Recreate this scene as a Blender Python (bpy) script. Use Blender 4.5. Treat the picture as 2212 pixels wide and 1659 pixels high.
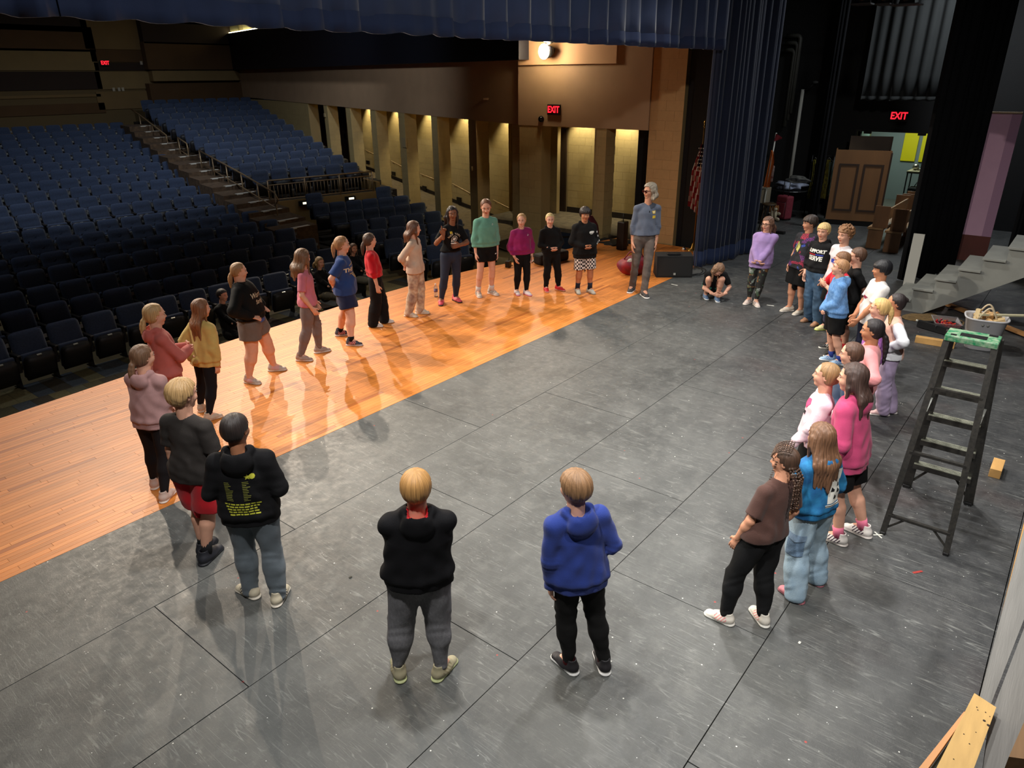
import bpy, bmesh, math, random
import numpy as np
from mathutils import Vector, Matrix
from mathutils.bvhtree import BVHTree
random.seed(7); rng = np.random.default_rng(7)
for _o in list(bpy.data.objects): bpy.data.objects.remove(_o)
SC = bpy.context.scene; COL = SC.collection
PI = math.pi

# ---------------------------------------------------------------- camera
CX, CY, FPX, CAMH = 1106.0, 829.5, 1539.6, 3.5706
YAW, PIT, ROL = 0.675842, 0.409034, 0.0084856
def _rot():
    fw = np.array([math.cos(YAW)*math.cos(PIT), math.sin(YAW)*math.cos(PIT), -math.sin(PIT)])
    r = np.array([math.sin(YAW), -math.cos(YAW), 0.0]); d = np.cross(fw, r)
    return np.array([math.cos(ROL)*r+math.sin(ROL)*d, -math.sin(ROL)*r+math.cos(ROL)*d, fw])
RC = _rot()
cam_data = bpy.data.cameras.new('camera'); cam = bpy.data.objects.new('camera', cam_data); COL.objects.link(cam)
cam_data.sensor_fit = 'HORIZONTAL'; cam_data.sensor_width = 36.0; cam_data.lens = FPX/2212*36.0
cam_data.clip_start = 0.05; cam_data.clip_end = 200
cam.matrix_world = Matrix(((RC[0][0], -RC[1][0], -RC[2][0], 0), (RC[0][1], -RC[1][1], -RC[2][1], 0),
                           (RC[0][2], -RC[1][2], -RC[2][2], CAMH), (0, 0, 0, 1)))
SC.camera = cam
def ray(x, y): return np.array([(x-CX)/FPX, (y-CY)/FPX, 1.0]) @ RC
def G(x, y, z=0.0):
    v = ray(x, y); t = (z-CAMH)/v[2]; return np.array([v[0]*t, v[1]*t, z])
def onY(x, y, Y): v = ray(x, y); t = Y/v[1]; return np.array([v[0]*t, Y, CAMH+v[2]*t])
def onX(x, y, X): v = ray(x, y); t = X/v[0]; return np.array([X, v[1]*t, CAMH+v[2]*t])
def PX(p):
    c = RC @ (np.array(p, float)-[0, 0, CAMH]); return (FPX*c[0]/c[2]+CX, FPX*c[1]/c[2]+CY, c[2])

# ---------------------------------------------------------------- world, exposure
W = bpy.data.worlds.new('world'); SC.world = W; W.use_nodes = True
W.node_tree.nodes['Background'].inputs[0].default_value = (0.6, 0.7, 0.9, 1)
W.node_tree.nodes['Background'].inputs[1].default_value = 0.004
SC.view_settings.view_transform = 'Standard'
try: SC.view_settings.look = 'None'
except Exception: pass
SC.view_settings.gamma = 1.0; SC.view_settings.use_curve_mapping = False
SC.view_settings.exposure = 0.35
try:
    SC.cycles.max_bounces = 6; SC.cycles.diffuse_bounces = 3; SC.cycles.glossy_bounces = 3
    SC.cycles.transmission_bounces = 6; SC.cycles.sample_clamp_indirect = 4
    SC.cycles.caustics_reflective = False; SC.cycles.caustics_refractive = False
except Exception: pass

# ---------------------------------------------------------------- lights of the theatre
def spot(name, loc, target, power, col=(1, .9, .78), size=60, blend=.4, radius=.12):
    l = bpy.data.lights.new(name, 'SPOT'); l.energy = power; l.color = col
    l.spot_size = math.radians(size); l.spot_blend = blend; l.shadow_soft_size = radius
    o = bpy.data.objects.new(name, l); COL.objects.link(o); o.location = loc
    o.rotation_euler = (Vector(target)-Vector(loc)).to_track_quat('-Z', 'Y').to_euler(); return o
def area(name, loc, target, power, col, sx, sy=None):
    l = bpy.data.lights.new(name, 'AREA'); l.energy = power; l.color = col; l.shape = 'RECTANGLE'
    l.size = sx; l.size_y = sy or sx
    o = bpy.data.objects.new(name, l); COL.objects.link(o); o.location = loc
    o.rotation_euler = (Vector(target)-Vector(loc)).to_track_quat('-Z', 'Y').to_euler(); return o
WARM, COOL, NEUT = (1, .84, .66), (.62, .78, 1), (1, .97, .93)
# front of house spots on the catwalk over the audience
FOH = [((6.0, 17.5, 7.6), (3.0, 4.4, 0), 2300), ((10.5, 18.5, 7.8), (4.4, 4.0, 0), 2500), ((13.8, 19.0, 7.6), (6.6, 4.6, 0), 2100), ((4.5, 18.0, 7.8), (9.6, 4.6, 0), 2500), ((1.0, 15.5, 7.6), (9.0, 1.6, .6), 3300)]
for _l, _t, _p in FOH: spot('front_of_house_light', _l, _t, _p, WARM if _p < 3000 else (1, .93, .82), 54, .8, .07)
# stage electrics straight above the stage; last spot is added to brighten the valance
for _l, _t, _p in [((3.6, 3.4, 7.0), (2.6, 2.4, 0), 900), ((8.0, 3.4, 7.2), (7.2, 2.8, 0), 950), ((10.6, 4.2, 7.2), (9.9, 3.0, 0), 850), ((5.6, 1.4, 7.0), (5.6, .6, 0), 600), ((.4, 1.6, 6.8), (4.2, 2.6, 0), 950), ((2.2, -1.2, 6.8), (8.0, 1.6, .6), 1000), ((3.0, .6, 6.9), (4.6, 5.7, 3.6), 300)]:
    spot('stage_electric_and_fill_light', _l, _t, _p, NEUT, 86, .8, .16)
area('wing_work_light', (18.2, 2.6, 6.0), (17.6, 3.2, 0), 130, (.9, .95, 1), 1.2)
area('backstage_room_light', (22.9, 4.4, 2.75), (22.9, 4.4, 0), 34, (.86, 1, .92), 1.2)
for _l, _t, _p, _s in [((6.0, 17.5, 8.9), (9.8, 25.0, .6), 1200, 84), ((13.0, 16.5, 8.9), (15.2, 24.5, 1.4), 850, 74), ((2.5, 17, 8.9), (5.5, 19, 0), 260, 70), ((13.5, 15.5, 8.9), (13.2, 17, 0), 170, 60), ((5.0, 14.5, 8.6), (4.2, 11.0, -.9), 190, 62), ((7.5, 15.5, 7.0), (16.8, 18.5, 3.3), 520, 58)]:
    spot('house_and_fill_light', _l, _t, _p, (.80, .88, 1), _s, .9, .4)  # last two are unseen fills added to brighten the front carpet and side wall

# ---------------------------------------------------------------- objects, tags
def link(o, parent=None):
    COL.objects.link(o)
    if parent is not None: o.parent = parent
    return o
def tag(o, label, cat, group=None):
    o['label'] = label; o['category'] = cat
    if group: o['group'] = group
    return o
def thing(name, label, cat, loc=(0, 0, 0), rz=0.0, group=None):
    o = bpy.data.objects.new(name, None); COL.objects.link(o); o.empty_display_size = .1
    o.location = loc; o.rotation_euler = (0, 0, rz); return tag(o, label, cat, group)
def mesh_obj(name, V_, F_, mat=None, parent=None, smooth=False, loc=None, kind=None):
    me = bpy.data.meshes.new(name); me.from_pydata([tuple(map(float, v)) for v in V_], [], [tuple(int(i) for i in f) for f in F_]); me.update()
    if mat is not None:
        for m in (mat if isinstance(mat, (list, tuple)) else [mat]): me.materials.append(m)
    if smooth: me.polygons.foreach_set('use_smooth', [True]*len(me.polygons))
    o = bpy.data.objects.new(name, me); link(o, parent)
    if loc is not None: o.location = loc
    if kind: o['kind'] = kind
    return o
def inst(o, parent, loc=None, rz=None, name=None):
    c = o.copy(); COL.objects.link(c); c.parent = parent
    if name: c.name = name
    if loc is not None: c.location = loc
    if rz is not None: c.rotation_euler = (0, 0, rz)
    return c
def copy_tree(o, parent=None):
    c = o.copy(); COL.objects.link(c); c.parent = parent
    for ch in list(o.children): copy_tree(ch, c)
    return c

class MB:
    """collects simple solids into one mesh"""
    def __init__(s): s.v = []; s.f = []; s.m = []; s.cur = 0
    def mat(s, i): s.cur = i; return s
    def add(s, V_, F_):
        n = len(s.v); s.v += [tuple(map(float, v)) for v in V_]; s.f += [tuple(int(i)+n for i in f) for f in F_]; s.m += [s.cur]*len(F_); return s
    def box(s, lo, hi, M=None, bev=0.0):
        x0, y0, z0 = lo; x1, y1, z1 = hi
        if bev > 0:
            bm = bmesh.new(); bmesh.ops.create_cube(bm, size=1)
            for v in bm.verts: v.co = Vector((x0+(v.co.x+.5)*(x1-x0), y0+(v.co.y+.5)*(y1-y0), z0+(v.co.z+.5)*(z1-z0)))
            bmesh.ops.bevel(bm, geom=list(bm.edges), offset=bev, segments=2, affect='EDGES', profile=.5)
            V_ = [v.co.copy() for v in bm.verts]; bm.verts.index_update(); F_ = [[v.index for v in f.verts] for f in bm.faces]; bm.free()
        else:
            V_ = [Vector(p) for p in ((x0, y0, z0), (x1, y0, z0), (x1, y1, z0), (x0, y1, z0), (x0, y0, z1), (x1, y0, z1), (x1, y1, z1), (x0, y1, z1))]
            F_ = [(0, 3, 2, 1), (4, 5, 6, 7), (0, 1, 5, 4), (1, 2, 6, 5), (2, 3, 7, 6), (3, 0, 4, 7)]
        if M is not None: V_ = [M @ Vector(v) for v in V_]
        return s.add(V_, F_)
    def bar(s, a, b, w, d, up=(0, 0, 1), bev=0):
        a = Vector(a); b = Vector(b); z = (b-a); L = z.length; z.normalize(); u = Vector(up)
        if abs(z.dot(u)) > .98: u = Vector((1, 0, 0))
        x = u.cross(z).normalized(); y = z.cross(x)
        M = Matrix(((x.x, y.x, z.x, a.x), (x.y, y.y, z.y, a.y), (x.z, y.z, z.z, a.z), (0, 0, 0, 1)))
        return s.box((-w/2, -d/2, 0), (w/2, d/2, L), M, bev)
    def tube(s, pts, r, n=10, closed=False):
        P_ = [Vector(p) for p in pts]; N = len(P_); rings = []; rs = r if hasattr(r, '__len__') else [r]*N
        prev = None
        for i, p in enumerate(P_):
            t = (P_[(i+1) % N] if (closed or i < N-1) else P_[i])-(P_[i-1] if (closed or i > 0) else P_[i]); t.normalize()
            if prev is None: u = Vector((0, 0, 1)) if abs(t.z) < .9 else Vector((1, 0, 0)); x = u.cross(t).normalized()
            else: x = (prev-t*prev.dot(t)).normalized()
            prev = x; y = t.cross(x); rings.append([p+(x*math.cos(2*PI*k/n)+y*math.sin(2*PI*k/n))*rs[i] for k in range(n)])
        V_ = [q for g in rings for q in g]; F_ = []
        for i in range(N if closed else N-1):
            j = (i+1) % N
            for k in range(n): F_.append((i*n+k, i*n+(k+1) % n, j*n+(k+1) % n, j*n+k))
        if not closed: F_ += [tuple(range(n))[::-1], tuple((N-1)*n+k for k in range(n))]
        return s.add(V_, F_)
    def lathe(s, prof, c=(0, 0, 0), n=24, sx=1, sy=1):
        V_ = []; F_ = []; m = len(prof)
        for r, z in prof:
            for k in range(n): V_.append((c[0]+r*sx*math.cos(2*PI*k/n), c[1]+r*sy*math.sin(2*PI*k/n), c[2]+z))
        for i in range(m-1):
            for k in range(n): F_.append((i*n+k, i*n+(k+1) % n, (i+1)*n+(k+1) % n, (i+1)*n+k))
        F_ += [tuple(range(n))[::-1], tuple((m-1)*n+k for k in range(n))]
        return s.add(V_, F_)
    def prism(s, poly, z0, z1):
        n = len(poly); V_ = [(x, y, z0) for x, y in poly]+[(x, y, z1) for x, y in poly]
        F_ = [tuple(range(n))[::-1], tuple(range(n, 2*n))]+[(i, (i+1) % n, n+(i+1) % n, n+i) for i in range(n)]
        return s.add(V_, F_)
    def quad(s, a, b, c, d): return s.add([a, b, c, d], [(0, 1, 2, 3)])
    def sphere(s, c, r, n=12, m=8, sc=(1, 1, 1)):
        V_ = [(c[0], c[1], c[2]+r*sc[2])]; F_ = []
        for i in range(1, m):
            t = PI*i/m
            for k in range(n): V_.append((c[0]+r*sc[0]*math.sin(t)*math.cos(2*PI*k/n), c[1]+r*sc[1]*math.sin(t)*math.sin(2*PI*k/n), c[2]+r*sc[2]*math.cos(t)))
        V_.append((c[0], c[1], c[2]-r*sc[2])); L = len(V_)-1
        for k in range(n): F_.append((0, 1+k, 1+(k+1) % n)); F_.append((L, 1+(m-2)*n+(k+1) % n, 1+(m-2)*n+k))
        for i in range(m-2):
            for k in range(n): F_.append((1+i*n+k, 1+(i+1)*n+k, 1+(i+1)*n+(k+1) % n, 1+i*n+(k+1) % n))
        return s.add(V_, F_)
    def build(s, name, mat, parent=None, smooth=False, loc=None, kind=None):
        o = mesh_obj(name, s.v, s.f, mat, parent, smooth, loc, kind)
        if isinstance(mat, (list, tuple)) and len(mat) > 1: o.data.polygons.foreach_set('material_index', s.m)
        return o
def struct(name, mb, mat, parent=None, smooth=False):
    o = mb.build(name, mat, parent, smooth)
    if parent is None: o['kind'] = 'structure'
    return o
def struct_empty(name):
    o = bpy.data.objects.new(name, None); COL.objects.link(o); o['kind'] = 'structure'; return o

# ---------------------------------------------------------------- materials
def lin(c):
    """sRGB 0-255 to linear"""
    return tuple(((x/255)/12.92 if x/255 <= .04045 else ((x/255+.055)/1.055)**2.4) for x in c)
_MC = {}
def mat(name, col, rough=.6, metal=0.0, var=0.0, vscale=6.0, bump=0.0, bscale=60.0, emit=None, estr=0.0, alpha=None, trans=0.0, spec=.5, col2=None, stretch=None, sheen=0.0, vertex=None):
    if name in _MC: return _MC[name]
    m = bpy.data.materials.new(name); m.use_nodes = True; nt = m.node_tree; b = nt.nodes['Principled BSDF']
    c = lin(col); b.inputs['Base Color'].default_value = (*c, 1); b.inputs['Roughness'].default_value = rough
    b.inputs['Metallic'].default_value = metal; b.inputs['Specular IOR Level'].default_value = spec
    if sheen: b.inputs['Sheen Weight'].default_value = sheen
    tc = nt.nodes.new('ShaderNodeTexCoord'); src = tc.outputs['Object']
    if stretch:
        mp = nt.nodes.new('ShaderNodeMapping'); mp.inputs['Scale'].default_value = stretch; nt.links.new(src, mp.inputs[0]); src = mp.outputs[0]
    out = None
    if vertex:
        at = nt.nodes.new('ShaderNodeAttribute'); at.attribute_name = vertex; out = at.outputs['Color']
    if var or col2:
        n = nt.nodes.new('ShaderNodeTexNoise'); n.inputs['Scale'].default_value = vscale; n.inputs['Detail'].default_value = 5; nt.links.new(src, n.inputs['Vector'])
        mx = nt.nodes.new('ShaderNodeMix'); mx.data_type = 'RGBA'
        rp = nt.nodes.new('ShaderNodeMapRange'); rp.inputs[1].default_value = .35; rp.inputs[2].default_value = .65; nt.links.new(n.outputs['Fac'], rp.inputs[0])
        nt.links.new(rp.outputs[0], mx.inputs[0])
        if vertex:
            nt.links.new(out, mx.inputs[6]); h = nt.nodes.new('ShaderNodeMix'); h.data_type = 'RGBA'; h.blend_type = 'MULTIPLY'; h.inputs[0].default_value = 1
            nt.links.new(out, h.inputs[6]); h.inputs[7].default_value = (1-var, 1-var, 1-var, 1); nt.links.new(h.outputs[2], mx.inputs[7])
        else:
            d = lin(col2) if col2 else tuple(x*(1-var) for x in c)
            mx.inputs[6].default_value = (*c, 1); mx.inputs[7].default_value = (*d, 1)
        out = mx.outputs[2]
    if out is not None: nt.links.new(out, b.inputs['Base Color'])
    if bump:
        n2 = nt.nodes.new('ShaderNodeTexNoise'); n2.inputs['Scale'].default_value = bscale; n2.inputs['Detail'].default_value = 3; nt.links.new(src, n2.inputs['Vector'])
        bp = nt.nodes.new('ShaderNodeBump'); bp.inputs['Strength'].default_value = bump; bp.inputs['Distance'].default_value = .01
        nt.links.new(n2.outputs['Fac'], bp.inputs['Height']); nt.links.new(bp.outputs[0], b.inputs['Normal'])
    if emit: b.inputs['Emission Color'].default_value = (*lin(emit), 1); b.inputs['Emission Strength'].default_value = estr
    if trans: b.inputs['Transmission Weight'].default_value = trans
    if alpha is not None: b.inputs['Alpha'].default_value = alpha
    _MC[name] = m; return m
def set_tone(o, cols):
    """per-face colour (linear rgb) as a corner attribute"""
    me = o.data; a = me.color_attributes.new('tone', 'FLOAT_COLOR', 'CORNER'); arr = np.ones((len(me.loops), 4), np.float32)
    i = 0
    ls = np.zeros(len(me.polygons), np.int32); me.polygons.foreach_get('loop_total', ls)
    arr[:, :3] = np.repeat(np.asarray(cols, np.float32), ls, axis=0); a.data.foreach_set('color', arr.ravel())
# ================================================================ STAGE FLOOR
def stage_floor_mat():
    m = bpy.data.materials.new('painted_stage_hardboard'); m.use_nodes = True; nt = m.node_tree; N = nt.nodes; L = nt.links; b = N['Principled BSDF']
    ge = N.new('ShaderNodeNewGeometry'); pos = ge.outputs['Position']
    def noise(sc, det=4, rough=.6, dist=0, vec=None):
        n = N.new('ShaderNodeTexNoise'); n.inputs['Scale'].default_value = sc; n.inputs['Detail'].default_value = det; n.inputs['Roughness'].default_value = rough; n.inputs['Distortion'].default_value = dist
        L.new(vec or pos, n.inputs['Vector']); return n.outputs['Fac']
    def ramp(s, a, b_, lo=0, hi=1):
        r = N.new('ShaderNodeMapRange'); r.inputs[1].default_value = a; r.inputs[2].default_value = b_; r.inputs[3].default_value = lo; r.inputs[4].default_value = hi; L.new(s, r.inputs[0]); return r.outputs[0]
    def math_(op, a, b_=None):
        r = N.new('ShaderNodeMath'); r.operation = op
        for i, x in enumerate((a, b_)):
            if x is None: continue
            if isinstance(x, (int, float)): r.inputs[i].default_value = x
            else: L.new(x, r.inputs[i])
        return r.outputs[0]
    def mix(f, a, b_):
        r = N.new('ShaderNodeMix'); r.data_type = 'RGBA'; L.new(f, r.inputs[0])
        for i, x in ((6, a), (7, b_)):
            if isinstance(x, tuple): r.inputs[i].default_value = (*x, 1)
            else: L.new(x, r.inputs[i])
        return r.outputs[2]
    base = mix(ramp(noise(.9, 6, .65), .35, .68), (.050, .053, .052), (.100, .104, .100))
    base = mix(ramp(noise(5, 6, .7), .5, .72, 0, .6), base, (.135, .138, .130))
    # darker and in spots redder towards the near right, fading out at the wing
    sx = N.new('ShaderNodeSeparateXYZ'); L.new(pos, sx.inputs[0])
    worn = ramp(math_('ADD', sx.outputs[0], math_('MULTIPLY', sx.outputs[1], -1.9)), 1.2, 5.2, 0, .8)
    worn = math_('MULTIPLY', worn, ramp(sx.outputs[0], 13, 15.2, 1, .1))
    base = mix(worn, base, mix(ramp(noise(1.7, 6, .7), .4, .65), (.018, .019, .022), (.055, .056, .058)))
    base = mix(math_('MULTIPLY', ramp(noise(.8, 3), .55, .72, 0, .5), worn), base, (.07, .038, .034))
    # thin scuffs: distorted stretched noise ridges at several angles
    sc = None
    for i, (ang, s, wd) in enumerate(((.4, 16, .012), (1.3, 22, .010), (2.2, 13, .010), (2.9, 26, .011), (.9, 34, .012), (1.8, 9, .005))):
        mp = N.new('ShaderNodeMapping'); mp.inputs['Rotation'].default_value = (0, 0, ang); mp.inputs['Scale'].default_value = (s, s*.07, 1); mp.inputs['Location'].default_value = (i*3.1, i*1.7, i); L.new(pos, mp.inputs[0])
        f = noise(1.0, 1, .4, .25, mp.outputs[0]); r = math_('ABSOLUTE', math_('SUBTRACT', f, .5)); l = ramp(r, 0, wd, 1, 0)
        l = math_('MULTIPLY', l, ramp(noise(2.3+i, 3, .6), .48, .66))
        sc = l if sc is None else math_('MAXIMUM', sc, l)
    base = mix(math_('MULTIPLY', sc, .42), base, (.30, .31, .29))
    fine = ramp(noise(55, 3, .7, 2.5), .60, .70, 0, .35); base = mix(math_('MULTIPLY', fine, ramp(noise(1.6, 4), .42, .62)), base, (.26, .26, .24))
    # paint specks
    for vs, th, den, colr in ((9, .055, .62, (.75, .75, .68)), (22, .075, .70, (.6, .62, .6)), (5, .05, .80, (.35, .05, .04))):
        v = N.new('ShaderNodeTexVoronoi'); v.inputs['Scale'].default_value = vs; L.new(pos, v.inputs['Vector'])
        h = N.new('ShaderNodeSeparateColor'); L.new(v.outputs['Color'], h.inputs[0])
        base = mix(math_('MULTIPLY', ramp(v.outputs['Distance'], th*.6, th, 1, 0), ramp(h.outputs[0], den, den+.02)), base, colr)
    L.new(base, b.inputs['Base Color'])
    L.new(ramp(noise(12, 5, .7), .3, .7, .38, .62), b.inputs['Roughness'])
    bp = N.new('ShaderNodeBump'); bp.inputs['Strength'].default_value = .35; bp.inputs['Distance'].default_value = .004; L.new(noise(70, 4, .7, 1), bp.inputs['Height']); L.new(bp.outputs[0], b.inputs['Normal'])
    return m
M_STAGE = stage_floor_mat()
M_DARKGAP = mat('dark_subfloor', (14, 14, 14), .9)
YE = 5.897; PW = 1.2192
floor = struct_empty('floor')
mb = MB().box((-4, -3.0, -.35), (14.85, 9.0, -.05)).box((14.85, -3, -.35), (21.2, 6.2, -.05)); mb.build('subfloor', M_DARKGAP, floor)
for r in range(7):
    y1 = YE-r*PW; y0 = y1-PW; off = (2.832 if r % 2 == 0 else 1.60)-2.4384*3
    k = 0
    x = off
    while x < 21:
        xa, xb = max(x, -3.6), min(x+2.4384, 21.0)
        if xb-xa > .1:
            gz = random.uniform(-.0012, .0012)
            MB().box((xa+.0028, y0+.0028, -.05), (xb-.0028, y1-.0028, gz), None, .0015).build('floor_panel', M_STAGE, floor)
        x += 2.4384
# wing floor past the house-side line of the main curtain (behind the proscenium wall)
MB().box((15.1, YE+.004, -.05), (21.0, 8.4, 0)).build('floor_panel', M_STAGE, floor)
# spike mark, tape bits and litter on the stage floor
M_WTAPE = mat('white_tape', (215, 215, 205), .7, var=.2, vscale=40)
def flat_thing(name, label, cat, pts, m, z=.0022, th=.0012, group=None):
    mb = MB().prism([(p[0], p[1]) for p in pts], z-th, z+th); return tag(mb.build(name, m), label, cat, group)
c = G(1897, 1156)
mb = MB(); mb.bar((c[0]-.03, c[1]-.035, .002), (c[0]+.03, c[1]+.035, .002), .012, .0016); mb.bar((c[0]+.028, c[1]-.032, .0035), (c[0]-.028, c[1]+.032, .0035), .012, .0016)
tag(mb.build('spike_mark', M_WTAPE), 'small white tape cross marked on black floor beside the ladder foot', 'tape mark')
def strip(a, b, w, label, m=M_WTAPE, name='tape_strip', cat='tape'):
    A, B = G(*a), G(*b); mb = MB().bar((A[0], A[1], .0025), (B[0], B[1], .0025), w, .0018); return tag(mb.build(name, m), label, cat)
strip((1450, 614), (1464, 617), .03, 'short white tape strip on black floor to the right of the grey-haired man')
strip((1656, 659), (1672, 661), .03, 'bent white paper scrap on floor beside the girl in floral leggings', name='paper_scrap', cat='paper scrap')
strip((1863, 574), (1950, 588), .03, 'pale worn tape line on floor in front of the wooden benches', mat('worn_tape', (120, 120, 110), .8, var=.3, vscale=20))
strip((1972, 1238), (1992, 1234), .02, 'red paint smear on the floor between the blue hoodie girl and the ladder', mat('red_smear', (150, 45, 38), .6, var=.3, vscale=30), 'paint_smear', 'paint smear')
for i, (a, lab) in enumerate((((1727, 1389), 'pale wood chip on floor below the girl with braids'), ((843, 1112), 'tiny white chip on floor beside the seam left of the red-hooded boy'), ((757, 1247), 'small dark pebble on floor between grey-trousered boy and red-hooded boy'))):
    g = G(*a); mb = MB(); mb.box((g[0]-.012, g[1]-.008, .0005), (g[0]+.012, g[1]+.008, .006), Matrix.Rotation(.0, 4, 'Z'), .002)
    tag(mb.build('wood_chip', M_WTAPE if i != 2 else mat('dark_chip', (60, 58, 50), .8)), lab, 'chip')

# ================================================================ WOOD APRON
EDGE = [(-4, 8.2), (-1, 8.75), (1, 9.05), (2.07, 9.2), (3.3, 9.3), (5.17, 9.46), (7.5, 9.55), (9.2, 9.5), (10.4, 9.38), (11.4, 9.1), (12.6, 8.95), (14.3, 8.72), (14.83, 8.6)]
def edge(x): return float(np.interp(x, [e[0] for e in EDGE], [e[1] for e in EDGE]))
def wood_mat(name, tonev=True, rough=.5, coat=.06):
    m = bpy.data.materials.new(name); m.use_nodes = True; nt = m.node_tree; N = nt.nodes; L = nt.links; b = N['Principled BSDF']
    ge = N.new('ShaderNodeNewGeometry'); mp = N.new('ShaderNodeMapping'); mp.inputs['Scale'].default_value = (2.5, 60, 60); L.new(ge.outputs['Position'], mp.inputs[0])
    n = N.new('ShaderNodeTexNoise'); n.inputs['Scale'].default_value = 1; n.inputs['Detail'].default_value = 6; L.new(mp.outputs[0], n.inputs['Vector'])
    at = N.new('ShaderNodeAttribute'); at.attribute_name = 'tone'
    r = N.new('ShaderNodeMapRange'); r.inputs[1].default_value = .3; r.inputs[2].default_value = .7; r.inputs[3].default_value = .78; r.inputs[4].default_value = 1.12; L.new(n.outputs['Fac'], r.inputs[0])
    mx = N.new('ShaderNodeVectorMath'); mx.operation = 'SCALE'; L.new(at.outputs['Color'], mx.inputs[0]); L.new(r.outputs[0], mx.inputs['Scale']); L.new(mx.outputs[0], b.inputs['Base Color'])
    b.inputs['Roughness'].default_value = rough; b.inputs['Coat Weight'].default_value = coat; b.inputs['Coat Roughness'].default_value = .35
    return m
M_WOOD = wood_mat('varnished_maple_boards')
apron = struct_empty('floor_apron'); apron.name = 'floor_apron'
BW = .0572
boards = []
nrow = int((9.6-YE)/BW)+1
for r in range(nrow):
    y0 = YE+r*BW; y1 = y0+BW
    x = -3.8-random.random()*1.2
    while x < 14.8:
        Ln = random.uniform(.35, 1.9); xa, xb = x, min(x+Ln, 14.8); x += Ln
        if max(edge(xa), edge(xb), edge((xa+xb)/2)) < y0+.004: continue
        boards.append((xa, xb, y0, y1))
def board_geo(bd):
    xa, xb, y0, y1 = bd; g = .0011; n = 1 if y1 < min(edge(xa), edge(xb)) else max(1, int((xb-xa)/.25))
    xs = np.linspace(xa+g, xb-g, n+1); zt = random.uniform(-.0003, .0003); V_ = []; F_ = []
    for xx in xs:
        e = edge(xx); ya, yb = min(y0+g, e), min(y1-g, e); V_ += [(xx, ya, -.02), (xx, ya, zt), (xx, yb, zt), (xx, yb, -.02)]
    for i in range(n):
        a = i*4; F_ += [(a, a+4, a+5, a+1), (a+1, a+5, a+6, a+2), (a+2, a+6, a+7, a+3)]
    F_ += [(0, 1, 2, 3), (n*4+3, n*4+2, n*4+1, n*4)]
    return V_, F_
def tone_wood():
    t = random.gauss(0, 1); base = np.array(lin((214, 130, 56)))
    k = 1+.085*max(-2, min(2, t)); c = base*k
    if random.random() < .04: c = base*np.array([.66, .56, .48])
    elif random.random() < .14: c = base*np.array([1.12, 1.18, 1.3])
    return c
boards.sort(key=lambda b: -(lambda q: (b[1]-b[0])/max(q[2], 1)**2 if -200 < q[0] < 2400 else 0)(PX(((b[0]+b[1])/2, b[2], 0))))
for bd in boards[:300]:
    V_, F_ = board_geo(bd); o = mesh_obj('floorboard', V_, F_, M_WOOD, apron); set_tone(o, [tone_wood()]*len(F_))
mb = MB(); cols = []
for bd in boards[300:]:
    V_, F_ = board_geo(bd); mb.add(V_, F_); cols += [tone_wood()]*len(F_)
o = mb.build('floorboard', M_WOOD, apron, kind='stuff'); set_tone(o, cols)
# apron front: dark face below the curved edge
M_BLACKPAINT = mat('black_painted_wall', (16, 16, 17), .75, var=.25, vscale=3, bump=.15, bscale=30)
mb = MB(); V_ = []; F_ = []
xs = np.linspace(-3.8, 14.8, 60)
for xx in xs: V_ += [(xx, edge(xx)-.012, -.0305), (xx, edge(xx)-.012, -.95)]
for i in range(59): F_.append((2*i, 2*i+1, 2*i+3, 2*i+2))
mb.add(V_, F_); mb.build('apron_front', M_BLACKPAINT, apron)
mb = MB(); V_ = []; F_ = []
for xx in xs: V_ += [(xx, YE+.01, -.021), (xx, edge(xx)-.01, -.021)]
for i in range(59): F_.append((2*i, 2*i+2, 2*i+3, 2*i+1))
mb.add(V_, F_); mb.build('apron_underlay', M_DARKGAP, apron)

# ================================================================ HOUSE FLOOR
HZ = -.90
M_CARPET = mat('patterned_carpet', (74, 72, 54), .95, vertex='tone', var=.25, vscale=30, bump=.3, bscale=300)
M_CARPETD = mat('dark_carpet', (58, 50, 40), .95, var=.4, vscale=5, bump=.3, bscale=300)
M_CONC = mat('sealed_concrete_tan', (150, 132, 92), .6, var=.15, vscale=2)
hf = struct_empty('floor_house')
MB().box((-6, 8.0, HZ-.1), (16.4, 36, HZ-.012)).build('slab', M_CONC, hf)
# carpet planks in front of and beside the first rows
CT = [(104, 104, 84), (122, 114, 78), (76, 70, 56), (96, 90, 62), (80, 88, 94), (66, 52, 44), (140, 130, 90)]
tiles = []
for i in range(5):
    yy = 9.0+i*.72
    x = -3+((i*.37) % .5)
    while x < 12.6:
        w = .25
        tiles.append((x, yy, w, .72, i)); x += w
tv = sorted(tiles, key=lambda t: abs(t[0]-4))
def tile_geo(t):
    g = .0015; mb = MB(); mb.box((t[0]+g, t[1]+g, HZ-.012), (t[0]+t[2]-g, t[1]+t[3]-g, HZ)); return mb
for t in tv[:290]:
    o = tile_geo(t).build('carpet_tile', M_CARPET, hf); set_tone(o, [lin(random.choice(CT))]*6)
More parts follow.
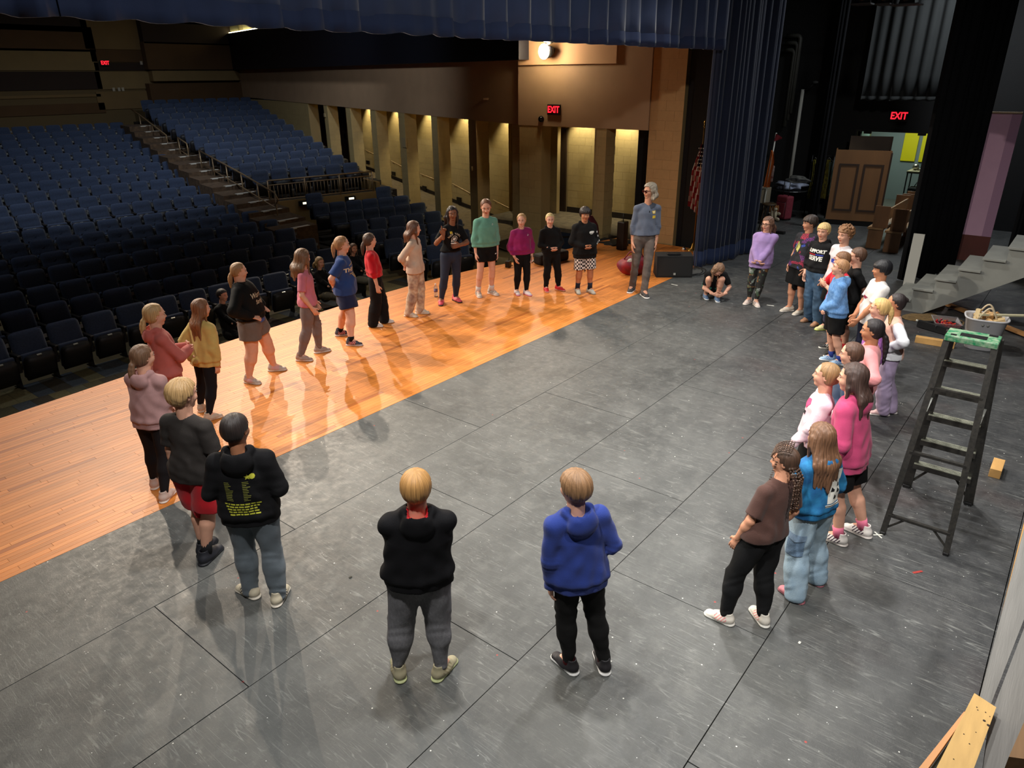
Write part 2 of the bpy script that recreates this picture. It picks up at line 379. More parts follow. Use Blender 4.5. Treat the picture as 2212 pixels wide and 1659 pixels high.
# aisle carpet running up between the blocks
# ================================================================ HOUSE WALLS
M_TAN = mat('tan_painted_wall', (178, 146, 112), .75, var=.08, vscale=2, bump=.15, bscale=120)
M_TAN2 = mat('tan_painted_block', (184, 160, 108), .7, vertex='tone', var=.06, vscale=12, bump=.25, bscale=90)
M_MORTAR = mat('painted_joint', (156, 134, 90), .85)
M_NAVYF = mat('dark_navy_fascia', (13, 17, 27), .45, bump=.05)
M_BASEB = mat('dark_rubber_base', (30, 20, 16), .6)
D3 = np.array([.262, .965]); D3 = D3/np.linalg.norm(D3); N3 = np.array([D3[1], -D3[0]])
S3 = np.array([14.86, 11.55])
def W3(s, off=0.0): p = S3+D3*s+N3*off; return (float(p[0]), float(p[1]))
def s_of_px(x, off=0.0):
    v = ray(x, 250); v = v[:2]/np.linalg.norm(v[:2]); p0 = S3+N3*off; A = np.array([[D3[0], -v[0]], [D3[1], -v[1]]]); t = np.linalg.solve(A, -p0); return float(t[0])
def otop(s): return 2.43+.0135*(s*.965)
S_END = 22.6
def masonry(parent, P0, U, length, z0, z1, nrm, limit, bw=.406, bh=.203, col=(184, 160, 108), th=.006, zt=None, jit=.035, start=0):
    """courses of painted block standing proud of a joint-coloured backing; U along, nrm outwards (both 2-D)"""
    U = np.array(U, float); nrm = np.array(nrm, float); mbs = MB(); cols = []; cnt = 0; nz = int(math.ceil((z1-z0)/bh))
    base = np.array(lin(col))
    def blk(mb, a, b_, zl, zh):
        g = .0013; q = []
        o0 = random.uniform(.0, .0012)
        for s, d in ((a+g, 0), (b_-g, 0), (b_-g, th+o0), (a+g, th+o0)):
            p = np.array(P0)+U*s+nrm*d; q.append(p)
        i0 = [(q[k][0], q[k][1]) for k in range(4)]
        V_ = [(x, y, zl+g) for x, y in i0]+[(x, y, zh-g) for x, y in i0]
        mb.add(V_, [(0, 1, 5, 4), (1, 2, 6, 5), (2, 3, 7, 6), (3, 0, 4, 7), (4, 5, 6, 7), (0, 3, 2, 1)])
    for iz in range(nz):
        zl = z0+iz*bh; x = -(bw/2 if (iz+start) % 2 else 0)
        while x < length-.01:
            a, b_ = max(x, 0), min(x+bw, length); x += bw
            zh = min(zl+bh, z1 if zt is None else zt((a+b_)/2))
            if zh-zl < .03 or b_-a < .03: continue
            c = base*(1+random.uniform(-jit, jit))
            if cnt < limit:
                m1 = MB(); blk(m1, a, b_, zl, zh); o = m1.build('concrete_block', M_TAN2, parent); set_tone(o, [c]*6)
            else: blk(mbs, a, b_, zl, zh); cols += [c]*6
            cnt += 1
    if mbs.v: o = mbs.build('concrete_block', M_TAN2, parent, kind='stuff'); set_tone(o, cols)
def vwall(mb, a, b_, z0, z1, th, nrm):
    """vertical slab from a to b (2-D) with thickness th on the side nrm"""
    n = np.array(nrm)*th; a = np.array(a); b_ = np.array(b_); q = [a, b_, b_+n, a+n]
    if (b_-a)[0]*n[1]-(b_-a)[1]*n[0] < 0: q = q[::-1]
    mb.prism([(float(p[0]), float(p[1])) for p in q], z0, z1); return mb
ws = struct_empty('wall_side')
# upper wall above the openings, fascia and cove
mb = MB()
PIERS = [(667, None)]
pf = [(700, 708), (747, 757), (799, 811), (859, 873), (930, 943), (1010, 1027)]
ps = [(s_of_px(a), s_of_px(b)) for a, b in pf]; s7 = s_of_px(1105); s_first = s_of_px(667)
q0, q1 = W3(0), W3(S_END)
V_ = []; F_ = []
for s in np.linspace(0, S_END, 12):
    x, y = W3(s); zt = otop(s); x2, y2 = W3(s, .40); V_ += [(x, y, zt), (x, y, 9.4), (x2, y2, zt)]
for i in range(11): a = i*3; F_ += [(a, a+1, a+4, a+3), (a, a+3, a+5, a+2)]
mb.add(V_, F_); mb.build('upper_wall', M_TAN, ws)
n_out = -N3
# piers of block
for k, (sb, sa) in enumerate(ps):
    wl = sb-sa if sb > sa else sa-sb; s0 = min(sa, sb)
    m_ = MB(); vwall(m_, W3(s0+.004, .02), W3(s0+wl-.004, .02), -.95, otop(s0), .40, N3); m_.build('pier_core', M_MORTAR, ws)
    masonry(ws, W3(s0, .02), D3, wl, -.9, otop(s0), n_out, 0, start=k)
    masonry(ws, W3(s0, .0), N3, .42, -.9, otop(s0), -D3, 10 if k > 2 else 0, start=k)
vwall(MB(), W3(s_first, .02), W3(S_END, .02), 0, 1, .4, N3)
m_ = MB(); vwall(m_, W3(s_first, .02), W3(S_END, .02), -.95, otop(s_first), .40, N3); m_.build('pier_core', M_MORTAR, ws)
masonry(ws, W3(s_first, .02), D3, S_END-s_first, -.9, otop(s_first+2), n_out, 60)
m_ = MB(); vwall(m_, W3(0, .02), W3(s7, .02), -.95, otop(0), .40, N3); m_.build('pier_core', M_MORTAR, ws)
masonry(ws, W3(0, .02), D3, s7, -.9, otop(0), n_out, 40)
# recess wall behind the piers, with sloping ramp
RW = 1.75
def rampz(s): return float(np.interp(s, [0, 12, 15, 23], [-.9, .05, .2, .2]))
rec = struct_empty('wall_recess')
m_ = MB(); vwall(m_, W3(.7, RW+.02), W3(S_END, RW+.02), -.95, 3.1, .1, N3); m_.build('backing', M_MORTAR, rec)
masonry(rec, W3(.7, RW+.02), D3, S_END-.7, -.9, 2.95, n_out, 290, jit=.025)
mb = MB(); V_ = []; F_ = []
for s in np.linspace(.7, S_END, 12): V_ += [(*W3(s, 0.0), rampz(s)), (*W3(s, RW), rampz(s))]
for i in range(11): F_.append((2*i, 2*i+1, 2*i+3, 2*i+2))
mb.add(V_, F_); mb.build('ramp', mat('ramp_carpet', (92, 78, 58), .95, var=.35, vscale=8), rec)
V_ = []; F_ = []
for s in np.linspace(.7, S_END, 12): V_ += [(*W3(s, RW-.012), rampz(s)), (*W3(s, RW-.012), rampz(s)+.12)]
for i in range(11): F_.append((2*i, 2*i+2, 2*i+3, 2*i+1))
mb = MB().add(V_, F_); mb.build('base_strip', M_BASEB, rec)
m_ = MB(); vwall(m_, W3(.7, .4), W3(S_END, .4), 2.95, 3.0, RW-.4, N3); m_.build('ceiling_recess', M_TAN, rec)
# doors in the far recess bays
M_DOOR = mat('dark_oak_door', (50, 34, 20), .5, var=.3, vscale=6, stretch=(8, 8, 1))
for k, (pa, pb) in enumerate(((s_of_px(690, RW), s_of_px(664, RW)), (s_of_px(746, RW), s_of_px(717, RW)))):
    d = struct_empty('door_%d' % (k+1))
    m_ = MB(); vwall(m_, W3(pa, RW-.02), W3(pb, RW-.02), rampz(pa), rampz(pa)+2.25, .02, N3); m_.build('door_leaf', M_DOOR, d)
    m_ = MB(); x, y = W3(pa+.12, RW-.07); m_.box((x-.02, y-.02, rampz(pa)+1.0), (x+.02, y+.02, rampz(pa)+1.2)); m_.build('door_handle', mat('black_metal', (18, 18, 18), .4, .6), d)
# handrails and step lights in the lit bays
M_BRONZE = mat('bronze_rail', (158, 132, 98), .4, .3)
M_BLK = mat('black_plastic', (12, 12, 13), .45)
for k, (a, b) in enumerate((((783, 324), (806, 335)), ((838, 347), (868, 363)), ((901, 375), (930, 386)), ((971, 396), (1014, 419)), ((1062, 432), (1107, 454)))):
    sa, sb = s_of_px(a[0], RW-.09), s_of_px(b[0], RW-.09); pa, pb = W3(sa, RW-.09), W3(sb, RW-.09)
    za, zb = onX(a[0], a[1], pa[0])[2], onX(b[0], b[1], pb[0])[2]
    lab = ['farthest lit bay', 'second lit bay from rear', 'third lit bay from rear', 'bay left of the green sweatshirt', 'bay behind the green sweatshirt'][k]
    t = thing('handrail', 'sloping bronze wall handrail in the '+lab, 'handrail', (0, 0, 0), 0, 'side wall handrails')
    m_ = MB().tube([(pa[0], pa[1], za), (pb[0], pb[1], zb)], .021, 8); m_.build('rail', M_BRONZE, t, True)
    for f in (.12, .88):
        p = (pa[0]+(pb[0]-pa[0])*f, pa[1]+(pb[1]-pa[1])*f, za+(zb-za)*f); m_ = MB().tube([p, (p[0], p[1], p[2]-.06), (p[0]+N3[0]*.08, p[1]+N3[1]*.08, p[2]-.09)], .009, 6); m_.build('bracket', M_BRONZE, t, True)
for k, q in enumerate(((787, 350), (842, 374), (909, 405), (986, 430))):
    s = s_of_px(q[0], RW-.02); p = W3(s, RW-.02); z = onX(q[0], q[1], p[0])[2]; a, b = W3(s-.13, RW-.02), W3(s+.13, RW-.02)
    m_ = MB(); vwall(m_, a, b, z-.07, z+.07, .035, n_out); o = m_.build('step_light', M_BLK)
    tag(o, 'black louvred step light low on the recess wall, %s of the four from the rear' % ['first', 'second', 'third', 'fourth'][k], 'step light', 'recess step lights')
for k, (px_a, px_b) in enumerate(((757, 799), (811, 859), (873, 930), (943, 1010), (1027, 1105))):
    s = s_of_px(px_b-6, RW-.3); x, y = W3(s+.25, RW-.30)
    spot('recess_downlight', (x, y, 2.9), (x+N3[0]*.12, y+N3[1]*.12, 0), 135, (1, .88, .55), 96, .6, .03)
# fascia beam and cove above it
sF = s_of_px(1121, -.3); mb = MB(); vwall(mb, W3(sF, -.30), W3(S_END, -.30), 3.90, 5.42, .30, N3); mb.build('fascia_beam', M_NAVYF, ws)
cov = struct_empty('wall_cove')
mb = MB(); vwall(mb, W3(5, -.10), W3(S_END, -.10), 5.42, 9.0, .1, N3); mb.build('cove_wall', mat('cove_wall_tan', (150, 135, 95), .8), cov)
for i in range(9):
    sa = 7+i*1.72; m_ = MB(); vwall(m_, W3(sa+.03, -.16), W3(sa+(1.05 if i % 2 else 1.62), -.16), 5.5, 8.8, .05, N3)
    m_.build('cove_panel', mat('cove_panel_light', (196, 186, 140), .8) if i % 2 else mat('cove_panel_grey', (120, 112, 80), .8), cov)
m_ = MB(); vwall(m_, W3(6, -.24), W3(S_END-.3, -.24), 5.43, 5.46, .04, N3)
tag(m_.build('cove_light_strip', mat('cove_light_glow', (255, 250, 200), .5, emit=(255, 246, 190), estr=9)), 'long pale cove light strip glowing above the dark fascia beam', 'light strip')
# front part of the side wall next to the stage (openings 0 and 1), plane x = 14.8
wf = struct_empty('wall_front')
X0 = 14.83
def wy(px): v = ray(px, 300); return X0*v[1]/v[0]
yA, yB, yC, yD = 8.0, wy(1309), wy(1285), wy(1169)
mb = MB().box((X0, 8.0, 2.43), (X0+.4, 11.62, 9.4)); mb.build('upper_wall', M_TAN, wf)
mb = MB().box((X0+.022, yB, -.95), (X0+.4, yC, 2.43)).box((X0+.022, yD, -.95), (X0+.4, 11.6, 2.43)); mb.build('pier_core', M_MORTAR, wf)
masonry(wf, (X0+.02, yB), (0, 1), yC-yB, -.0, 2.43, (-1, 0), 30)
masonry(wf, (X0+.02, yD), (0, 1), 11.6-yD, -.9, 2.43, (-1, 0), 60)
masonry(wf, (X0, yC), (1, 0), .42, -.0, 2.43, (0, 1), 0); masonry(wf, (X0, yB), (1, 0), .42, -.0, 2.43, (0, -1), 20)
# proscenium pier of tan block and the black return beside the curtain
mb = MB().box((X0+.04, 7.21, -.05), (X0+.5, 7.995, 9.4)); mb.build('pier_core', M_MORTAR, wf)
masonry(wf, (X0+.04, 7.21), (0, 1), .785, 0, 6.2, (-1, 0), 70, col=(196, 156, 104))
wp = struct_empty('wall_proscenium')
MB().box((15.0, YE, -.05), (15.12, 7.2, 9.4)).box((15.12, 5.9, 4.3), (-6, 6.3, 9.4) if False else (15.5, 6.3, 9.4)).box((-6, 6.25, 4.25), (15.0, 6.5, 9.4)).build('black_return', M_BLACKPAINT, wp)
# vestibule behind the two front openings
MB().box((X0+.3, 6.9, -.14), (19.3, 13.1, -.04)).build('vestibule_floor', mat('vestibule_carpet', (96, 84, 66), .95, var=.4, vscale=7), wf)
m_ = MB(); m_.box((17.2, 6.9, -.1), (17.3, 13.2, 3)).box((16.4, 13.1, -.1), (17.3, 13.2, 3)).box((X0+.4, 6.8, -.1), (17.3, 6.9, 3)).build('backing', M_MORTAR, wf)
masonry(wf, (17.2, 6.9), (0, 1), 4.8, -.04, 3.0, (-1, 0), 60)
MB().box((17.165, 6.9, -.04), (17.2, 11.7, .11)).build('base_strip', M_BASEB, wf)
MB().box((17.14, 11.75, -.04), (17.2, 12.75, 2.2)).build('door_leaf', M_DOOR, wf); MB().box((17.10, 12.55, .95), (17.14, 12.62, 1.1)).build('door_handle', M_BLK, wf)
MB().box((X0+.4, 6.9, 2.98), (17.3, 13.1, 3.03)).build('ceiling_recess', M_TAN, wf)
spot('vestibule_downlight', (16.9, 9.9, 2.9), (17.0, 9.9, 0), 170, (1, .9, .6), 80, .6, .03); spot('vestibule_downlight', (16.9, 11.2, 2.9), (17.0, 11.2, 0), 150, (1, .9, .6), 80, .6, .03)
t = thing('stair_handrail', 'bronze handrail rising behind the boy in checkered shorts', 'handrail')
a, b = onX(1297, 528, 16.3), onX(1290, 440, 16.3)
MB().tube([onX(1215, 512, 16.6), onX(1262, 512, 16.5), onX(1285, 470, 16.3), onX(1302, 440, 16.3)], .022, 8).build('rail', M_BRONZE, t, True)
# pale inset panel, exit sign, dome, small wall boxes on the front wall
p0, p1 = onX(1122, 141, X0-.0), onX(1336, 86, X0); MB().box((X0-.05, p1[1], p0[2]), (X0-.001, p0[1], p1[2]+.3)).build('pale_panel', mat('pale_wall_panel', (206, 164, 122), .8), wf)
def text_mesh(txt, size, ext=0.0, name='lettering', bold=0.0, shear=0.0, sx=1.0, sp=1.0):
    cu = bpy.data.curves.new('t', 'FONT'); cu.body = txt; cu.size = size; cu.extrude = ext; cu.align_x = 'CENTER'; cu.align_y = 'CENTER'; cu.offset = bold; cu.shear = shear; cu.resolution_u = 3; cu.space_character = sp
    o = bpy.data.objects.new('t', cu); COL.objects.link(o); dg = bpy.context.evaluated_depsgraph_get(); me = bpy.data.meshes.new_from_object(o.evaluated_get(dg)); me.name = name
    bpy.data.objects.remove(o); bpy.data.curves.remove(cu); me.materials.clear()
    if sx != 1.0:
        for v in me.vertices: v.co.x *= sx
    return me
def exit_sign(pos, rz, label, txt='EXIT', size=(.38, .045, .24), housing=(30, 14, 14), sc=1.0):
    t = thing('exit_sign', label, 'exit sign', pos, rz); w, d, h_ = [q*sc for q in size]
    MB().box((-w/2, 0, -h_/2), (w/2, d, h_/2), None, .006).build('housing', mat('sign_housing_%d' % housing[0], housing, .5), t)
    me = text_mesh(txt, .21*sc, .002, 'lettering', .004, 0, .8); me.materials.append(mat('exit_red_glow', (255, 40, 40), .5, emit=(255, 26, 40), estr=2.4))
    o = bpy.data.objects.new('lettering', me); link(o, t); o.rotation_euler = (PI/2, 0, 0); o.location = (0, -.004, 0); return t
p = onX(1198, 237, X0); exit_sign((X0-.05, p[1], p[2]), -PI/2, 'red EXIT sign in a dark box on the tan wall under the bright lamp', sc=.98)
p = onX(1170, 257, X0); t = thing('wall_dome', 'small black dome fixture on tan wall beside the EXIT sign', 'camera dome', (X0, p[1], p[2]), -PI/2)
MB().sphere((0, -.03, 0), .07, 14, 10).build('dome', mat('glossy_black', (10, 10, 12), .15), t, True); MB().tube([(0, 0, 0), (0, -.02, 0)], .075, 14).build('mount', M_BLK, t, True)
for q, lab in (((1015, 364), 'small tan thermostat box on the pier left of the green sweatshirt girl'), ((870, 308), 'square tan speaker grille set in a block pier'), ((702, 249), 'white camera on the pier between the far doors')):
    s = s_of_px(q[0]); p = W3(s, -.02); z = onX(q[0], q[1], p[0])[2]; m_ = MB(); hw = .12 if 'grille' in lab else .05
    vwall(m_, W3(s-hw, -.03), W3(s+hw, -.03), z-hw*1.2, z+hw*1.2, .05, N3); tag(m_.build('wall_speaker' if 'grille' in lab else 'wall_box', mat('tan_box', (170, 150, 110), .6)), lab, 'wall box')
# the bright lamp on the side wall
p = onX(1198, 112, X0); t = thing('wall_lamp', 'bright glaring warm stage lamp high on the tan side wall', 'lamp', (X0, p[1], p[2]), 0)
M_GLOW = mat('lamp_glow', (255, 240, 200), .4, emit=(255, 232, 190), estr=70)
MB().sphere((-.42, 0, 0), .13, 16, 10, (1, .9, 1.25)).build('bulb', M_GLOW, t, True); MB().tube([(-.30, 0, 0), (-.12, 0, .02)], [.14, .09], 16).build('housing', M_BLK, t, True); MB().bar((-.14, 0, .0), (0, 0, 0), .04, .04).build('yoke', M_BLK, t)
p = onX(1203, 85, X0); t = thing('wall_lamp', 'second pinkish-white glaring lamp just below the valance hem', 'lamp', (X0, p[1], p[2]), 0)
MB().sphere((-.42, 0, 0), .075, 16, 10, (1, 1.25, .95)).build('bulb', mat('lamp_glow_pink', (255, 240, 240), .4, emit=(255, 225, 235), estr=45), t, True); MB().tube([(-.34, 0, 0), (-.14, 0, .02)], [.12, .08], 16).build('housing', M_BLK, t, True); MB().bar((-.16, 0, .0), (0, 0, 0), .04, .04).build('yoke', M_BLK, t)
spot('wall_lamp_beam', (X0-.75, onX(1198, 112, X0)[1], 4.1), (7.0, 5.5, .6), 300, (1, .80, .62), 95, .8, .10)

# ---------------------------------------------------------------- back wall with stacked panels
wb = struct_empty('wall_back'); YB = 33.2
M_P = {'t': mat('panel_tan', (118, 94, 56), .85, var=.1, vscale=1.5), 'b': mat('panel_brown', (84, 58, 28), .85, var=.12, vscale=1.5), 'd': mat('panel_dark_brown', (44, 28, 16), .85, var=.15, vscale=1.5), 'l': mat('panel_light_tan', (128, 106, 66), .85, var=.1, vscale=1.5)}
MB().box((-8, YB+.02, -1), (22, YB+.3, 9.4)).build('wall_core', mat('back_wall_paint', (96, 78, 46), .85), wb)
for x0, y0, x1, y1, k in ((-200, 36, 183, 57, 'd'), (-200, 58, 196, 106, 'b'), (-200, 107, 205, 153, 'l'), (-200, 154, 214, 201, 'd'), (-200, 202, 217, 220, 't'), (-200, 221, 225, 262, 'b'), (184, 20, 306, 36, 'l'), (184, 38, 316, 106, 't'), (198, 108, 318, 134, 'b'), (205, 135, 324, 153, 'd'), (211, 154, 336, 194, 'l'), (214, 195, 338, 238, 't'),
                          (308, 20, 504, 48, 'l'), (310, 50, 504, 94, 'd'), (320, 95, 508, 151, 'b'), (331, 152, 518, 176, 'l'), (336, 177, 523, 262, 'b')):
    yy = YB-(.35 if x0 >= 308 else 0); a, b = onY(x0, y1, yy), onY(x1, y0, yy)
    MB().box((a[0]+.012, yy-.03, a[2]+.012), (b[0]-.012, yy+.02 if x0 < 308 else YB+.02, b[2]-.012)).build('acoustic_panel', M_P[k], wb)
p = onY(227, 136, YB-.1); exit_sign((p[0], p[1], p[2]), 0, 'small red EXIT sign on the dark far back wall', sc=.95)
for q, lab in (((306, 136), 'small white box on the far back wall right of the EXIT sign'), ((258, 193), 'row of light switches low on the far back wall')):
    p = onY(q[0], q[1], YB-.08)
    for dx in ((0,) if q[0] > 300 else (-.22, 0, .16)):
        m_ = MB().box((p[0]+dx-.05, YB-.06, p[2]-.07), (p[0]+dx+.05, YB-.03, p[2]+.07), None, .004)
        tag(m_.build('wall_box' if q[0] > 300 else 'switch_plate', mat('offwhite_box', (170, 160, 140), .6)), lab if q[0] > 300 else '%s white switch plate of three low on the far back wall' % {-.22: 'left', 0: 'middle', .16: 'right'}[dx], 'wall box')
MB().box((-6.3, 8, -1), (-6, YB, 9.4)).build('wall_left', M_TAN)['kind'] = 'structure'
MB().box((-6, 6.4, 9.2), (23, YB+.2, 9.4)).build('ceiling_house', mat('dark_ceiling', (30, 27, 24), .9))['kind'] = 'structure'

# ================================================================ SEATS
M_SEAT = mat('navy_seat_fabric', (52, 66, 92), .92, var=.25, vscale=30, bump=.3, bscale=260, sheen=.3)
M_SHELL = mat('black_seat_shell', (16, 13, 13), .55)
M_ARM = mat('dark_armrest', (46, 42, 38), .4)
M_METAL = mat('brushed_tag', (205, 205, 195), .35, .6)
M_METAL2 = mat('grey_hinge_cap', (128, 130, 126), .45, .4)
def cushion(w, h_, t, tuft, nx=10, nz=9, bulge=.03):
    """padded slab facing -y, x across, z up from 0; front is bulged and tufted"""
    V_ = []; F_ = []
    def prof(u, v):
        e = (1-abs(u)**6)*(1-abs(v)**6); y = -t-bulge*e
        if tuft:
            for bx in (-.5, 0, .5): y += .030*math.exp(-(((u-bx)*w/2)**2+((v-.05)*h_/2)**2)/.0006)
            y += .012*math.exp(-(((v-.05)*h_/2)**2)/.0003)
        return y
    for j in range(nz+1):
        v = -1+2*j/nz
        for i in range(nx+1):
            u = -1+2*i/nx; k = 1-.06*abs(v)**8; xx = u*w/2*k*(1-.05*max(0, v)**4); V_.append((xx, prof(u, v), (v*.5+.5)*h_-(.02*abs(u)**6 if v > .9 else 0)))
    n = len(V_)
    for j in range(nz):
        for i in range(nx): a = j*(nx+1)+i; F_.append((a, a+1, a+nx+2, a+nx+1))
    ring = [i for i in range(nx+1)]+[j*(nx+1)+nx for j in range(1, nz+1)]+[nz*(nx+1)+i for i in range(nx-1, -1, -1)]+[j*(nx+1) for j in range(nz-1, 0, -1)]
    for r in ring: V_.append((V_[r][0]*.97, 0, V_[r][2]))
    for i in range(len(ring)): j = (i+1) % len(ring); F_.append((ring[j], ring[i], n+i, n+j))
    F_.append(tuple(n+i for i in range(len(ring))))
    return V_, F_
def seat_proto(tuft):
    t = bpy.data.objects.new('theatre_seat', None); COL.objects.link(t); t.empty_display_size = .1
    Mb = Matrix.Translation((0, .02, .43)) @ Matrix.Rotation(-.16, 4, 'X')
    V_, F_ = cushion(.50, .45, .035, tuft); mb = MB().add([Mb @ Vector(v) for v in V_], F_); mb.build('backrest', M_SEAT, t, True)
    mb = MB().box((-.24, .0, .0), (.24, .022, .44), Mb, .008); mb.build('back_shell', M_SHELL, t)
    Ms = Matrix.Translation((0, -.13, .16)) @ Matrix.Rotation(.20, 4, 'X')
    V_, F_ = cushion(.47, .40, .0, False, 6, 5, -.0)
    mb = MB(); V2, F2 = cushion(.47, .40, .045, False, 6, 5, .05); mb.add([Ms @ Vector(v) for v in V2], F2); mb.build('seat_shell', M_SHELL, t, True)
    mb = MB().box((-.225, .0, .02), (.225, .07, .425), Ms, .02); mb.build('seat_cushion', M_SEAT, t, True)
    mb = MB().box((-.035, -.052, .375), (.035, -.03, .405), Ms); mb.build('number_plate', M_METAL, t)
    for s in (1, -1):
        if s < 0: continue
        mb = MB().box((s*.28-.022, -.02, 0), (s*.28+.022, .10, .56)).box((s*.28-.03, -.10, 0), (s*.28+.03, .16, .02)).box((s*.28-.022, -.16, .30), (s*.28+.022, .02, .56), None); mb.build('standard', M_SHELL, t)
        mb = MB().box((s*.28-.028, -.24, .57), (s*.28+.028, .08, .60), None, .01); mb.build('armrest', M_ARM, t)
        mb = MB().box((s*.28-.022, .05, .68), (s*.28+.022, .065, .74)); mb.build('hinge_cap', M_METAL2, t)
    return t
SP = {True: seat_proto(True), False: seat_proto(False)}
seat_list = []   # (x, y, z, rz, tuft, row words, seat index, block, size)
CC = np.array([5.3, -8.0])
ORD = ['front', 'second', 'third', 'fourth', 'fifth', 'sixth', 'seventh', 'eighth', 'ninth', 'tenth', 'eleventh', 'twelfth', 'thirteenth', 'fourteenth', 'fifteenth', 'sixteenth', 'seventeenth', 'rearmost', 'nineteenth', 'twentieth', 'twenty-first', 'twenty-second', 'twenty-third', 'twenty-fourth', 'twenty-fifth']
LROWS = [(9.62, 12.15, -.03), (9.9, 13.25, 0), (10.18, 14.4, .03), (10.45, 15.6, .09), (10.76, 16.76, .14), (10.97, 17.88, .22), (11.2, 18.92, .29), (11.68, 20.5, .41), (12.0, 21.84, .50), (12.26, 22.96, .64), (12.42, 23.98, .80), (12.59, 25.04, .96), (12.75, 26.02, 1.11), (12.97, 27.1, 1.27), (13.18, 28.24, 1.44), (13.42, 29.38, 1.62), (13.69, 30.4, 1.77), (13.95, 31.5, 1.95)]
HB = .885
for r, (xe, ye, zt) in enumerate(LROWS):
    R_ = math.hypot(xe-CC[0], ye-CC[1]); th = math.atan2(ye-CC[1], xe-CC[0])
    for k in range(40):
        a = th+k*.56/R_; x = CC[0]+R_*math.cos(a); y = CC[1]+R_*math.sin(a)
        px, py, _d = PX((x, y, zt-.2))
        if px < -45: break
        seat_list.append((x, y, zt-HB, a-PI/2, r > 3, r, k, 'left', 1/_d))
RROWS = [((12.37, 19.36), (15.18, 18.64), 1.07), ((12.53, 20.22), (15.63, 19.84), 1.2), ((12.69, 21.12), (15.91, 20.76), 1.34), ((12.88, 22.06), (16.25, 21.66), 1.48), ((13.05, 22.98), (16.63, 22.7), 1.61), ((13.26, 23.96), (16.93, 23.64), 1.76), ((13.34, 24.64), (17.11, 24.44), 1.93), ((13.42, 25.36), (17.21, 25.1), 2.09), ((13.46, 26.02), (17.38, 25.8), 2.24), ((13.55, 26.74), (17.51, 26.46), 2.41), ((13.63, 27.38), (17.64, 27.14), 2.56), ((13.89, 27.98), (17.76, 27.56), 2.7), ((14.0, 28.7), (17.99, 28.4), 2.82)]
RR2 = []
for r, (a, b, zt) in enumerate(RROWS):
    s = 1+max(0, r-4)*.0145; a = np.array(a)*s; b = np.array(b)*s; z = CAMH+(zt-CAMH)*s; RR2.append((a, b, z))
    n = 7+(r >= 2)+(r >= 7)+(r >= 11)-(r >= 12)*0
    d = (b-a); n = int(round(np.linalg.norm(d)/.545))+1
    rz = math.atan2(d[1], d[0])
    for k in range(n):
        p = a+d*k/(n-1); _d = PX((p[0], p[1], z))[2]; seat_list.append((p[0], p[1], z-HB, rz, True, r, k, 'raised right', 1/_d))
for r, (a, b, n, zt) in enumerate((((11.3, 11.95), (13.0, 11.3), 4, -.05), ((11.65, 12.95), (14.0, 12.15), 5, -.03), ((12.05, 14.03), (14.2, 13.3), 5, 0), ((12.48, 15.21), (14.6, 14.5), 5, .05), ((12.79, 16.44), (15.16, 15.67), 6, .1), ((13.0, 17.48), (15.37, 16.6), 6, .2))):
    a = np.array(a); b = np.array(b); d = b-a; rz = math.atan2(d[1], d[0])
    for k in range(n):
        p = a+d*k/(n-1); seat_list.append((p[0], p[1], zt-HB, rz, r > 3, r, k, 'lower right', 1/PX((p[0], p[1], zt))[2]))
for i, q in enumerate(((678, 417), (829, 403))):
    p = G(q[0], q[1], .42); seat_list.append((p[0], p[1], .42-HB, -.35, True, 6, i*6, 'lower right', 1/20))
seat_list.sort(key=lambda s: -s[8])
def seat_name(s):
    row = 'rearmost' if s[7] == 'left' and s[5] == 17 else ORD[s[5]]
    row = row.replace('front', 'foremost')
    return 'navy theatre seat, %s from the aisle, %s row, %s block' % (ORD[s[6]].replace('front', 'nearest') if s[6] < 17 else ORD[s[6]+1], row, s[7])
parts_of = {k: list(SP[k].children) for k in SP}
rest = MB(); first = {True: True, False: True}
for i, s in enumerate(seat_list):
    if i < 300:
        pr = SP[s[4]]
        if first[s[4]]: o = pr; first[s[4]] = False
        else:
            o = pr.copy(); COL.objects.link(o)
            for ch in parts_of[s[4]]: c = ch.copy(); COL.objects.link(c); c.parent = o
        o.location = s[:3]; o.rotation_euler = (0, 0, s[3])
        tag(o, seat_name(s), 'seat', 'navy folding theatre seats in the %s block' % s[7])
    else:
        M_ = Matrix.Translation(s[:3]) @ Matrix.Rotation(s[3], 4, 'Z')
        for ch in parts_of[True]:
            mi = 0 if ch.data.materials[0] == M_SEAT else (1 if ch.data.materials[0] in (M_SHELL, M_ARM) else 2)
            rest.mat(mi).add([M_ @ v.co for v in ch.data.vertices], [tuple(p.vertices) for p in ch.data.polygons])
print('seats', len(seat_list))
if rest.v:
    o = rest.build('theatre_seats', [M_SEAT, M_SHELL, M_METAL2], None, False, kind='stuff'); o['label'] = 'rearmost dim rows of navy theatre seats'; o['category'] = 'seats'
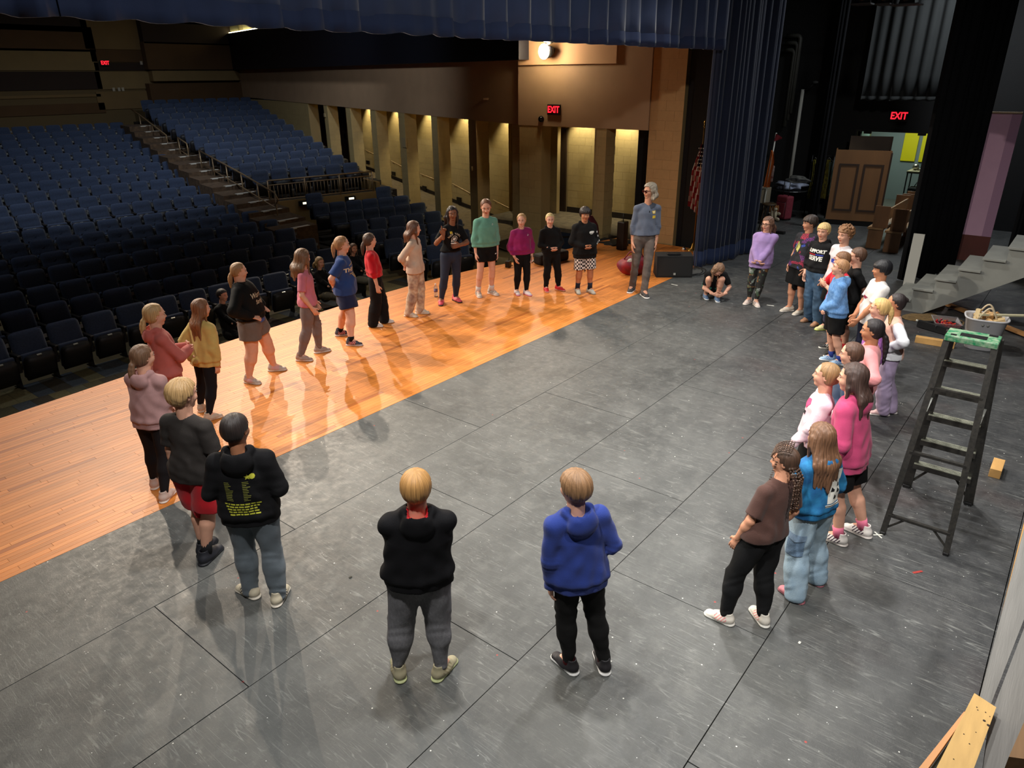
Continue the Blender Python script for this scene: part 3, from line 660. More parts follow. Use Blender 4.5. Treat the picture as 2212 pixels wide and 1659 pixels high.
# risers under the rows
hr = struct_empty('floor_risers')
for r in range(6, len(LROWS)):
    xe, ye, zt = LROWS[r]; R_ = math.hypot(xe-CC[0], ye-CC[1])-.5; R2 = (math.hypot(LROWS[r+1][0]-CC[0], LROWS[r+1][1]-CC[1])-.5) if r+1 < len(LROWS) else R_+2.2
    th = math.atan2(ye-CC[1], xe-CC[0])-.42/R_; V_ = []; F_ = []; z = zt-HB; n = 14
    for i in range(n+1):
        a = th+i*22/R_/n
        for rr, zz in ((R_, -.9), (R_, z), (R2, z)): V_.append((CC[0]+rr*math.cos(a), CC[1]+rr*math.sin(a), zz))
    for i in range(n): a = i*3; F_ += [(a, a+1, a+4, a+3), (a+1, a+2, a+5, a+4)]
    F_.append((0, 1, 2)); MB().add(V_, F_).build('riser', M_CARPETD if r else M_CONC, hr)
for r in range(len(RR2)):
    a, b, zt = RR2[r]; d = (b-a)/np.linalg.norm(b-a); nn = np.array([-d[1], d[0]]); z = zt-HB
    a2 = a-d*.28-nn*.5; b2 = b+d*1.3-nn*.5; nx_ = RR2[r+1] if r+1 < len(RR2) else (a+nn*2, b+nn*2, zt)
    a3 = nx_[0]-d*.28-nn*.5; b3 = nx_[1]+d*1.3-nn*.5
    MB().prism([tuple(a2), tuple(b2), tuple(b3), tuple(a3)], -.9, z).build('riser', M_CARPETD, hr)
for r, (x, y, z) in enumerate(((12.0, 13.6, -.885), (12.4, 14.8, -.835), (12.7, 16.0, -.785), (12.9, 17.05, -.685))):
    MB().prism([(x-.3, y), (x+2.9, y-.95), (x+3.3, 18.6), (x-.1, 19.0)], -.905, z).build('riser', M_CARPETD, hr)
# cream front of the raised block with railing
a, b, zt = RR2[0]; d = (b-a)/np.linalg.norm(b-a); nn = np.array([-d[1], d[0]]); zf = zt-HB
fa, fb = a-d*.45-nn*.62, b+d*.75-nn*.62
mb = MB(); vwall(mb, fa, fb, -.9, zf+.02, .12, nn); mb.build('fascia_wall', mat('cream_fascia', (150, 120, 70), .7), hr)
mb = MB(); vwall(mb, fb-d*.1, fb+nn*1.4-d*.1, -.9, zf+.30, .1, -d); mb.build('fascia_wall', mat('cream_fascia', (150, 120, 70), .7), hr)
rl = thing('guard_railing', 'bronze guard railing with thin balusters in front of the raised right seating block', 'railing')
def fz(px, py):  # point on the railing plane
    v = ray(px, py); A = np.array([[d[0], -v[0]], [d[1], -v[1]]]); t = np.linalg.solve(A, -(fa+nn*.05)); return (v[0]*t[1], v[1]*t[1], CAMH+v[2]*t[1])
A1, B1, A0, B0 = fz(577, 389), fz(803, 372), fz(583, 435), fz(808, 417)
za, zb = (A1[2]+B1[2])/2, zf+.08
A1 = Vector((A1[0], A1[1], za)); B1 = Vector((B1[0], B1[1], za))
MB().tube([A1, B1], .024, 8).build('top_rail', M_BRONZE, rl, True)
MB().tube([A1-Vector((0, 0, .13)), B1-Vector((0, 0, .13))], .016, 8).build('mid_rail', M_BRONZE, rl, True)
MB().tube([(A1.x, A1.y, zb), (B1.x, B1.y, zb)], .016, 8).build('bottom_rail', M_BRONZE, rl, True)
o0 = MB().tube([(0, 0, zb), (0, 0, za-.13)], .009, 6).build('baluster', M_BRONZE, rl, True)
for i in range(30):
    p = A1.lerp(B1, (i+.5)/30); o = o0 if i == 0 else inst(o0, rl); o.location = (p.x, p.y, 0)
for i in range(4):
    p = A1.lerp(B1, i/3); MB().tube([(p.x, p.y, zf), (p.x, p.y, za)], .024, 8).build('post', M_BRONZE, rl, True)
for i, q in enumerate(((655, 438), (754, 428))):
    p = fz(*q); m_ = MB(); c_ = np.array([p[0], p[1]])-nn*.06; vwall(m_, c_-d*.17, c_+d*.17, p[2]-.07, p[2]+.07, .04, -nn); o = m_.build('step_light', M_BLK)
    tag(o, 'black step light in the cream fascia under the railing, %s one' % ['left', 'right'][i], 'step light', 'fascia step lights')
    m_ = MB(); vwall(m_, c_-d*.05-nn*.041, c_+d*.12-nn*.041, p[2]-.03, p[2]+.03, .004, -nn); m_.build('lens', mat('lit_lens', (240, 240, 220), .5, emit=(255, 240, 200), estr=1.5), o)
# aisle stairs with pale nosings
st = struct_empty('floor_aisle_steps')
def onplane(px, py, off=0.0):
    v = ray(px, py); k = .226; x0 = 11.85+off; t = (x0-k*19.4)/(v[0]-k*v[1]); return np.array([v[0]*t, v[1]*t, CAMH+v[2]*t])
NOS = [(640, 492), (615, 476), (581, 455), (553, 436), (524, 418), (499, 401), (470, 385), (446, 369), (423, 353), (400, 338), (377, 323), (360, 310), (344, 297), (325, 284), (314, 272)]
pts = [onplane(*q) for q in NOS]
M_NOSE = mat('pale_step_nosing', (225, 220, 205), .5); M_STEP = mat('step_carpet', (104, 82, 60), .95, var=.45, vscale=9)
for i, p in enumerate(pts):
    q = pts[i+1] if i+1 < len(pts) else p+np.array([.3, 1.4, 0])
    y1 = q[1]+.02; w = .62
    MB().prism([(p[0]-w, p[1]), (p[0]+w, p[1]-.06), (q[0]+w, y1-.06), (q[0]-w, y1)], -.9, p[2]).build('step', M_STEP, st)
    MB().box((p[0]-.2, p[1]-.03, p[2]-.02), (p[0]+.42, p[1]+.09, p[2]+.008), None).build('nosing', M_NOSE, st)
for name, px_, lab in (('aisle_handrail', [(283, 236), (300, 247), (359, 292), (362, 306)], 'bronze pipe handrail on the aisle stairs, topmost of the three'), ('aisle_handrail', [(384, 320), (384, 297), (403, 310), (408, 330)], 'short bronze pipe handrail midway up the aisle stairs'), ('aisle_handrail', [(432, 342), (430, 325), (520, 374), (593, 417), (601, 432), (594, 444)], 'long bronze pipe handrail at the foot of the aisle stairs')):
    t = thing(name, lab, 'handrail', (0, 0, 0), 0, 'aisle handrails'); P3 = [onplane(x, y, .14) for x, y in px_]
    MB().tube(P3, .024, 8).build('top_rail', M_BRONZE, t, True)
    lo = [p-np.array([0, 0, .42]) for p in P3[1:-1]] if len(P3) < 6 else [p-np.array([0, 0, .42]) for p in P3[1:4]]
    if len(lo) > 1: MB().tube(lo, .016, 8).build('lower_rail', M_BRONZE, t, True)
    A_, B_ = P3[1], (P3[-2] if len(P3) < 6 else P3[3]); n = max(2, int(np.linalg.norm(B_-A_)/1.25)+1)
    for i in range(n):
        p = A_+(B_-A_)*i/(n-1); MB().tube([p, p-np.array([0, 0, .92])], .02, 8).build('post', M_BRONZE, t, True)
# ================================================================ CURTAINS
def drape(name, A, B, z0, z1, npl, amp, mat_, parent, seed=0, hem=None, hemmat=None, boxy=1.6, nz=8, wob=.02, zb=None, duty=0.0):
    """pleated cloth hanging between plan points A and B, both sides real (thickness)"""
    r = np.random.default_rng(seed); A = np.array(A, float); B = np.array(B, float); d = B-A; Ln = np.linalg.norm(d); d /= Ln; nn = np.array([-d[1], d[0]])
    n = npl*10; s = np.linspace(0, 1, n+1); ph = s*npl*2*PI+np.cumsum(r.normal(0, .09, n+1)); ampv = amp*(1+.45*np.interp(s*npl, np.arange(npl+1), r.normal(0, 1, npl+1)))
    w = np.clip(np.sin(ph)+duty, -1, 1); w = np.sign(w)*np.abs(w)**(1/boxy)
    V_ = []; F_ = []; zs = np.linspace(z0, z1, nz+1)
    for j, z in enumerate(zs):
        t = j/nz; k = 1-.35*t; sh = wob*np.sin(s*9+t*2)*(1-t); zz = z+(zb(s) if (zb is not None and j == 0) else 0)*1.0
        off = ampv*w*k+sh; p = A[None]+d[None]*(s*Ln+.35*amp*np.cos(ph))[:, None]+nn[None]*off[:, None]
        zcol = np.full(n+1, z)+(0 if j else (.012*np.sin(ph+.7)+(zb(s) if zb is not None else 0)))
        V_ += [(p[i, 0], p[i, 1], zcol[i]) for i in range(n+1)]
    for j in range(nz):
        for i in range(n): a = j*(n+1)+i; F_.append((a, a+1, a+n+2, a+n+1))
    N = len(V_); V_ += [(v[0]+nn[0]*.012, v[1]+nn[1]*.012, v[2]) for v in V_]; F_ += [tuple(N+q for q in f[::-1]) for f in list(F_)]
    for i in range(n): F_.append((i+1, i, N+i, N+i+1))
    o = mesh_obj(name, V_, F_, mat_, parent, True)
    if hem:
        V2 = []; F2 = []
        for j, z in enumerate((z0-.002, z0+hem*.5, z0+hem)):
            e = .010 if j < 2 else .002; p = [(V_[i][0], V_[i][1]) for i in range(n+1)]
            for i in range(n+1):
                o_ = V_[i]; V2.append((o_[0]-nn[0]*e, o_[1]-nn[1]*e, (o_[2] if j == 0 else z)-.0))
        for j in range(2):
            for i in range(n): a = j*(n+1)+i; F2.append((a, a+1, a+n+2, a+n+1))
        M_ = len(V2); V2 += [(v[0]+nn[0]*.034, v[1]+nn[1]*.034, v[2]) for v in V2[:]]; F2 += [tuple(M_+q for q in f[::-1]) for f in list(F2)]
        for i in range(n): F2.append((i+1, i, M_+i, M_+i+1))
        mesh_obj('hem', V2, F2, hemmat or mat_, o, True)
    return o
M_BLUE = mat('blue_velour', (54, 68, 102), .85, var=.18, vscale=3, sheen=.25, bump=.1, bscale=150)
M_BLUED = mat('blue_velour_hem', (32, 48, 84), .85, var=.15, vscale=4, sheen=.1)
val = thing('valance_curtain', 'long pleated blue velour valance hanging across the top of the proscenium', 'curtain')
ALEN = 17.6
for i in range(8):
    a = -4.2+i*2.18; drape('valance_panel', (a, 5.76), (a+2.2, 5.76), 3.955, 5.6, 5, .075, M_BLUE, val, seed=20+i, hem=.17, hemmat=M_BLUED, boxy=5, nz=4, wob=.02, duty=.6)
t = thing('main_curtain', 'tall blue pleated main curtain bunched at the far side of the proscenium opening', 'curtain')
drape('curtain_cloth', (13.2, 5.86), (15.42, 5.58), .03, 9.2, 13, .11, mat('navy_velour', (14, 27, 54), .85, var=.2, vscale=3, sheen=.15), t, seed=3, hem=.3, hemmat=M_BLUED, boxy=1.3, nz=14, wob=.05)
M_GREY = mat('grey_drape', (31, 34, 34), .9, var=.15, vscale=3)
M_BLACKD = mat('black_drape', (10, 11, 14), .9, var=.2, vscale=3, spec=.2)
a, b = onX(1858, 216, 19.6), onX(2035, 222, 19.6)
t = thing('grey_curtain', 'short charcoal-grey curtain hanging high above the backstage doorway', 'curtain')
drape('curtain_cloth', (19.6, a[1]), (19.6, b[1]-.03), a[2], 7.2, 7, .035, M_GREY, t, seed=8, hem=.09, boxy=1.2, nz=8)
t = thing('black_drape', 'tall black leg drape behind the grey stair post', 'curtain'); drape('curtain_cloth', (14.55, 2.42), (15.95, 1.82), .02, 8.5, 8, .06, M_BLACKD, t, seed=11, nz=8)
t = thing('black_drape', 'black leg drape to the right of the lilac flat, behind the upper stairs', 'curtain'); drape('curtain_cloth', (15.9, .96), (16.9, .42), .02, 8.5, 7, .06, M_BLACKD, t, seed=12, nz=8)
t = thing('black_drape', 'narrow black drape hanging beside the left edge of the wooden witness box', 'curtain')
a, b = G(1742, 482), G(1790, 500); drape('curtain_cloth', (18.8, onX(1764, 330, 18.8)[1]), (18.8, onX(1785, 330, 18.8)[1]), .02, 8.5, 3, .04, M_BLACKD, t, seed=13, nz=8)
# ================================================================ STAGE WALLS
M_BW = mat('black_block_wall', (15, 16, 17), .7, var=.2, vscale=2, bump=.2, bscale=60)
XW = 21.0; dy0, dy1, dz = 3.44, 5.20, 2.16
wr = struct_empty('wall_right')
MB().box((XW, -6, -.05), (XW+.25, dy0, 9.4)).box((XW, dy1, -.05), (XW+.25, 9.0, 9.4)).box((XW, dy0, dz), (XW+.25, dy1, 9.4)).build('wall_core', M_BW, wr)
MB().box((15.5, 8.35, -.05), (21.3, 8.6, 9.4)).build('wall_wing', M_BW)['kind'] = 'structure'
MB().box((-6, -5.2, -.4), (23, -5.0, 9.4)).build('wall_rear_stage', M_BW)['kind'] = 'structure'
MB().box((-6.2, -5.2, -.4), (-6.0, 8.4, 9.4)).build('wall_stage_left', M_BW)['kind'] = 'structure'
MB().box((-6, -5.2, 9.3), (23, 6.4, 9.45)).build('ceiling_stage', M_BW)['kind'] = 'structure'
MB().box((-6, -5.2, -.12), (-3.6, 5.9, -.03)).box((-3.6, -5.2, -.12), (21, -2.6, -.03)).build('floor_stage_edge', M_DARKGAP)['kind'] = 'structure'
# doorway, frame, room behind
dd = struct_empty('door_3')
MB().box((XW-.03, dy0-.06, 0), (XW+.28, dy0, dz+.05)).box((XW-.03, dy1, 0), (XW+.28, dy1+.06, dz+.05)).box((XW-.03, dy0, dz), (XW+.28, dy1, dz+.05)).build('door_frame', mat('dark_door_frame', (24, 24, 24), .5), dd)
MB().box((XW+.28, dy1-.03, .02), (XW+1.12, dy1+.02, dz-.02)).build('door_leaf', mat('pale_green_door', (120, 150, 140), .5), dd)
MB().box((XW+.3, dy1-.05, 1.4), (XW+.55, dy1-.03, 2.0)).build('door_glass', mat('glass_bright', (150, 210, 200), .2), dd)
for y in (dy0+.25, dy1-.25): MB().box((XW-.10, y-.09, dz-.05), (XW-.02, y+.09, dz+.02), None, .01).build('door_closer', M_BLK, dd)
br = struct_empty('wall_backstage_room')
MB().box((24.6, 1, 0), (24.7, 5.75, 3)).build('grey_wall', mat('grey_green_wall', (122, 134, 132), .8), br)
MB().box((23.3, 5.75, 0), (23.4, 8, 3)).box((23.3, 5.7, 0), (24.7, 5.8, 3)).build('cream_wall', mat('cream_block', (150, 150, 112), .8), br)
MB().box((XW+.25, 1, -.1), (24.7, 8, 0)).build('room_floor', mat('grey_tile_floor', (96, 96, 88), .4), br)
MB().box((XW+.25, 1, 3.0), (24.7, 8, 3.1)).box((XW+.25, .9, 0), (24.7, 1, 3)).box((XW+.25, 8, 0), (24.7, 8.1, 3)).build('ceiling_room', mat('white_tile_ceiling', (200, 200, 195), .8), br)
for i, (a, b) in enumerate((((1956, 284), (1974, 349)), ((1996, 284), (2020, 352)))):
    p, q = onX(a[0], a[1], 24.5), onX(b[0], b[1], 24.5); o = MB().box((24.55, q[1], q[2]), (24.595, p[1], p[2]+.2)).build('yellow_panel', mat('yellow_panel', (222, 208, 10), .5))
    tag(o, 'bright yellow wall panel seen through the backstage doorway, %s one' % ('left' if i == 0 else 'right'), 'wall panel', 'yellow panels')
tb = thing('metal_table', 'black metal frame table with a pale top beyond the doorway', 'table'); p = onX(1964, 367, 23.0)
zt = p[2]; y0 = onX(2010, 372, 23.0)[1]-.3; y1 = p[1]
MB().box((22.7, y0, zt-.03), (23.3, y1, zt), None).build('tabletop', mat('pale_tabletop', (150, 140, 110), .6), tb)
for x in (22.72, 23.28):
    for y in (y0+.03, y1-.03): MB().box((x-.015, y-.015, 0), (x+.015, y+.015, zt-.03)).build('leg', M_BLK, tb)
MB().box((22.72, y0, zt-.06), (22.75, y1, zt-.03)).box((23.25, y0, zt-.06), (23.28, y1, zt-.03)).build('frame', M_BLK, tb)
p = onX(1978, 362, 23.0); mb = MB().sphere((23.0, p[1], zt+.09), .085, 14, 10).tube([(23.0, p[1]-.05, zt+.02), (23.0, p[1]-.2, zt+.05)], .03); tag(mb.build('silver_helmet', mat('tarnished_silver', (170, 165, 150), .25, .9), None, True), 'round silver object on the pale table beyond the doorway', 'ornament')
p = onX(1982, 408, 22.8); mb = MB().box((22.6, p[1]-.3, p[2]-.15), (22.95, p[1]+.22, p[2]+.05), None, .04).tube([(22.8, p[1]-.12, p[2]+.04), (22.8, p[1]-.05, p[2]+.16), (22.8, p[1]+.05, p[2]+.16), (22.8, p[1]+.1, p[2]+.04)], .012); tag(mb.build('black_bag', mat('black_bag', (14, 16, 15), .7)), 'black handled bag under the pale table beyond the doorway', 'bag')
p = onX(1941, 251, XW-.1); exit_sign((XW-.06, p[1], p[2]), -PI/2, 'red EXIT sign glowing above the backstage doorway', housing=(8, 8, 8), sc=1.12)
# bent conduits, white pole, flags
p1 = onX(1704, 78, XW-.1)
for i, (dyv, dzv) in enumerate(((0, 0), (.06, -.17), (.12, -.34))):
    y, z = p1[1]-dyv*0, p1[2]+dzv; pts_ = [(XW-.12, y+.05, z)]+[(XW-.12, y-.22+dyv*.9-.10*math.sin(a), z-.10+.10*math.cos(a)) for a in np.linspace(0, PI/2, 6)]+[(XW-.12, y-.32+dyv*.9, z-1.9)]
    tag(MB().tube(pts_, .055, 10).build('wall_conduit', mat('grey_black_conduit', (70, 70, 64), .5), None, True), 'thick bent dark pipe on the black backstage wall, %s of three' % ['top', 'middle', 'bottom'][i], 'pipe', 'bent wall pipes')
pa, pb = onX(1737, 193, XW-.18), onX(1697, 440, XW-.18)
t = thing('white_pole', 'tall slim white pole standing against the black backstage wall', 'pole', (XW-.18, (pa[1]+pb[1])/2, 0)); MB().tube([(0, 0, 0), (0, 0, pa[2])], .045, 10).build('pole', mat('white_pvc', (190, 190, 180), .5), t, True)
MB().tube([(0, 0, pa[2]-.03), (-.05, -.13, pa[2]), (-.05, -.26, pa[2]+.12)], .01, 6).build('wire', M_BLK, t, True); MB().sphere((-.05, -.31, pa[2]+.17), .07, 10, 8, (.6, 1.2, .6)).build('clip_lamp', mat('dull_grey', (70, 72, 70), .5), t, True)
def cloth_strip(name, pts_l, pts_r, mat_, parent, fold=.02, nf=4, n=24, tones=None):
    """hanging cloth between two edge polylines (given top to bottom)"""
    V_ = []; F_ = []; m = 14
    L_ = np.array(pts_l, float); R_ = np.array(pts_r, float); tt = np.linspace(0, 1, m+1)
    li = np.array([np.interp(tt, np.linspace(0, 1, len(L_)), L_[:, k]) for k in range(3)]).T; ri = np.array([np.interp(tt, np.linspace(0, 1, len(R_)), R_[:, k]) for k in range(3)]).T
    for j in range(m+1):
        for i in range(n+1):
            s = i/n; p = li[j]*(1-s)+ri[j]*s; V_.append((p[0]-fold*math.sin(s*nf*2*PI+j*.12)-.02, p[1], p[2]))
    for j in range(m):
        for i in range(n): a = j*(n+1)+i; F_.append((a, a+1, a+n+2, a+n+1))
    N = len(V_); V_ += [(v[0]+.008, v[1], v[2]) for v in V_]; F_ += [tuple(N+q for q in f[::-1]) for f in list(F_)]
    o = mesh_obj(name, V_, F_, mat_, parent, True)
    if tones: set_tone(o, [tones((k % (m*n)) % n/n, (k % (m*n))//n/m) for k in range(2*m*n)])
    return o
t = thing('orange_flag', 'orange flag on a white staff standing behind the edge of the blue curtain', 'flag'); FX = 18.6
q = lambda x, y: onX(x, y, FX)
MB().tube([q(1677, 287), q(1652, 430), q(1648, 470)], .018, 8).build('staff', mat('white_pvc', (190, 190, 180), .5), t, True)
cloth_strip('flag_cloth', [q(1667, 324), q(1660, 360), q(1651, 404)], [q(1671, 326), q(1674, 348), q(1664, 405)], mat('orange_flag_cloth', (190, 92, 22), .8, var=.3, vscale=8), t, .03, 2)
cloth_strip('pennant', [q(1677, 288), q(1673, 305)], [q(1690, 297), q(1689, 300)], mat('dark_red_pennant', (120, 22, 34), .8), t, .01, 1, 8)
cloth_strip('garment', [q(1672, 357), q(1668, 372), q(1665, 392)], [q(1674, 360), q(1672, 375), q(1670, 393)], mat('white_red_cloth', (140, 60, 60), .8, col2=(200, 190, 180), vscale=16), t, .02, 2, 8)
MB().lathe([(.16, 0), (.16, .02), (.05, .05), (.025, .25)], (FX, q(1648, 470)[1], 0), 16).build('base', M_BLK, t)
M_STARS = mat('flag_cloth', (255, 255, 255), .8, vertex='tone')
t = thing('national_flag', 'United States flag with gold spear finial hanging beside the blue curtain', 'flag'); FX = 14.75; q = lambda x, y: onX(x, y, FX)
pt, pbm = q(1527, 264), G(1497, 541); pt = (pbm[0], pbm[1], pt[2]); FX = pbm[0]
MB().tube([(pt[0], pt[1], .02), (pt[0], pt[1], pt[2]-.1)], .014, 8).build('staff', mat('gold_staff', (150, 112, 50), .35, .7), t, True)
MB().lathe([(.001, .16), (.03, .10), (.012, .05), (.03, .03), (.012, 0), (.012, -.05)], (pt[0], pt[1], pt[2]-.1), 12).build('finial', mat('gold_metal', (200, 160, 80), .25, .9), t, True)
MB().lathe([(.15, 0), (.15, .02), (.06, .05), (.03, .16)], (pt[0], pt[1], 0), 18).build('base', mat('gold_metal', (200, 160, 80), .25, .9), t, True)
def flagtone(s, v):
    if v < .38 and s > .30: return lin((26, 34, 70))
    return lin((150, 30, 38)) if int((s*3+v*5.5)*1.6) % 2 == 0 else lin((196, 186, 180))
cl = cloth_strip('flag_cloth', [(FX, pt[1]+.02, pt[2]-.42), (FX, pt[1]+.17, 1.7), (FX, pt[1]+.20, .95)], [(FX, pt[1]-.05, pt[2]-.42), (FX, pt[1]-.10, 1.7), (FX, pt[1]-.05, .78)], M_STARS, t, .03, 3, 24, flagtone)
mb = MB()
for i in range(7):
    for j in range(3):
        y = pt[1]+.05-.045*j-(i % 2)*.02; z = pt[2]-.50-i*.075
        mb.prism([(0, 0)]*0 or [(FX-.062, y-.010), (FX-.060, y-.010), (FX-.060, y+.010), (FX-.062, y+.010)], z-.010, z+.010)
mb.build('stars', mat('white_tape', (215, 215, 205), .7), cl)
p = onX(1493, 437, 14.95); t = MB().box((14.93, p[1]-.06, p[2]-.10), (14.99, p[1]+.03, p[2]+.03), None, .01).tube([(14.95, p[1]-.06, p[2]+.02), (14.93, p[1]-.11, p[2]+.08), (14.93, p[1]-.08, p[2]+.14), (14.95, p[1]-.01, p[2]+.16)], .008, 6)
tag(t.build('wall_hook', mat('silver_grey', (150, 155, 160), .4, .3), None, True), 'small silver bracket on the black wall left of the national flag', 'bracket')
# stage light fixtures at the top edge
for i, (px_, w) in enumerate(((1868, .3), (1915, .22), (1962, .42))):
    p = onX(px_, -12, 13.6); t = thing('stage_lamp', 'black hanging stage lantern at the top edge above the grey curtain, %s of three' % ['left', 'middle', 'right'][i], 'stage light', (13.6, p[1], p[2]), 0, 'hanging lanterns')
    MB().tube([(0, 0, .16), (0, 0, -.14)], [.06, .12], 14).build('body', M_BLK, t, True); MB().box((-.16, -w/2, -.15), (.16, w/2, -.13)).build('barn_door', M_BLK, t)
    MB().lathe([(.10, 0), (.10, .005)], (0, 0, -.146), 14).build('lens', mat('lit_lens_warm', (255, 240, 200), .4, emit=(255, 236, 200), estr=2.5), t)
    MB().box((-.02, -.02, .16), (.02, .02, .45)).build('clamp', M_BLK, t)
p = onX(1915, -12, 13.6); tag(MB().tube([(13.6, p[1]-2.5, p[2]+.46), (13.6, p[1]+2.5, p[2]+.46)], .025, 8).build('lighting_pipe', M_BLK, None, True), 'black horizontal lighting pipe above the hanging lanterns', 'pipe')

# ================================================================ WITNESS BOX, PEWS
def rot2(a): return np.array([math.cos(a), math.sin(a)])
M_PLYB = mat('brown_stained_plywood', (128, 88, 50), .5, var=.18, vscale=3, stretch=(1, 1, .25), bump=.05)
M_PLYD = mat('dark_moulding', (50, 30, 14), .5)
A = np.array([19.38, 5.22]); B = np.array([19.70, 4.02]); d = (B-A)/np.linalg.norm(B-A); nb = np.array([-d[1], d[0]]); Wb = np.linalg.norm(B-A); Hb = 1.80
wbx = thing('witness_box', 'tall brown wooden witness box with two framed panels in front of the doorway', 'courtroom set piece', (A[0], A[1], 0), math.atan2(d[1], d[0]))
MB().box((0, 0, .13), (Wb, .03, Hb)).build('front_board', M_PLYB, wbx)
for x0 in (.12, Wb/2+.05):
    w = Wb/2-.17; mbf = MB(); f = .045
    for bx in ((x0, .36, x0+w, .36+f), (x0, Hb-.30-f, x0+w, Hb-.30), (x0, .36+f, x0+f, Hb-.30-f), (x0+w-f, .36+f, x0+w, Hb-.30-f)): mbf.box((bx[0], -.018, bx[1]), (bx[2], 0, bx[3]))
    mbf.build('moulding', M_PLYD, wbx)
MB().box((Wb-.03, .03, .13), (Wb, .75, Hb)).build('side_board', M_PLYB, wbx); MB().box((0, .03, .13), (.03, .75, Hb)).build('side_board', M_PLYB, wbx)
MB().box((Wb-.02, -.01, .13), (Wb+.015, .03, Hb-.02)).build('corner_post', M_PLYD, wbx)
MB().box((.28, .72, .13), (Wb, .75, Hb+.30)).build('back_board', mat('grey_brown_board', (88, 70, 52), .5), wbx)
MB().box((0, 0, Hb), (Wb, .06, Hb+.02)).build('top_rail', M_PLYB, wbx); MB().box((.06, .05, 0), (Wb-.06, .7, .13)).build('dolly', M_BLACKPAINT, wbx)
M_PEW = mat('pew_wood', (146, 104, 68), .5, var=.35, vscale=4, stretch=(1, 1, .3), bump=.05); M_PEW2 = mat('pew_wood_pale', (172, 132, 88), .5, var=.3, vscale=5, stretch=(.3, 1, 1))
for i, (x, y, L_, lab) in enumerate(((17.15, 3.38, 1.9, 'brown plank pew seen end-on, directly before the wooden witness box'), (16.95, 2.98, 1.9, 'brown plank pew with knotty end board, nearest to the black drape'), (19.3, 3.3, .5, 'dark pew end standing further back by the doorway'))):
    t = thing('wooden_pew', lab, 'pew', (x, y, 0), 0, 'wooden pews')
    for xx in (0, L_):
        MB().box((xx, 0, .0), (xx+.03, .30, .42)).build('leg_board', M_PEW, t); MB().box((xx, -.06, .46), (xx+.03, .24, .92)).build('end_board', M_PEW, t)
    MB().box((-.06, .0, .42), (L_+.08, .32, .46)).build('seat_plank', M_PEW2, t); MB().box((.03, -.03, .62), (L_, -.0, .86)).build('back_plank', M_PEW2, t)
# rack with dresses, clothes table, suitcase, plush dog, stool, carton
M_DRS = mat('yellow_sequin_dress', (150, 140, 50), .5, col2=(70, 60, 24), vscale=14); M_DRS2 = mat('pale_teal_dress', (84, 110, 104), .6, col2=(120, 130, 110), vscale=14)
FX = 20.2; q = lambda x, y: onX(x, y, FX)
t = thing('clothes_rack', 'dark garment rack half hidden behind the witness box', 'clothes rack'); a, b = q(1756, 335), q(1806, 319)
MB().tube([(a[0], a[1], a[2]), (b[0], b[1]-.3, a[2])], .015, 8).build('rail', M_BLK, t, True)
for p in (a, b): MB().tube([(p[0], p[1], 0), (p[0], p[1], a[2])], .015, 8).build('upright', M_BLK, t, True)
for lab, L_, R_, m_ in (('yellow sparkly dress hanging left of the narrow black drape', [q(1758, 345), q(1755, 380), q(1744, 428)], [q(1764, 345), q(1765, 380), q(1752, 430)], M_DRS), ('yellow sparkly dress hanging right of the narrow black drape', [q(1787, 345), q(1780, 390), q(1773, 428)], [q(1795, 345), q(1792, 390), q(1786, 430)], M_DRS), ('pale teal garment beside the yellow dress on the rack', [q(1792, 350), q(1790, 385), q(1786, 425)], [q(1800, 350), q(1798, 390), q(1794, 420)], M_DRS2)):
    o = thing('hanging_dress', lab, 'dress'); cloth_strip('cloth', L_, R_, m_, o, .03, 3, 16); MB().tube([L_[0], ((L_[0][0]+R_[0][0])/2, (L_[0][1]+R_[0][1])/2, L_[0][2]+.06), R_[0]], .008, 6).build('hanger', mat('wire_grey', (120, 120, 110), .4), o, True)
p = onX(1706, 409, 20.0); t = thing('round_table', 'small dark round table holding a heap of folded clothes', 'table', (20.0, p[1], 0)); zt = p[2]
MB().lathe([(.45, zt-.03), (.46, zt-.015), (.45, zt)], n=24).build('tabletop', M_BLK, t); MB().tube([(0, 0, .03), (0, 0, zt-.03)], .03).build('pedestal', M_METAL2, t, True); MB().lathe([(.25, 0), (.25, .02), (.04, .05)]).build('base', M_BLK, t)
def blob(name, cen, sc, m_, parent=None, seed=0, amp=.12):
    bm = bmesh.new(); bmesh.ops.create_icosphere(bm, subdivisions=4, radius=1); r = np.random.default_rng(seed); K = r.normal(0, 1, (6, 3))*3; ph = r.uniform(0, 6, 6)
    for v in bm.verts:
        n = 1+amp*sum(math.sin(K[i] @ np.array(v.co)+ph[i]) for i in range(6))/2.2; v.co = Vector((cen[0]+v.co.x*sc[0]*n, cen[1]+v.co.y*sc[1]*n, cen[2]+v.co.z*sc[2]*n))
    me = bpy.data.meshes.new(name); bm.to_mesh(me); bm.free(); me.materials.append(m_); me.polygons.foreach_set('use_smooth', [True]*len(me.polygons)); o = bpy.data.objects.new(name, me); link(o, parent); return o
tag(blob('clothes_pile', (20.0, p[1]+.03, zt+.09), (.28, .36, .11), mat('pale_blue_clothes', (150, 160, 180), .8, col2=(90, 96, 110), vscale=7), None, 4, .25), 'heap of pale blue folded clothes on the small round table', 'clothes')
tag(blob('clothes_pile', (20.15, p[1]-.15, zt+.24), (.2, .26, .09), mat('dark_clothes', (54, 54, 52), .8, col2=(110, 110, 104), vscale=9), None, 5, .3), 'dark scarves heaped on top of the pale blue clothes', 'clothes')
p = G(1690, 474); t = thing('suitcase', 'maroon upright rolling suitcase on the floor backstage', 'suitcase', (p[0], p[1], 0), -.5); M_MAR = mat('maroon_fabric', (128, 44, 58), .7, var=.2, vscale=20)
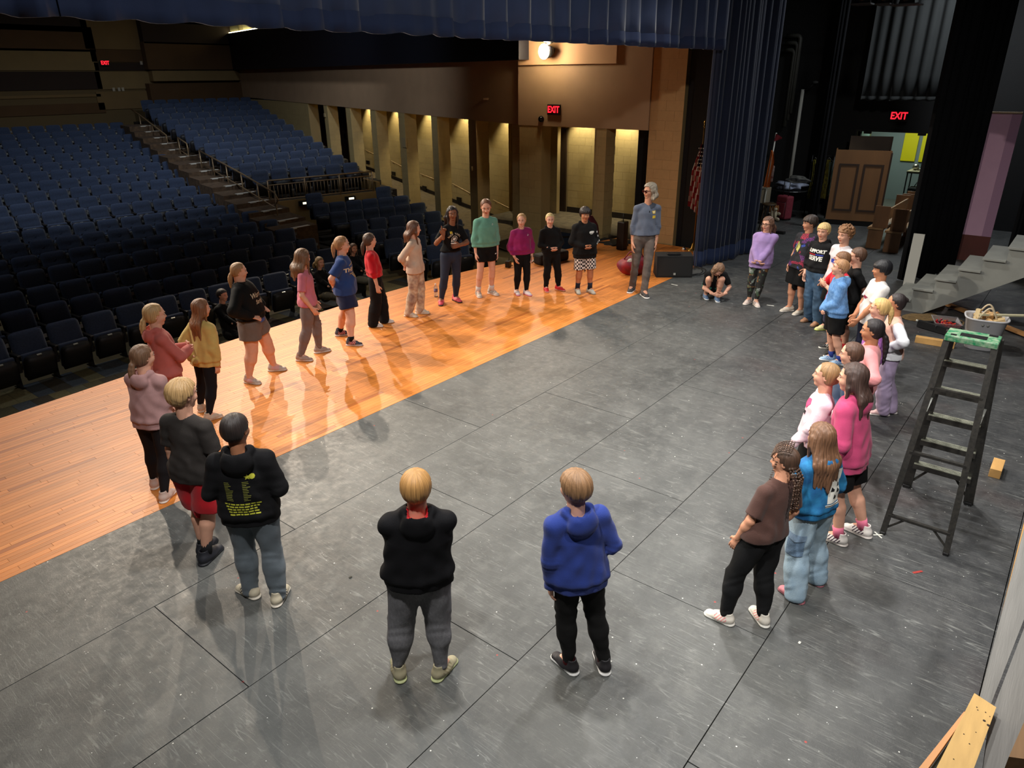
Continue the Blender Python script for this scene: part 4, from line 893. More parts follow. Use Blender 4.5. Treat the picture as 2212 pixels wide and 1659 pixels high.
MB().box((-.12, -.2, .03), (.12, .2, .62), None, .04).build('case', M_MAR, t); MB().box((-.145, -.16, .08), (-.12, .16, .45), None, .012).build('front_pocket', M_MAR, t)
MB().tube([(0, -.1, .62), (0, -.1, .98), (0, .1, .98), (0, .1, .62)], .012, 6).build('handle', M_BLK, t, True); MB().tube([(-.15, -.19, .08), (-.15, -.19, .47), (-.15, .19, .47), (-.15, .19, .08)], .008, 6).build('zip', mat('dark_zip', (40, 12, 16), .6), t, True)
for s in (-1, 1): MB().tube([(.08, s*.16-.015, .03), (.08, s*.16+.015, .03)], .03, 10).build('wheel', M_BLK, t, True)
p = G(1674, 474); t = thing('plush_dog', 'cream and tan plush dog slumped against the maroon suitcase', 'soft toy', (p[0]-.15, p[1]+.02, 0), -2.4); M_CR = mat('cream_plush', (200, 190, 165), .95, bump=.5, bscale=90); M_TN = mat('tan_plush', (140, 90, 46), .95, bump=.5, bscale=90)
blob('body', (0, 0, .15), (.10, .11, .15), M_CR, t, 1, .05); blob('head', (.05, 0, .33), (.10, .09, .085), M_TN, t, 2, .05)
for s in (-1, 1): blob('ear', (.02, s*.10, .30), (.035, .03, .09), M_TN, t, 3, .04); blob('leg', (.14, s*.07, .05), (.12, .04, .045), M_CR, t, 4, .03); blob('arm', (.08, s*.12, .18), (.09, .035, .04), M_CR, t, 4, .03)
blob('muzzle', (.13, 0, .31), (.05, .045, .04), M_CR, t, 2, .03)
p = G(1655, 496); t = thing('wooden_stool', 'dark round wooden stool beside the blue curtain', 'stool', (p[0], p[1], 0)); M_STL = mat('dark_stained_wood', (60, 44, 20), .5)
MB().lathe([(.16, .60), (.17, .62), (.16, .64)]).build('seat', M_STL, t)
for a in (.8, 2.4, 3.9, 5.5): MB().tube([(.12*math.cos(a), .12*math.sin(a), .6), (.2*math.cos(a), .2*math.sin(a), 0)], .016, 8).build('leg', M_STL, t, True)
MB().tube([(.165*math.cos(a), .165*math.sin(a), .25) for a in np.linspace(0, 6.28, 13)[:-1]], .01, 6, True).build('ring', M_STL, t, True)
p = onX(1645, 430, 18.9); tag(MB().box((18.9, p[1]-.12, p[2]-.1), (19.2, p[1]+.3, p[2]+.28), None, .005).build('cardboard_box', mat('beige_carton', (150, 140, 118), .8)), 'beige carton behind the blue curtain edge, above the stool', 'box')
tag(MB().box((18.85, p[1]-.2, 0), (19.3, p[1]+.35, p[2]-.1), None, .01).build('black_crate', M_BLACKPAINT), 'black crate under the beige carton behind the curtain', 'crate')
p = G(1686, 505); tag(MB().box((p[0]-.06, p[1]-.1, 0), (p[0]+.06, p[1]+.1, .06), None, .01).build('black_shoe_box', M_BLK), 'small black object lying on the floor right of the girl in lavender', 'box')

# ================================================================ LILAC FLATS, SHELF, STAIRS
M_LIL = mat('lilac_painted_flat', (196, 156, 180), .8, var=.06, vscale=3); M_LIL2 = mat('lilac_dark_stripe', (160, 124, 150), .8); M_RB = mat('red_brown_paint', (88, 40, 32), .7, var=.2, vscale=3); M_PINE = mat('pine_lumber', (206, 160, 96), .6, var=.25, vscale=5, stretch=(.25, 1, 1), bump=.05)
def flat(lab, x, ya, yb, z1, grp):
    t = thing('scenery_flat', lab, 'scenery flat', (x, yb, 0), 0, grp); w = ya-yb
    MB().box((0, 0, .52), (.02, w, z1)).build('panel', M_LIL, t); MB().box((-.004, 0, .52), (0, w*.28, z1)).build('painted_stripe', M_LIL2, t); MB().box((0, 0, 0), (.02, w, .52)).build('lower_panel', M_RB, t)  # darker stripe along one side of the panel
    MB().box((-.06, w-.07, .15), (0, w, z1-.02)).build('side_rail', M_LIL, t); MB().box((-.05, 0, z1-.03), (.03, w, z1)).build('top_rail', mat('beige_edge', (150, 130, 104), .7), t)
    MB().box((-.055, w-.07, -.0), (.0, w, .15)).box((-.05, w-.03, .42), (-.0, w+.12, .46)).build('foot_block', M_PINE, t); return t
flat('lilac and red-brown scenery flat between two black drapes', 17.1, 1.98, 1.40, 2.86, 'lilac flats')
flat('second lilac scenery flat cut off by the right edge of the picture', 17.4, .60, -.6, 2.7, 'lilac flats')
t = thing('storage_shelf', 'cluttered grey metal shelf seen between the black drape and the lilac flat', 'shelf', (20.3, 2.2, 0)); M_SH = mat('grey_shelf', (130, 130, 122), .5)
for z in (.45, .95, 1.4): MB().box((0, 0, z), (.4, .9, z+.03)).build('shelf_board', M_SH, t)
for x in (.02, .38):
    for y in (.02, .88): MB().box((x-.02, y-.02, 0), (x+.02, y+.02, 1.6)).build('post', M_BLK, t)
tag(blob('striped_cloth', (20.4, 2.75, 1.5), (.16, .2, .08), mat('red_white_cloth', (150, 40, 54), .8, col2=(190, 180, 175), vscale=16), None, 6, .25), 'red and white cloth on the top of the grey shelf', 'cloth')
tag(MB().box((20.35, 2.5, .98), (20.6, 2.85, 1.2), None, .01).build('storage_bin', mat('dull_green_bin', (80, 90, 84), .6)), 'dull green bin on the middle level of the grey shelf', 'bin')
tag(MB().tube([(20.1, 2.3, .42), (20.15, 2.8, .85)], .012, 6).tube([(20.1, 2.45, .42), (20.15, 2.9, .75)], .012, 6).build('chrome_stand', M_METAL, None, True), 'folded chrome stand leaning on the grey shelf', 'stand')
tag(MB().box((19.9, 2.0, 0), (20.2, 3.0, .42), None, .01).build('red_brown_box', M_RB), 'red-brown painted box in front of the grey shelf', 'box')
M_GP = mat('grey_painted_wood', (142, 144, 138), .6, var=.14, vscale=4, bump=.08)
sx0, sx1 = 12.68, 13.72
t = thing('escape_stairs', 'grey painted wooden stair unit rising out of frame at right', 'stairs')
for k in range(1, 9):
    z = .2*k; yn = 1.91-.28*(k-2); MB().box((sx0-.04, yn-.30, z-.035), (sx1+.03, yn, z), None, .005).build('tread', M_GP, t)
for x in (sx0, sx1-.03):
    poly = []
    for k in range(1, 9): yn = 1.91-.28*(k-2); poly += [(yn-.02, .2*(k-1)-.035 if k > 1 else 0), (yn-.02, .2*k-.036)]
    poly += [(-.05, 1.56), (-.05, 1.14), (1.70, 0)]
    V_ = [(x, p[0], p[1]) for p in poly]+[(x+.03, p[0], p[1]) for p in poly]; n = len(poly)
    MB().add(V_, [tuple(range(n)), tuple(range(2*n-1, n-1, -1))]+[(i, i+n, (i+1) % n+n, (i+1) % n) for i in range(n)]).build('stringer', M_GP, t)
p = onX(1995, 507, 13.75); tag(MB().box((13.76, p[1]-.02, 0), (13.80, p[1]+.15, p[2])).build('grey_post', mat('pale_grey_post', (165, 165, 158), .6)), 'upright pale grey plank standing at the foot of the grey stairs', 'post')
a, b = G(2016, 652), G(2260, 748)
tag(MB().bar((a[0], a[1], .05), (b[0], b[1], .05), .09, .04).build('pine_beam', mat('worn_pine', (168, 120, 70), .6, var=.3, vscale=5)), 'long worn pine beam lying on the floor behind the white bin', 'lumber')
a, b = G(1976, 738), G(2061, 752); tag(MB().bar((a[0], a[1], .045), (b[0], b[1], .045), .09, .09, bev=.004).build('pine_offcut', M_PINE), 'short chunky pine two-by-four on the floor beside the ladder top', 'lumber')
t = thing('black_brace', 'black painted angled timber brace on the floor behind the pine offcut', 'brace'); a, b, c_ = G(1982, 706), G(2090, 738), G(2075, 706)
MB().bar((a[0], a[1], .06), (b[0], b[1], .06), .06, .1).build('long_arm', M_BLACKPAINT, t); MB().bar((a[0]+.03, a[1], .06), (c_[0], c_[1], .06), .04, .05).build('short_arm', M_BLACKPAINT, t); MB().sphere((a[0]-.02, a[1]+.02, .1), .02).build('bolt', M_METAL, t)
p = G(2152, 1018); tag(MB().box((p[0]-.16, p[1]-.045, 0), (p[0]+.11, p[1]+.05, .09), Matrix.Identity(4), .003).build('pine_block', M_PINE), 'single orange-tinged pine block on the floor to the right of the ladder', 'wood block')
p = G(2020, 690); tag(blob('sawdust_heap', (p[0]-.1, p[1], .0), (.32, .30, .02), mat('sawdust', (120, 96, 58), .95, var=.4, vscale=20), None, 9, .4), 'smear of sawdust and wood scraps on the dark floor behind the clear tub', 'sawdust')
p = G(2040, 712); t = thing('clear_tub', 'clear plastic tub full of red and orange bits', 'tub', (p[0], p[1], 0), .3)
M_CLR = mat('clear_plastic', (225, 215, 220), .15, trans=.85); V_ = []; F_ = []
for sc_, z in ((.13, .0), (.17, .15), (.182, .15), (.14, -.0)): V_ += [(-sc_*1.2, -sc_, z), (sc_*1.2, -sc_, z), (sc_*1.2, sc_, z), (-sc_*1.2, sc_, z)]
for l in range(3):
    for k in range(4): F_.append((l*4+k, l*4+(k+1) % 4, l*4+4+(k+1) % 4, l*4+4+k))
F_ += [(3, 2, 1, 0)]; MB().add(V_, F_).build('tub_body', M_CLR, t)
mb = MB(); cols = []
for i in range(170):
    x, y, z = random.uniform(-.15, .15), random.uniform(-.12, .12), random.uniform(.01, .115); M_ = Matrix.Translation((x, y, z)) @ Matrix.Rotation(random.random()*6, 4, (random.random(), random.random(), 1)); mb.box((-.014, -.008, -.006), (.014, .008, .006), M_); c_ = lin(random.choice([(214, 40, 30), (196, 24, 40), (226, 84, 30), (170, 30, 60)])); cols += [c_]*6
o = mb.build('red_bits', mat('red_plastic_bits', (200, 40, 30), .4, vertex='tone'), None, kind='stuff'); set_tone(o, cols); o.location = t.location; o.rotation_euler = (0, 0, .3); tag(o, 'mass of red and orange plastic bits filling the clear tub', 'bits')
# white bin with blocks
p = G(2112, 755); t = thing('white_bin', 'white plastic bin with rope handles heaped with wood offcuts, behind the ladder', 'bin', (p[0]+.12, p[1], 0), .2); M_WP = mat('white_plastic', (206, 206, 208), .45)
def srect(r, z, e=.62, sx_=1.0, sy_=1.0, n=32):
    out = []
    for k in range(n):
        a = 2*PI*k/n; c_, s_ = math.cos(a), math.sin(a); out.append((r*sx_*math.copysign(abs(c_)**e, c_), r*sy_*math.copysign(abs(s_)**e, s_), z))
    return out
prof = [(.155, 0), (.165, .01), (.215, .42), (.222, .425), (.235, .44), (.235, .455), (.218, .455), (.208, .43), (.155, .03)]; V_ = []; F_ = []
for r, z in prof: V_ += srect(r, z, .62, 1.0, 1.15)
for i in range(len(prof)-1):
    for k in range(32): F_.append((i*32+k, i*32+(k+1) % 32, (i+1)*32+(k+1) % 32, (i+1)*32+k))
F_ += [tuple(range(32))[::-1], tuple(len(prof)*32-32+k for k in range(32))]; MB().add(V_, F_).build('bin_body', M_WP, t, True)
for s in (-1, 1): MB().tube([(s*.10-.02, -.11+.22*u, .43+.17*math.sin(PI*u)) for u in np.linspace(0, 1, 11)], .012, 8).build('rope_handle', mat('cream_rope', (206, 190, 160), .8), t, True)
for dy in (-.03, .03): MB().sphere((-.218, .02+dy, .38), .016, 10, 6).build('grommet', M_METAL2, t, True)
M_PB = [mat('pale_pine_%d' % i, c_, .6, var=.15, vscale=12) for i, c_ in enumerate(((226, 196, 142), (206, 166, 112), (236, 210, 160), (186, 140, 90)))]
bases = []
for i in range(20):
    a = random.random()*6.28; r = .15*math.sqrt(random.random()); sz = random.uniform(.035, .06)
    M_ = Matrix.Translation((t.location.x+r*math.cos(a), t.location.y+r*math.sin(a), .40+.08*(1-r/.15)+.02*random.random())) @ Matrix.Rotation(random.random()*6, 4, (random.random(), random.random(), random.random()+.2)); ex = (2.0 if i % 5 == 0 else 1.2)
    o = MB().box((-sz*ex, -sz*.7, -sz*.5), (sz*ex, sz*.7, sz*.5), None, .002).build('wood_offcut', M_PB[i % 4]); o.matrix_world = M_
    tag(o, 'pale pine offcut among those heaped in the white bin', 'wood offcut', 'offcuts in the white bin')
p = G(2180, 700); o = MB().box((-.35, -.03, -.01), (.25, .03, .01)).build('pale_lath', mat('pale_lath', (190, 184, 150), .6)); o.location = (t.location.x+.05, t.location.y-.22, .50); o.rotation_euler = (0, 0, -1.0); tag(o, 'pale painted lath sticking out of the white bin to the right', 'lath')

# ================================================================ LADDER
lad = thing('step_ladder', 'black fibreglass step ladder with a green paint-spattered cap', 'ladder', (6.33, .46, 0))
M_LB = mat('black_fibreglass', (30, 29, 27), .45, vscale=40, col2=(44, 42, 38)); M_LA = mat('worn_aluminium', (176, 178, 160), .4, .5, var=.35, vscale=20); M_LG = mat('green_spattered_cap', (22, 112, 70), .45, col2=(130, 150, 126), vscale=26)
LT = 1.66
fr = [(-.48, .24), (-.48, -.23)]; bk = [(.47, .25), (.48, -.25)]; tf = [(-.07, .165), (-.07, -.155)]; tb_ = [(.09, .165), (.09, -.155)]
for (a, b) in zip(fr, tf): MB().bar((a[0], a[1], 0), (b[0], b[1], LT), .026, .045, (0, 1, 0)).build('rear_leg', M_LB, lad)
for (a, b) in zip(bk, tb_): MB().bar((a[0], a[1], 0), (b[0], b[1], LT), .03, .075, (0, 1, 0)).build('rail', M_LB, lad)
def lpt(pair, top, z, j): a, b = pair[j], top[j]; f = z/LT; return (a[0]+(b[0]-a[0])*f, a[1]+(b[1]-a[1])*f, z)
for k in range(5):
    z = .30+k*.275; a, b = lpt(bk, tb_, z, 0), lpt(bk, tb_, z, 1)
    st_ = MB().box((a[0]-.04, b[1]+.005, z-.05), (a[0]+.042, a[1]-.005, z-.004)).build('step', M_LB, lad); mbs = MB()
    for g in range(4): mbs.box((a[0]-.038+g*.02, b[1]+.01, z-.004), (a[0]-.025+g*.02, a[1]-.01, z+.003))
    mbs.build('tread_ribs', M_LA, st_)
for z in (.17, .72, 1.25):
    a, b = lpt(fr, tf, z, 0), lpt(fr, tf, z, 1); MB().bar(a, b, .035, .02).build('rear_brace', M_LB, lad)
for j, s in ((0, 1), (1, -1)):
    a = lpt(bk, tb_, .02, j); MB().bar((a[0], a[1], .03), (lpt(bk, tb_, .28, j)[0], a[1]-s*.16, .27), .02, .02).build('corner_brace', M_LB, lad)
    a = lpt(fr, tf, .04, j); MB().bar((a[0], a[1], .05), (lpt(fr, tf, .17, j)[0], a[1]-s*.13, .165), .015, .012).build('corner_brace', M_LB, lad)
    a = lpt(fr, tf, 1.0, j); b = lpt(bk, tb_, 1.0, j); MB().bar((a[0], a[1], 1.02), ((a[0]+b[0])/2, (a[1]+b[1])/2, .97), .018, .006).bar(((a[0]+b[0])/2, (a[1]+b[1])/2, .97), (b[0], b[1], 1.02), .018, .006).build('spreader', M_METAL2, lad)
    MB().box((bk[j][0]-.045, bk[j][1]-.03, 0), (bk[j][0]+.045, bk[j][1]+.03, .03), None, .004).build('foot', M_BLK, lad); MB().box((fr[j][0]-.025, fr[j][1]-.02, 0), (fr[j][0]+.025, fr[j][1]+.02, .025), None, .004).build('foot', M_BLK, lad)
cap = MB().box((-.10, -.175, LT-.03), (.12, .185, LT+.02), None, .008).build('cap', M_LG, lad)
MB().box((-.06, -.09, LT+.02), (.02, .09, LT+.024)).box((.06, -.15, LT+.02), (.10, -.09, LT+.024)).box((-.08, .11, LT+.02), (-.05, .15, LT+.024)).build('tool_slots', M_BLK, cap)

# ================================================================ NEAR PLATFORM (bottom right)
ZP = 1.38; CORN = lambda *q: [tuple(G(x, y, ZP)[:2]) for x, y in q]
M_GW = mat('grey_weathered_board', (112, 111, 108), .7, var=.22, vscale=3, stretch=(.6, 10, 10), bump=.15, bscale=20)
plat = thing('platform', 'unfinished wooden platform edge of grey and raw boards in the near right corner', 'platform')
MB().prism(CORN((2240, 1036), (2113, 1519), (2135, 1535), (2260, 1215))[::1], ZP-.02, ZP).build('deck_board', M_GW, plat)
MB().prism(CORN((2260, 1232), (2140, 1545), (2118, 1700), (2330, 1560), (2380, 1250)), ZP-.02, ZP).build('deck_board', M_GW, plat)
MB().prism(CORN((2232, 1060), (2176, 1290), (2182, 1290), (2240, 1080)), ZP-.12, ZP-.02).build('joist', M_PINE, plat)
MB().prism(CORN((2099, 1514), (1995, 1720), (2082, 1720), (2146, 1545)), ZP-.0, ZP+.04).build('crossbar', mat('raw_pine_near', (196, 160, 100), .55, var=.16, vscale=6, stretch=(1, 6, 6), bump=.06), plat)
mb = MB()
for (x, y, r) in ((2110, 1528, 1), (2112, 1534, 1), (2129, 1539, 1), (2126, 1557, 2.2), (2135, 1567, 2.4), (2082, 1586, 1), (2108, 1582, .8), (2094, 1607, 1), (2138, 1548, .8), (2060, 1640, 1)):
    g = G(x, y, ZP+.04); mb.lathe([(.0022*r, .0402), (.0022*r, .0412)], (g[0], g[1], ZP), 10)
mb.build('screw_holes', mat('dark_knot', (40, 28, 20), .8), plat)
MB().prism(CORN((2081, 1541), (1962, 1690), (1985, 1690), (2086, 1548)), ZP-.01, ZP+.01).build('plywood_edge', mat('ply_edge', (190, 140, 96), .7), plat)
MB().prism(CORN((2086, 1548), (1985, 1690), (2030, 1700), (2097, 1552)), ZP-.25, ZP-.02).build('plywood_sheet', mat('dark_ply', (50, 54, 50), .7), plat)
MB().prism(CORN((2300, 1420), (2212, 1565), (2162, 1680), (2300, 1700)), ZP+.02, ZP+.10).build('brown_board', mat('brown_plank', (120, 92, 62), .7, var=.25, vscale=4, stretch=(1, 8, 8)), plat)
for x, y in ((1.85, -.16), (4.0, -.22)): MB().box((x, y-.3, 0), (x+.09, y-.21, ZP-.02)).build('post', M_PINE, plat)

# ================================================================ THINGS ON THE APRON
a, b = np.array([12.1, 6.08]), np.array([12.51, 5.53]); t = thing('stage_monitor', 'black wedge monitor speaker on the wooden apron behind the grey-haired man', 'speaker', (12.1, 6.15, 0), math.atan2(-.55, .41))
w = .68; V_ = [(0, 0, 0), (w, 0, 0), (w, .38, 0), (0, .38, 0), (0, .02, .22), (w, .02, .22), (w, .3, .43), (0, .3, .43), (0, .38, .36), (w, .38, .36)]
MB().add([(0, 0, 0), (w, 0, 0), (w, .40, 0), (0, .40, 0), (0, .05, .40), (w, .05, .40), (w, .34, .42), (0, .34, .42)], [(3, 2, 1, 0), (4, 5, 6, 7), (0, 1, 5, 4), (1, 2, 6, 5), (2, 3, 7, 6), (3, 0, 4, 7)]).build('cabinet', M_BLACKPAINT, t)
mb = MB().box((.03, -.012, .03), (w-.03, .0, .37), Matrix.Rotation(-.124, 4, 'X')); mb.build('grille', mat('speaker_grille', (18, 18, 18), .6, bump=.8, bscale=300), t)
MB().box((w/2-.02, -.018, .05), (w/2+.02, -.011, .09), Matrix.Rotation(-.124, 4, 'X')).build('badge', M_METAL, t); MB().box((.2, .1, .41), (.45, .2, .44), None, .01).build('handle', M_BLK, t)
p = G(1396, 596); t = thing('red_bag', 'red and maroon sports bag on the floor behind the legs of the grey-haired man', 'bag', (p[0]-.05, p[1]+.25, 0), -.9); blob('bag_body', (0, 0, .17), (.32, .2, .19), mat('red_bag', (160, 26, 34), .6, col2=(90, 20, 50), vscale=6), t, 7, .12); MB().tube([(-.2, 0, .3), (-.1, -.03, .45), (.1, -.03, .45), (.2, 0, .3)], .014, 6).build('strap', M_MAR, t, True); blob('white_patch', (-.1, -.13, .28), (.06, .03, .06), mat('white_tape', (215, 215, 205)), t, 8, .1)
p = G(1290, 542); t = thing('maroon_backpack', 'dark maroon backpack behind the boy in checkered shorts', 'backpack', (p[0]+.05, p[1]+.25, 0), .2); blob('pack_body', (0, 0, .36), (.26, .18, .36), mat('maroon_pack', (84, 16, 36), .6, var=.3, vscale=8), t, 9, .08); MB().tube([(-.05, 0, .7), (0, 0, .78), (.05, 0, .7)], .012, 6).build('grab_loop', M_BLK, t, True)
p = G(1212, 570); t = thing('black_duffel', 'low black equipment case on the apron behind the boy in red shoes', 'case', (p[0], p[1]+.25, 0), -.25); MB().box((-.38, -.12, 0), (.40, .14, .22), None, .05).build('case_body', M_BLACKPAINT, t); MB().tube([(-.1, -.12, .18), (-.06, -.16, .24), (.08, -.16, .24), (.1, -.12, .18)], .01, 6).build('handle', M_BLK, t, True)
a = [G(*q_)[:2] for q_ in ((1209, 560), (1221, 551), (1228, 553), (1218, 561))]; flat_thing('red_folder', 'flat red folder on the wooden apron between the two boys in black hoodies', 'folder', a, mat('red_card', (220, 60, 50), .5), .004, .003)
p = G(1368, 545); t = thing('black_stand', 'slim black case standing at the foot of the tan wall left of the grey-haired man', 'case', (p[0]+.1, p[1]+.35, 0)); MB().box((-.1, -.09, 0), (.1, .09, .62), None, .02).build('case_body', M_BLK, t); MB().tube([(0, 0, .62), (0, 0, .78)], .012, 6).build('tip', M_BLK, t, True)
p = G(1320, 533); tag(blob('black_cloth', (p[0]+.45, p[1]+.1, .0), (.35, .30, .035), M_BLACKPAINT, None, 3, .35), 'crumpled black cloth on the floor at the foot of the tan recess wall', 'cloth')
t = thing('coiled_cable', 'loose black cable coiled on the floor beside the black monitor speaker', 'cable'); p = G(1522, 596)
pts_ = [(p[0]+.24*math.cos(a)*(1+.05*a)+.1, p[1]+.35+.18*math.sin(a)*(1+.05*a), .012+.006*(i % 3)) for i, a in enumerate(np.linspace(0, 15, 60))]; MB().tube(pts_, .008, 6).build('cable', M_BLK, t, True)
p = G(1490, 583); t = thing('brass_lamp', 'small shiny metal stand base beside the blue curtain foot', 'stand', (p[0]+.55, p[1]+.42, 0)); MB().lathe([(.10, 0), (.09, .02), (.02, .05), (.018, .22), (.05, .25), (.02, .3)]).build('body', mat('chrome', (220, 215, 200), .12, 1), t, True)
p = G(942, 641); t = thing('water_bottle', 'clear plastic water bottle standing on the apron edge beside the woman in jeans', 'bottle', (p[0], p[1], 0)); MB().lathe([(.030, 0), (.034, .01), (.034, .14), (.030, .17), (.013, .205), (.013, .22)], n=16).build('bottle_body', mat('bottle_plastic', (230, 235, 240), .08, trans=.8), t, True)
MB().lathe([(.0345, .09), (.0345, .14)], n=16).build('label_band', mat('bottle_label', (120, 110, 150), .5), t, True); MB().lathe([(.015, .215), (.015, .235)], n=12).build('cap', mat('white_cap', (235, 235, 235), .4), t, True)
p = G(688, 702); t = thing('power_brick', 'black power adapter with a short cable on the carpet edge behind the pink shirt girl', 'adapter', (p[0], p[1]+.05, 0), .6); MB().box((-.09, -.05, 0), (.09, .05, .05), None, .008).build('brick', M_BLK, t); MB().tube([(.09, 0, .02), (.16, .03, .02), (.2, .1, .03), (.16, .16, .05)], .006, 6).build('cable', M_BLK, t, True)
p = G(1098, 577); t = thing('small_radio', 'little black battery box on the apron left of the magenta sweatshirt girl', 'device', (p[0], p[1], 0), .2); MB().box((-.06, -.045, 0), (.06, .045, .13), None, .008).build('box', M_BLK, t); MB().tube([(.03, 0, .13), (.03, 0, .2)], .006, 6).build('antenna', M_BLK, t, True); MB().tube([(.06, 0, .01), (.15, -.03, .005), (.18, .02, .005)], .005, 6).build('cable', M_BLK, t, True)
t = thing('floor_cable', 'thin black cable on the boards left of the boy in red shoes', 'cable'); pts_ = [G(x, y) for x, y in ((1146, 556), (1158, 555), (1168, 549), (1176, 540))]; MB().tube([(q_[0], q_[1], .012) for q_ in pts_], .008, 6).build('cable', M_BLK, t, True)
a = [G(*q_)[:2] for q_ in ((1144, 566), (1150, 561), (1153, 565), (1148, 569))]; flat_thing('white_plug', 'small white plug on the boards beside the magenta sweatshirt girl', 'plug', a, M_WTAPE, .012, .011)
# ================================================================ PEOPLE: distance-field bodies polygonised with surface nets
def nrm(v): v = np.asarray(v, float); return v/max(1e-9, np.linalg.norm(v))
class Field:
    def __init__(s, lo, hi, h):
        s.h = h; s.lo = np.array(lo, float); s.n = np.maximum(4, np.ceil((np.array(hi)-s.lo)/h).astype(int)+1); s.D = np.full(s.n, 1.0, np.float32)
        s.ax = [s.lo[i]+h*np.arange(s.n[i]) for i in range(3)]
    def _sub(s, lo, hi):
        a = np.maximum(0, np.floor((np.array(lo)-s.lo)/s.h).astype(int)); b = np.minimum(s.n, np.ceil((np.array(hi)-s.lo)/s.h).astype(int)+1)
        if (b <= a).any(): return None
        sl = tuple(slice(int(a[i]), int(b[i])) for i in range(3))
        X = s.ax[0][sl[0]][:, None, None]; Y = s.ax[1][sl[1]][None, :, None]; Z = s.ax[2][sl[2]][None, None, :]
        return sl, X, Y, Z
    def _mix(s, sl, d, k, op):
        A = s.D[sl]
        if op == '-': d = -d; h = np.maximum(k-np.abs(A-d), 0)/max(k, 1e-6); s.D[sl] = np.maximum(A, d)+h*h*k*.25
        else: h = np.maximum(k-np.abs(A-d), 0)/max(k, 1e-6); s.D[sl] = np.minimum(A, d)-h*h*k*.25
    def cone(s, a, b, ra, rb, k=.02, op='+', flat=None, fr=1.0):
        """rounded cone from a to b; flat = direction along which the section is squeezed by fr"""
        a = np.array(a, float); b = np.array(b, float); R = max(ra, rb)+k+s.h*2
        q = s._sub(np.minimum(a, b)-R, np.maximum(a, b)+R)
        if q is None: return
        sl, X, Y, Z = q; d = b-a; L2 = max(d @ d, 1e-9); px, py, pz = X-a[0], Y-a[1], Z-a[2]
        t = np.clip((px*d[0]+py*d[1]+pz*d[2])/L2, 0, 1); qx, qy, qz = px-t*d[0], py-t*d[1], pz-t*d[2]
        r = ra+(rb-ra)*t; q2 = qx*qx+qy*qy+qz*qz
        if flat is not None:
            f = nrm(flat); c = qx*f[0]+qy*f[1]+qz*f[2]; q2 = q2+c*c*(1/fr**2-1); dd = (np.sqrt(q2)-r)*(fr if fr < 1 else 1)
        else: dd = np.sqrt(q2)-r
        s._mix(sl, dd, k, op)
    def ell(s, c, rad, fr=None, k=.02, op='+'):
        """ellipsoid; fr = 3 axis rows"""
        c = np.array(c, float); rad = np.array(rad, float); R = rad.max()+k+2*s.h; q = s._sub(c-R, c+R)
        if q is None: return
        sl, X, Y, Z = q; px, py, pz = X-c[0], Y-c[1], Z-c[2]
        if fr is not None: u = [fr[i][0]*px+fr[i][1]*py+fr[i][2]*pz for i in range(3)]
        else: u = [px, py, pz]
        g = np.sqrt((u[0]/rad[0])**2+(u[1]/rad[1])**2+(u[2]/rad[2])**2); g2 = np.sqrt((u[0]/rad[0]**2)**2+(u[1]/rad[1]**2)**2+(u[2]/rad[2]**2)**2)+1e-6
        s._mix(sl, g*(g-1)/g2, k, op)
    def plane(s, p, n, keep_below=True, k=.004):
        """cut away the side the normal points to"""
        p = np.array(p, float); n = nrm(n); X, Y, Z = s.ax[0][:, None, None], s.ax[1][None, :, None], s.ax[2][None, None, :]
        d = (X-p[0])*n[0]+(Y-p[1])*n[1]+(Z-p[2])*n[2]; s.D = np.maximum(s.D, d.astype(np.float32))
    def disp(s, fn):
        X, Y, Z = s.ax[0][:, None, None], s.ax[1][None, :, None], s.ax[2][None, None, :]; s.D = (s.D+fn(X, Y, Z)).astype(np.float32)
    def mesh(s):
        D = s.D.copy(); D[0], D[-1], D[:, 0], D[:, -1], D[:, :, 0], D[:, :, -1] = (1,)*6
        S = D < 0; n = np.array(D.shape)-1
        c = np.zeros(n, np.int8); cs = [(i, j, k) for i in (0, 1) for j in (0, 1) for k in (0, 1)]
        for i, j, k in cs: c += S[i:i+n[0], j:j+n[1], k:k+n[2]]
        act = np.nonzero((c > 0) & (c < 8)); m = len(act[0])
        if m == 0: return np.zeros((0, 3)), np.zeros((0, 4), int)
        idx = np.full(n, -1, np.int32); idx[act] = np.arange(m); A = np.stack(act, 1)
        acc = np.zeros((m, 3)); cnt = np.zeros(m); val = {o: D[A[:, 0]+o[0], A[:, 1]+o[1], A[:, 2]+o[2]] for o in cs}
        for o in cs:
            for ax in range(3):
                if o[ax]: continue
                e = list(o); e[ax] = 1; e = tuple(e); v0, v1 = val[o], val[e]; x = (v0 < 0) != (v1 < 0); t = np.where(x, v0/np.where(x, v0-v1, 1), 0)
                p = np.zeros((m, 3)); p[:, 0] = o[0]; p[:, 1] = o[1]; p[:, 2] = o[2]; p[:, ax] += t; acc += p*x[:, None]; cnt += x
        V_ = s.lo+s.h*(A+acc/cnt[:, None]); F_ = []
        for ax in range(3):
            u, w = (ax+1) % 3, (ax+2) % 3; a = [slice(None)]*3; b = [slice(None)]*3; a[ax] = slice(0, -1); b[ax] = slice(1, None); S0, S1 = S[tuple(a)], S[tuple(b)]
            e = np.stack(np.nonzero(S0 != S1), 1); e = e[(e[:, u] > 0) & (e[:, w] > 0) & (e[:, u] < n[u]) & (e[:, w] < n[w])]
            if len(e) == 0: continue
            q = []
            for du, dw in ((1, 1), (0, 1), (0, 0), (1, 0)):
                f = e.copy(); f[:, u] -= du; f[:, w] -= dw; q.append(idx[f[:, 0], f[:, 1], f[:, 2]])
            q = np.stack(q, 1); ins = S0[e[:, 0], e[:, 1], e[:, 2]]; q[~ins] = q[~ins][:, ::-1]; F_.append(q[(q >= 0).all(1)])
        return V_, np.concatenate(F_)
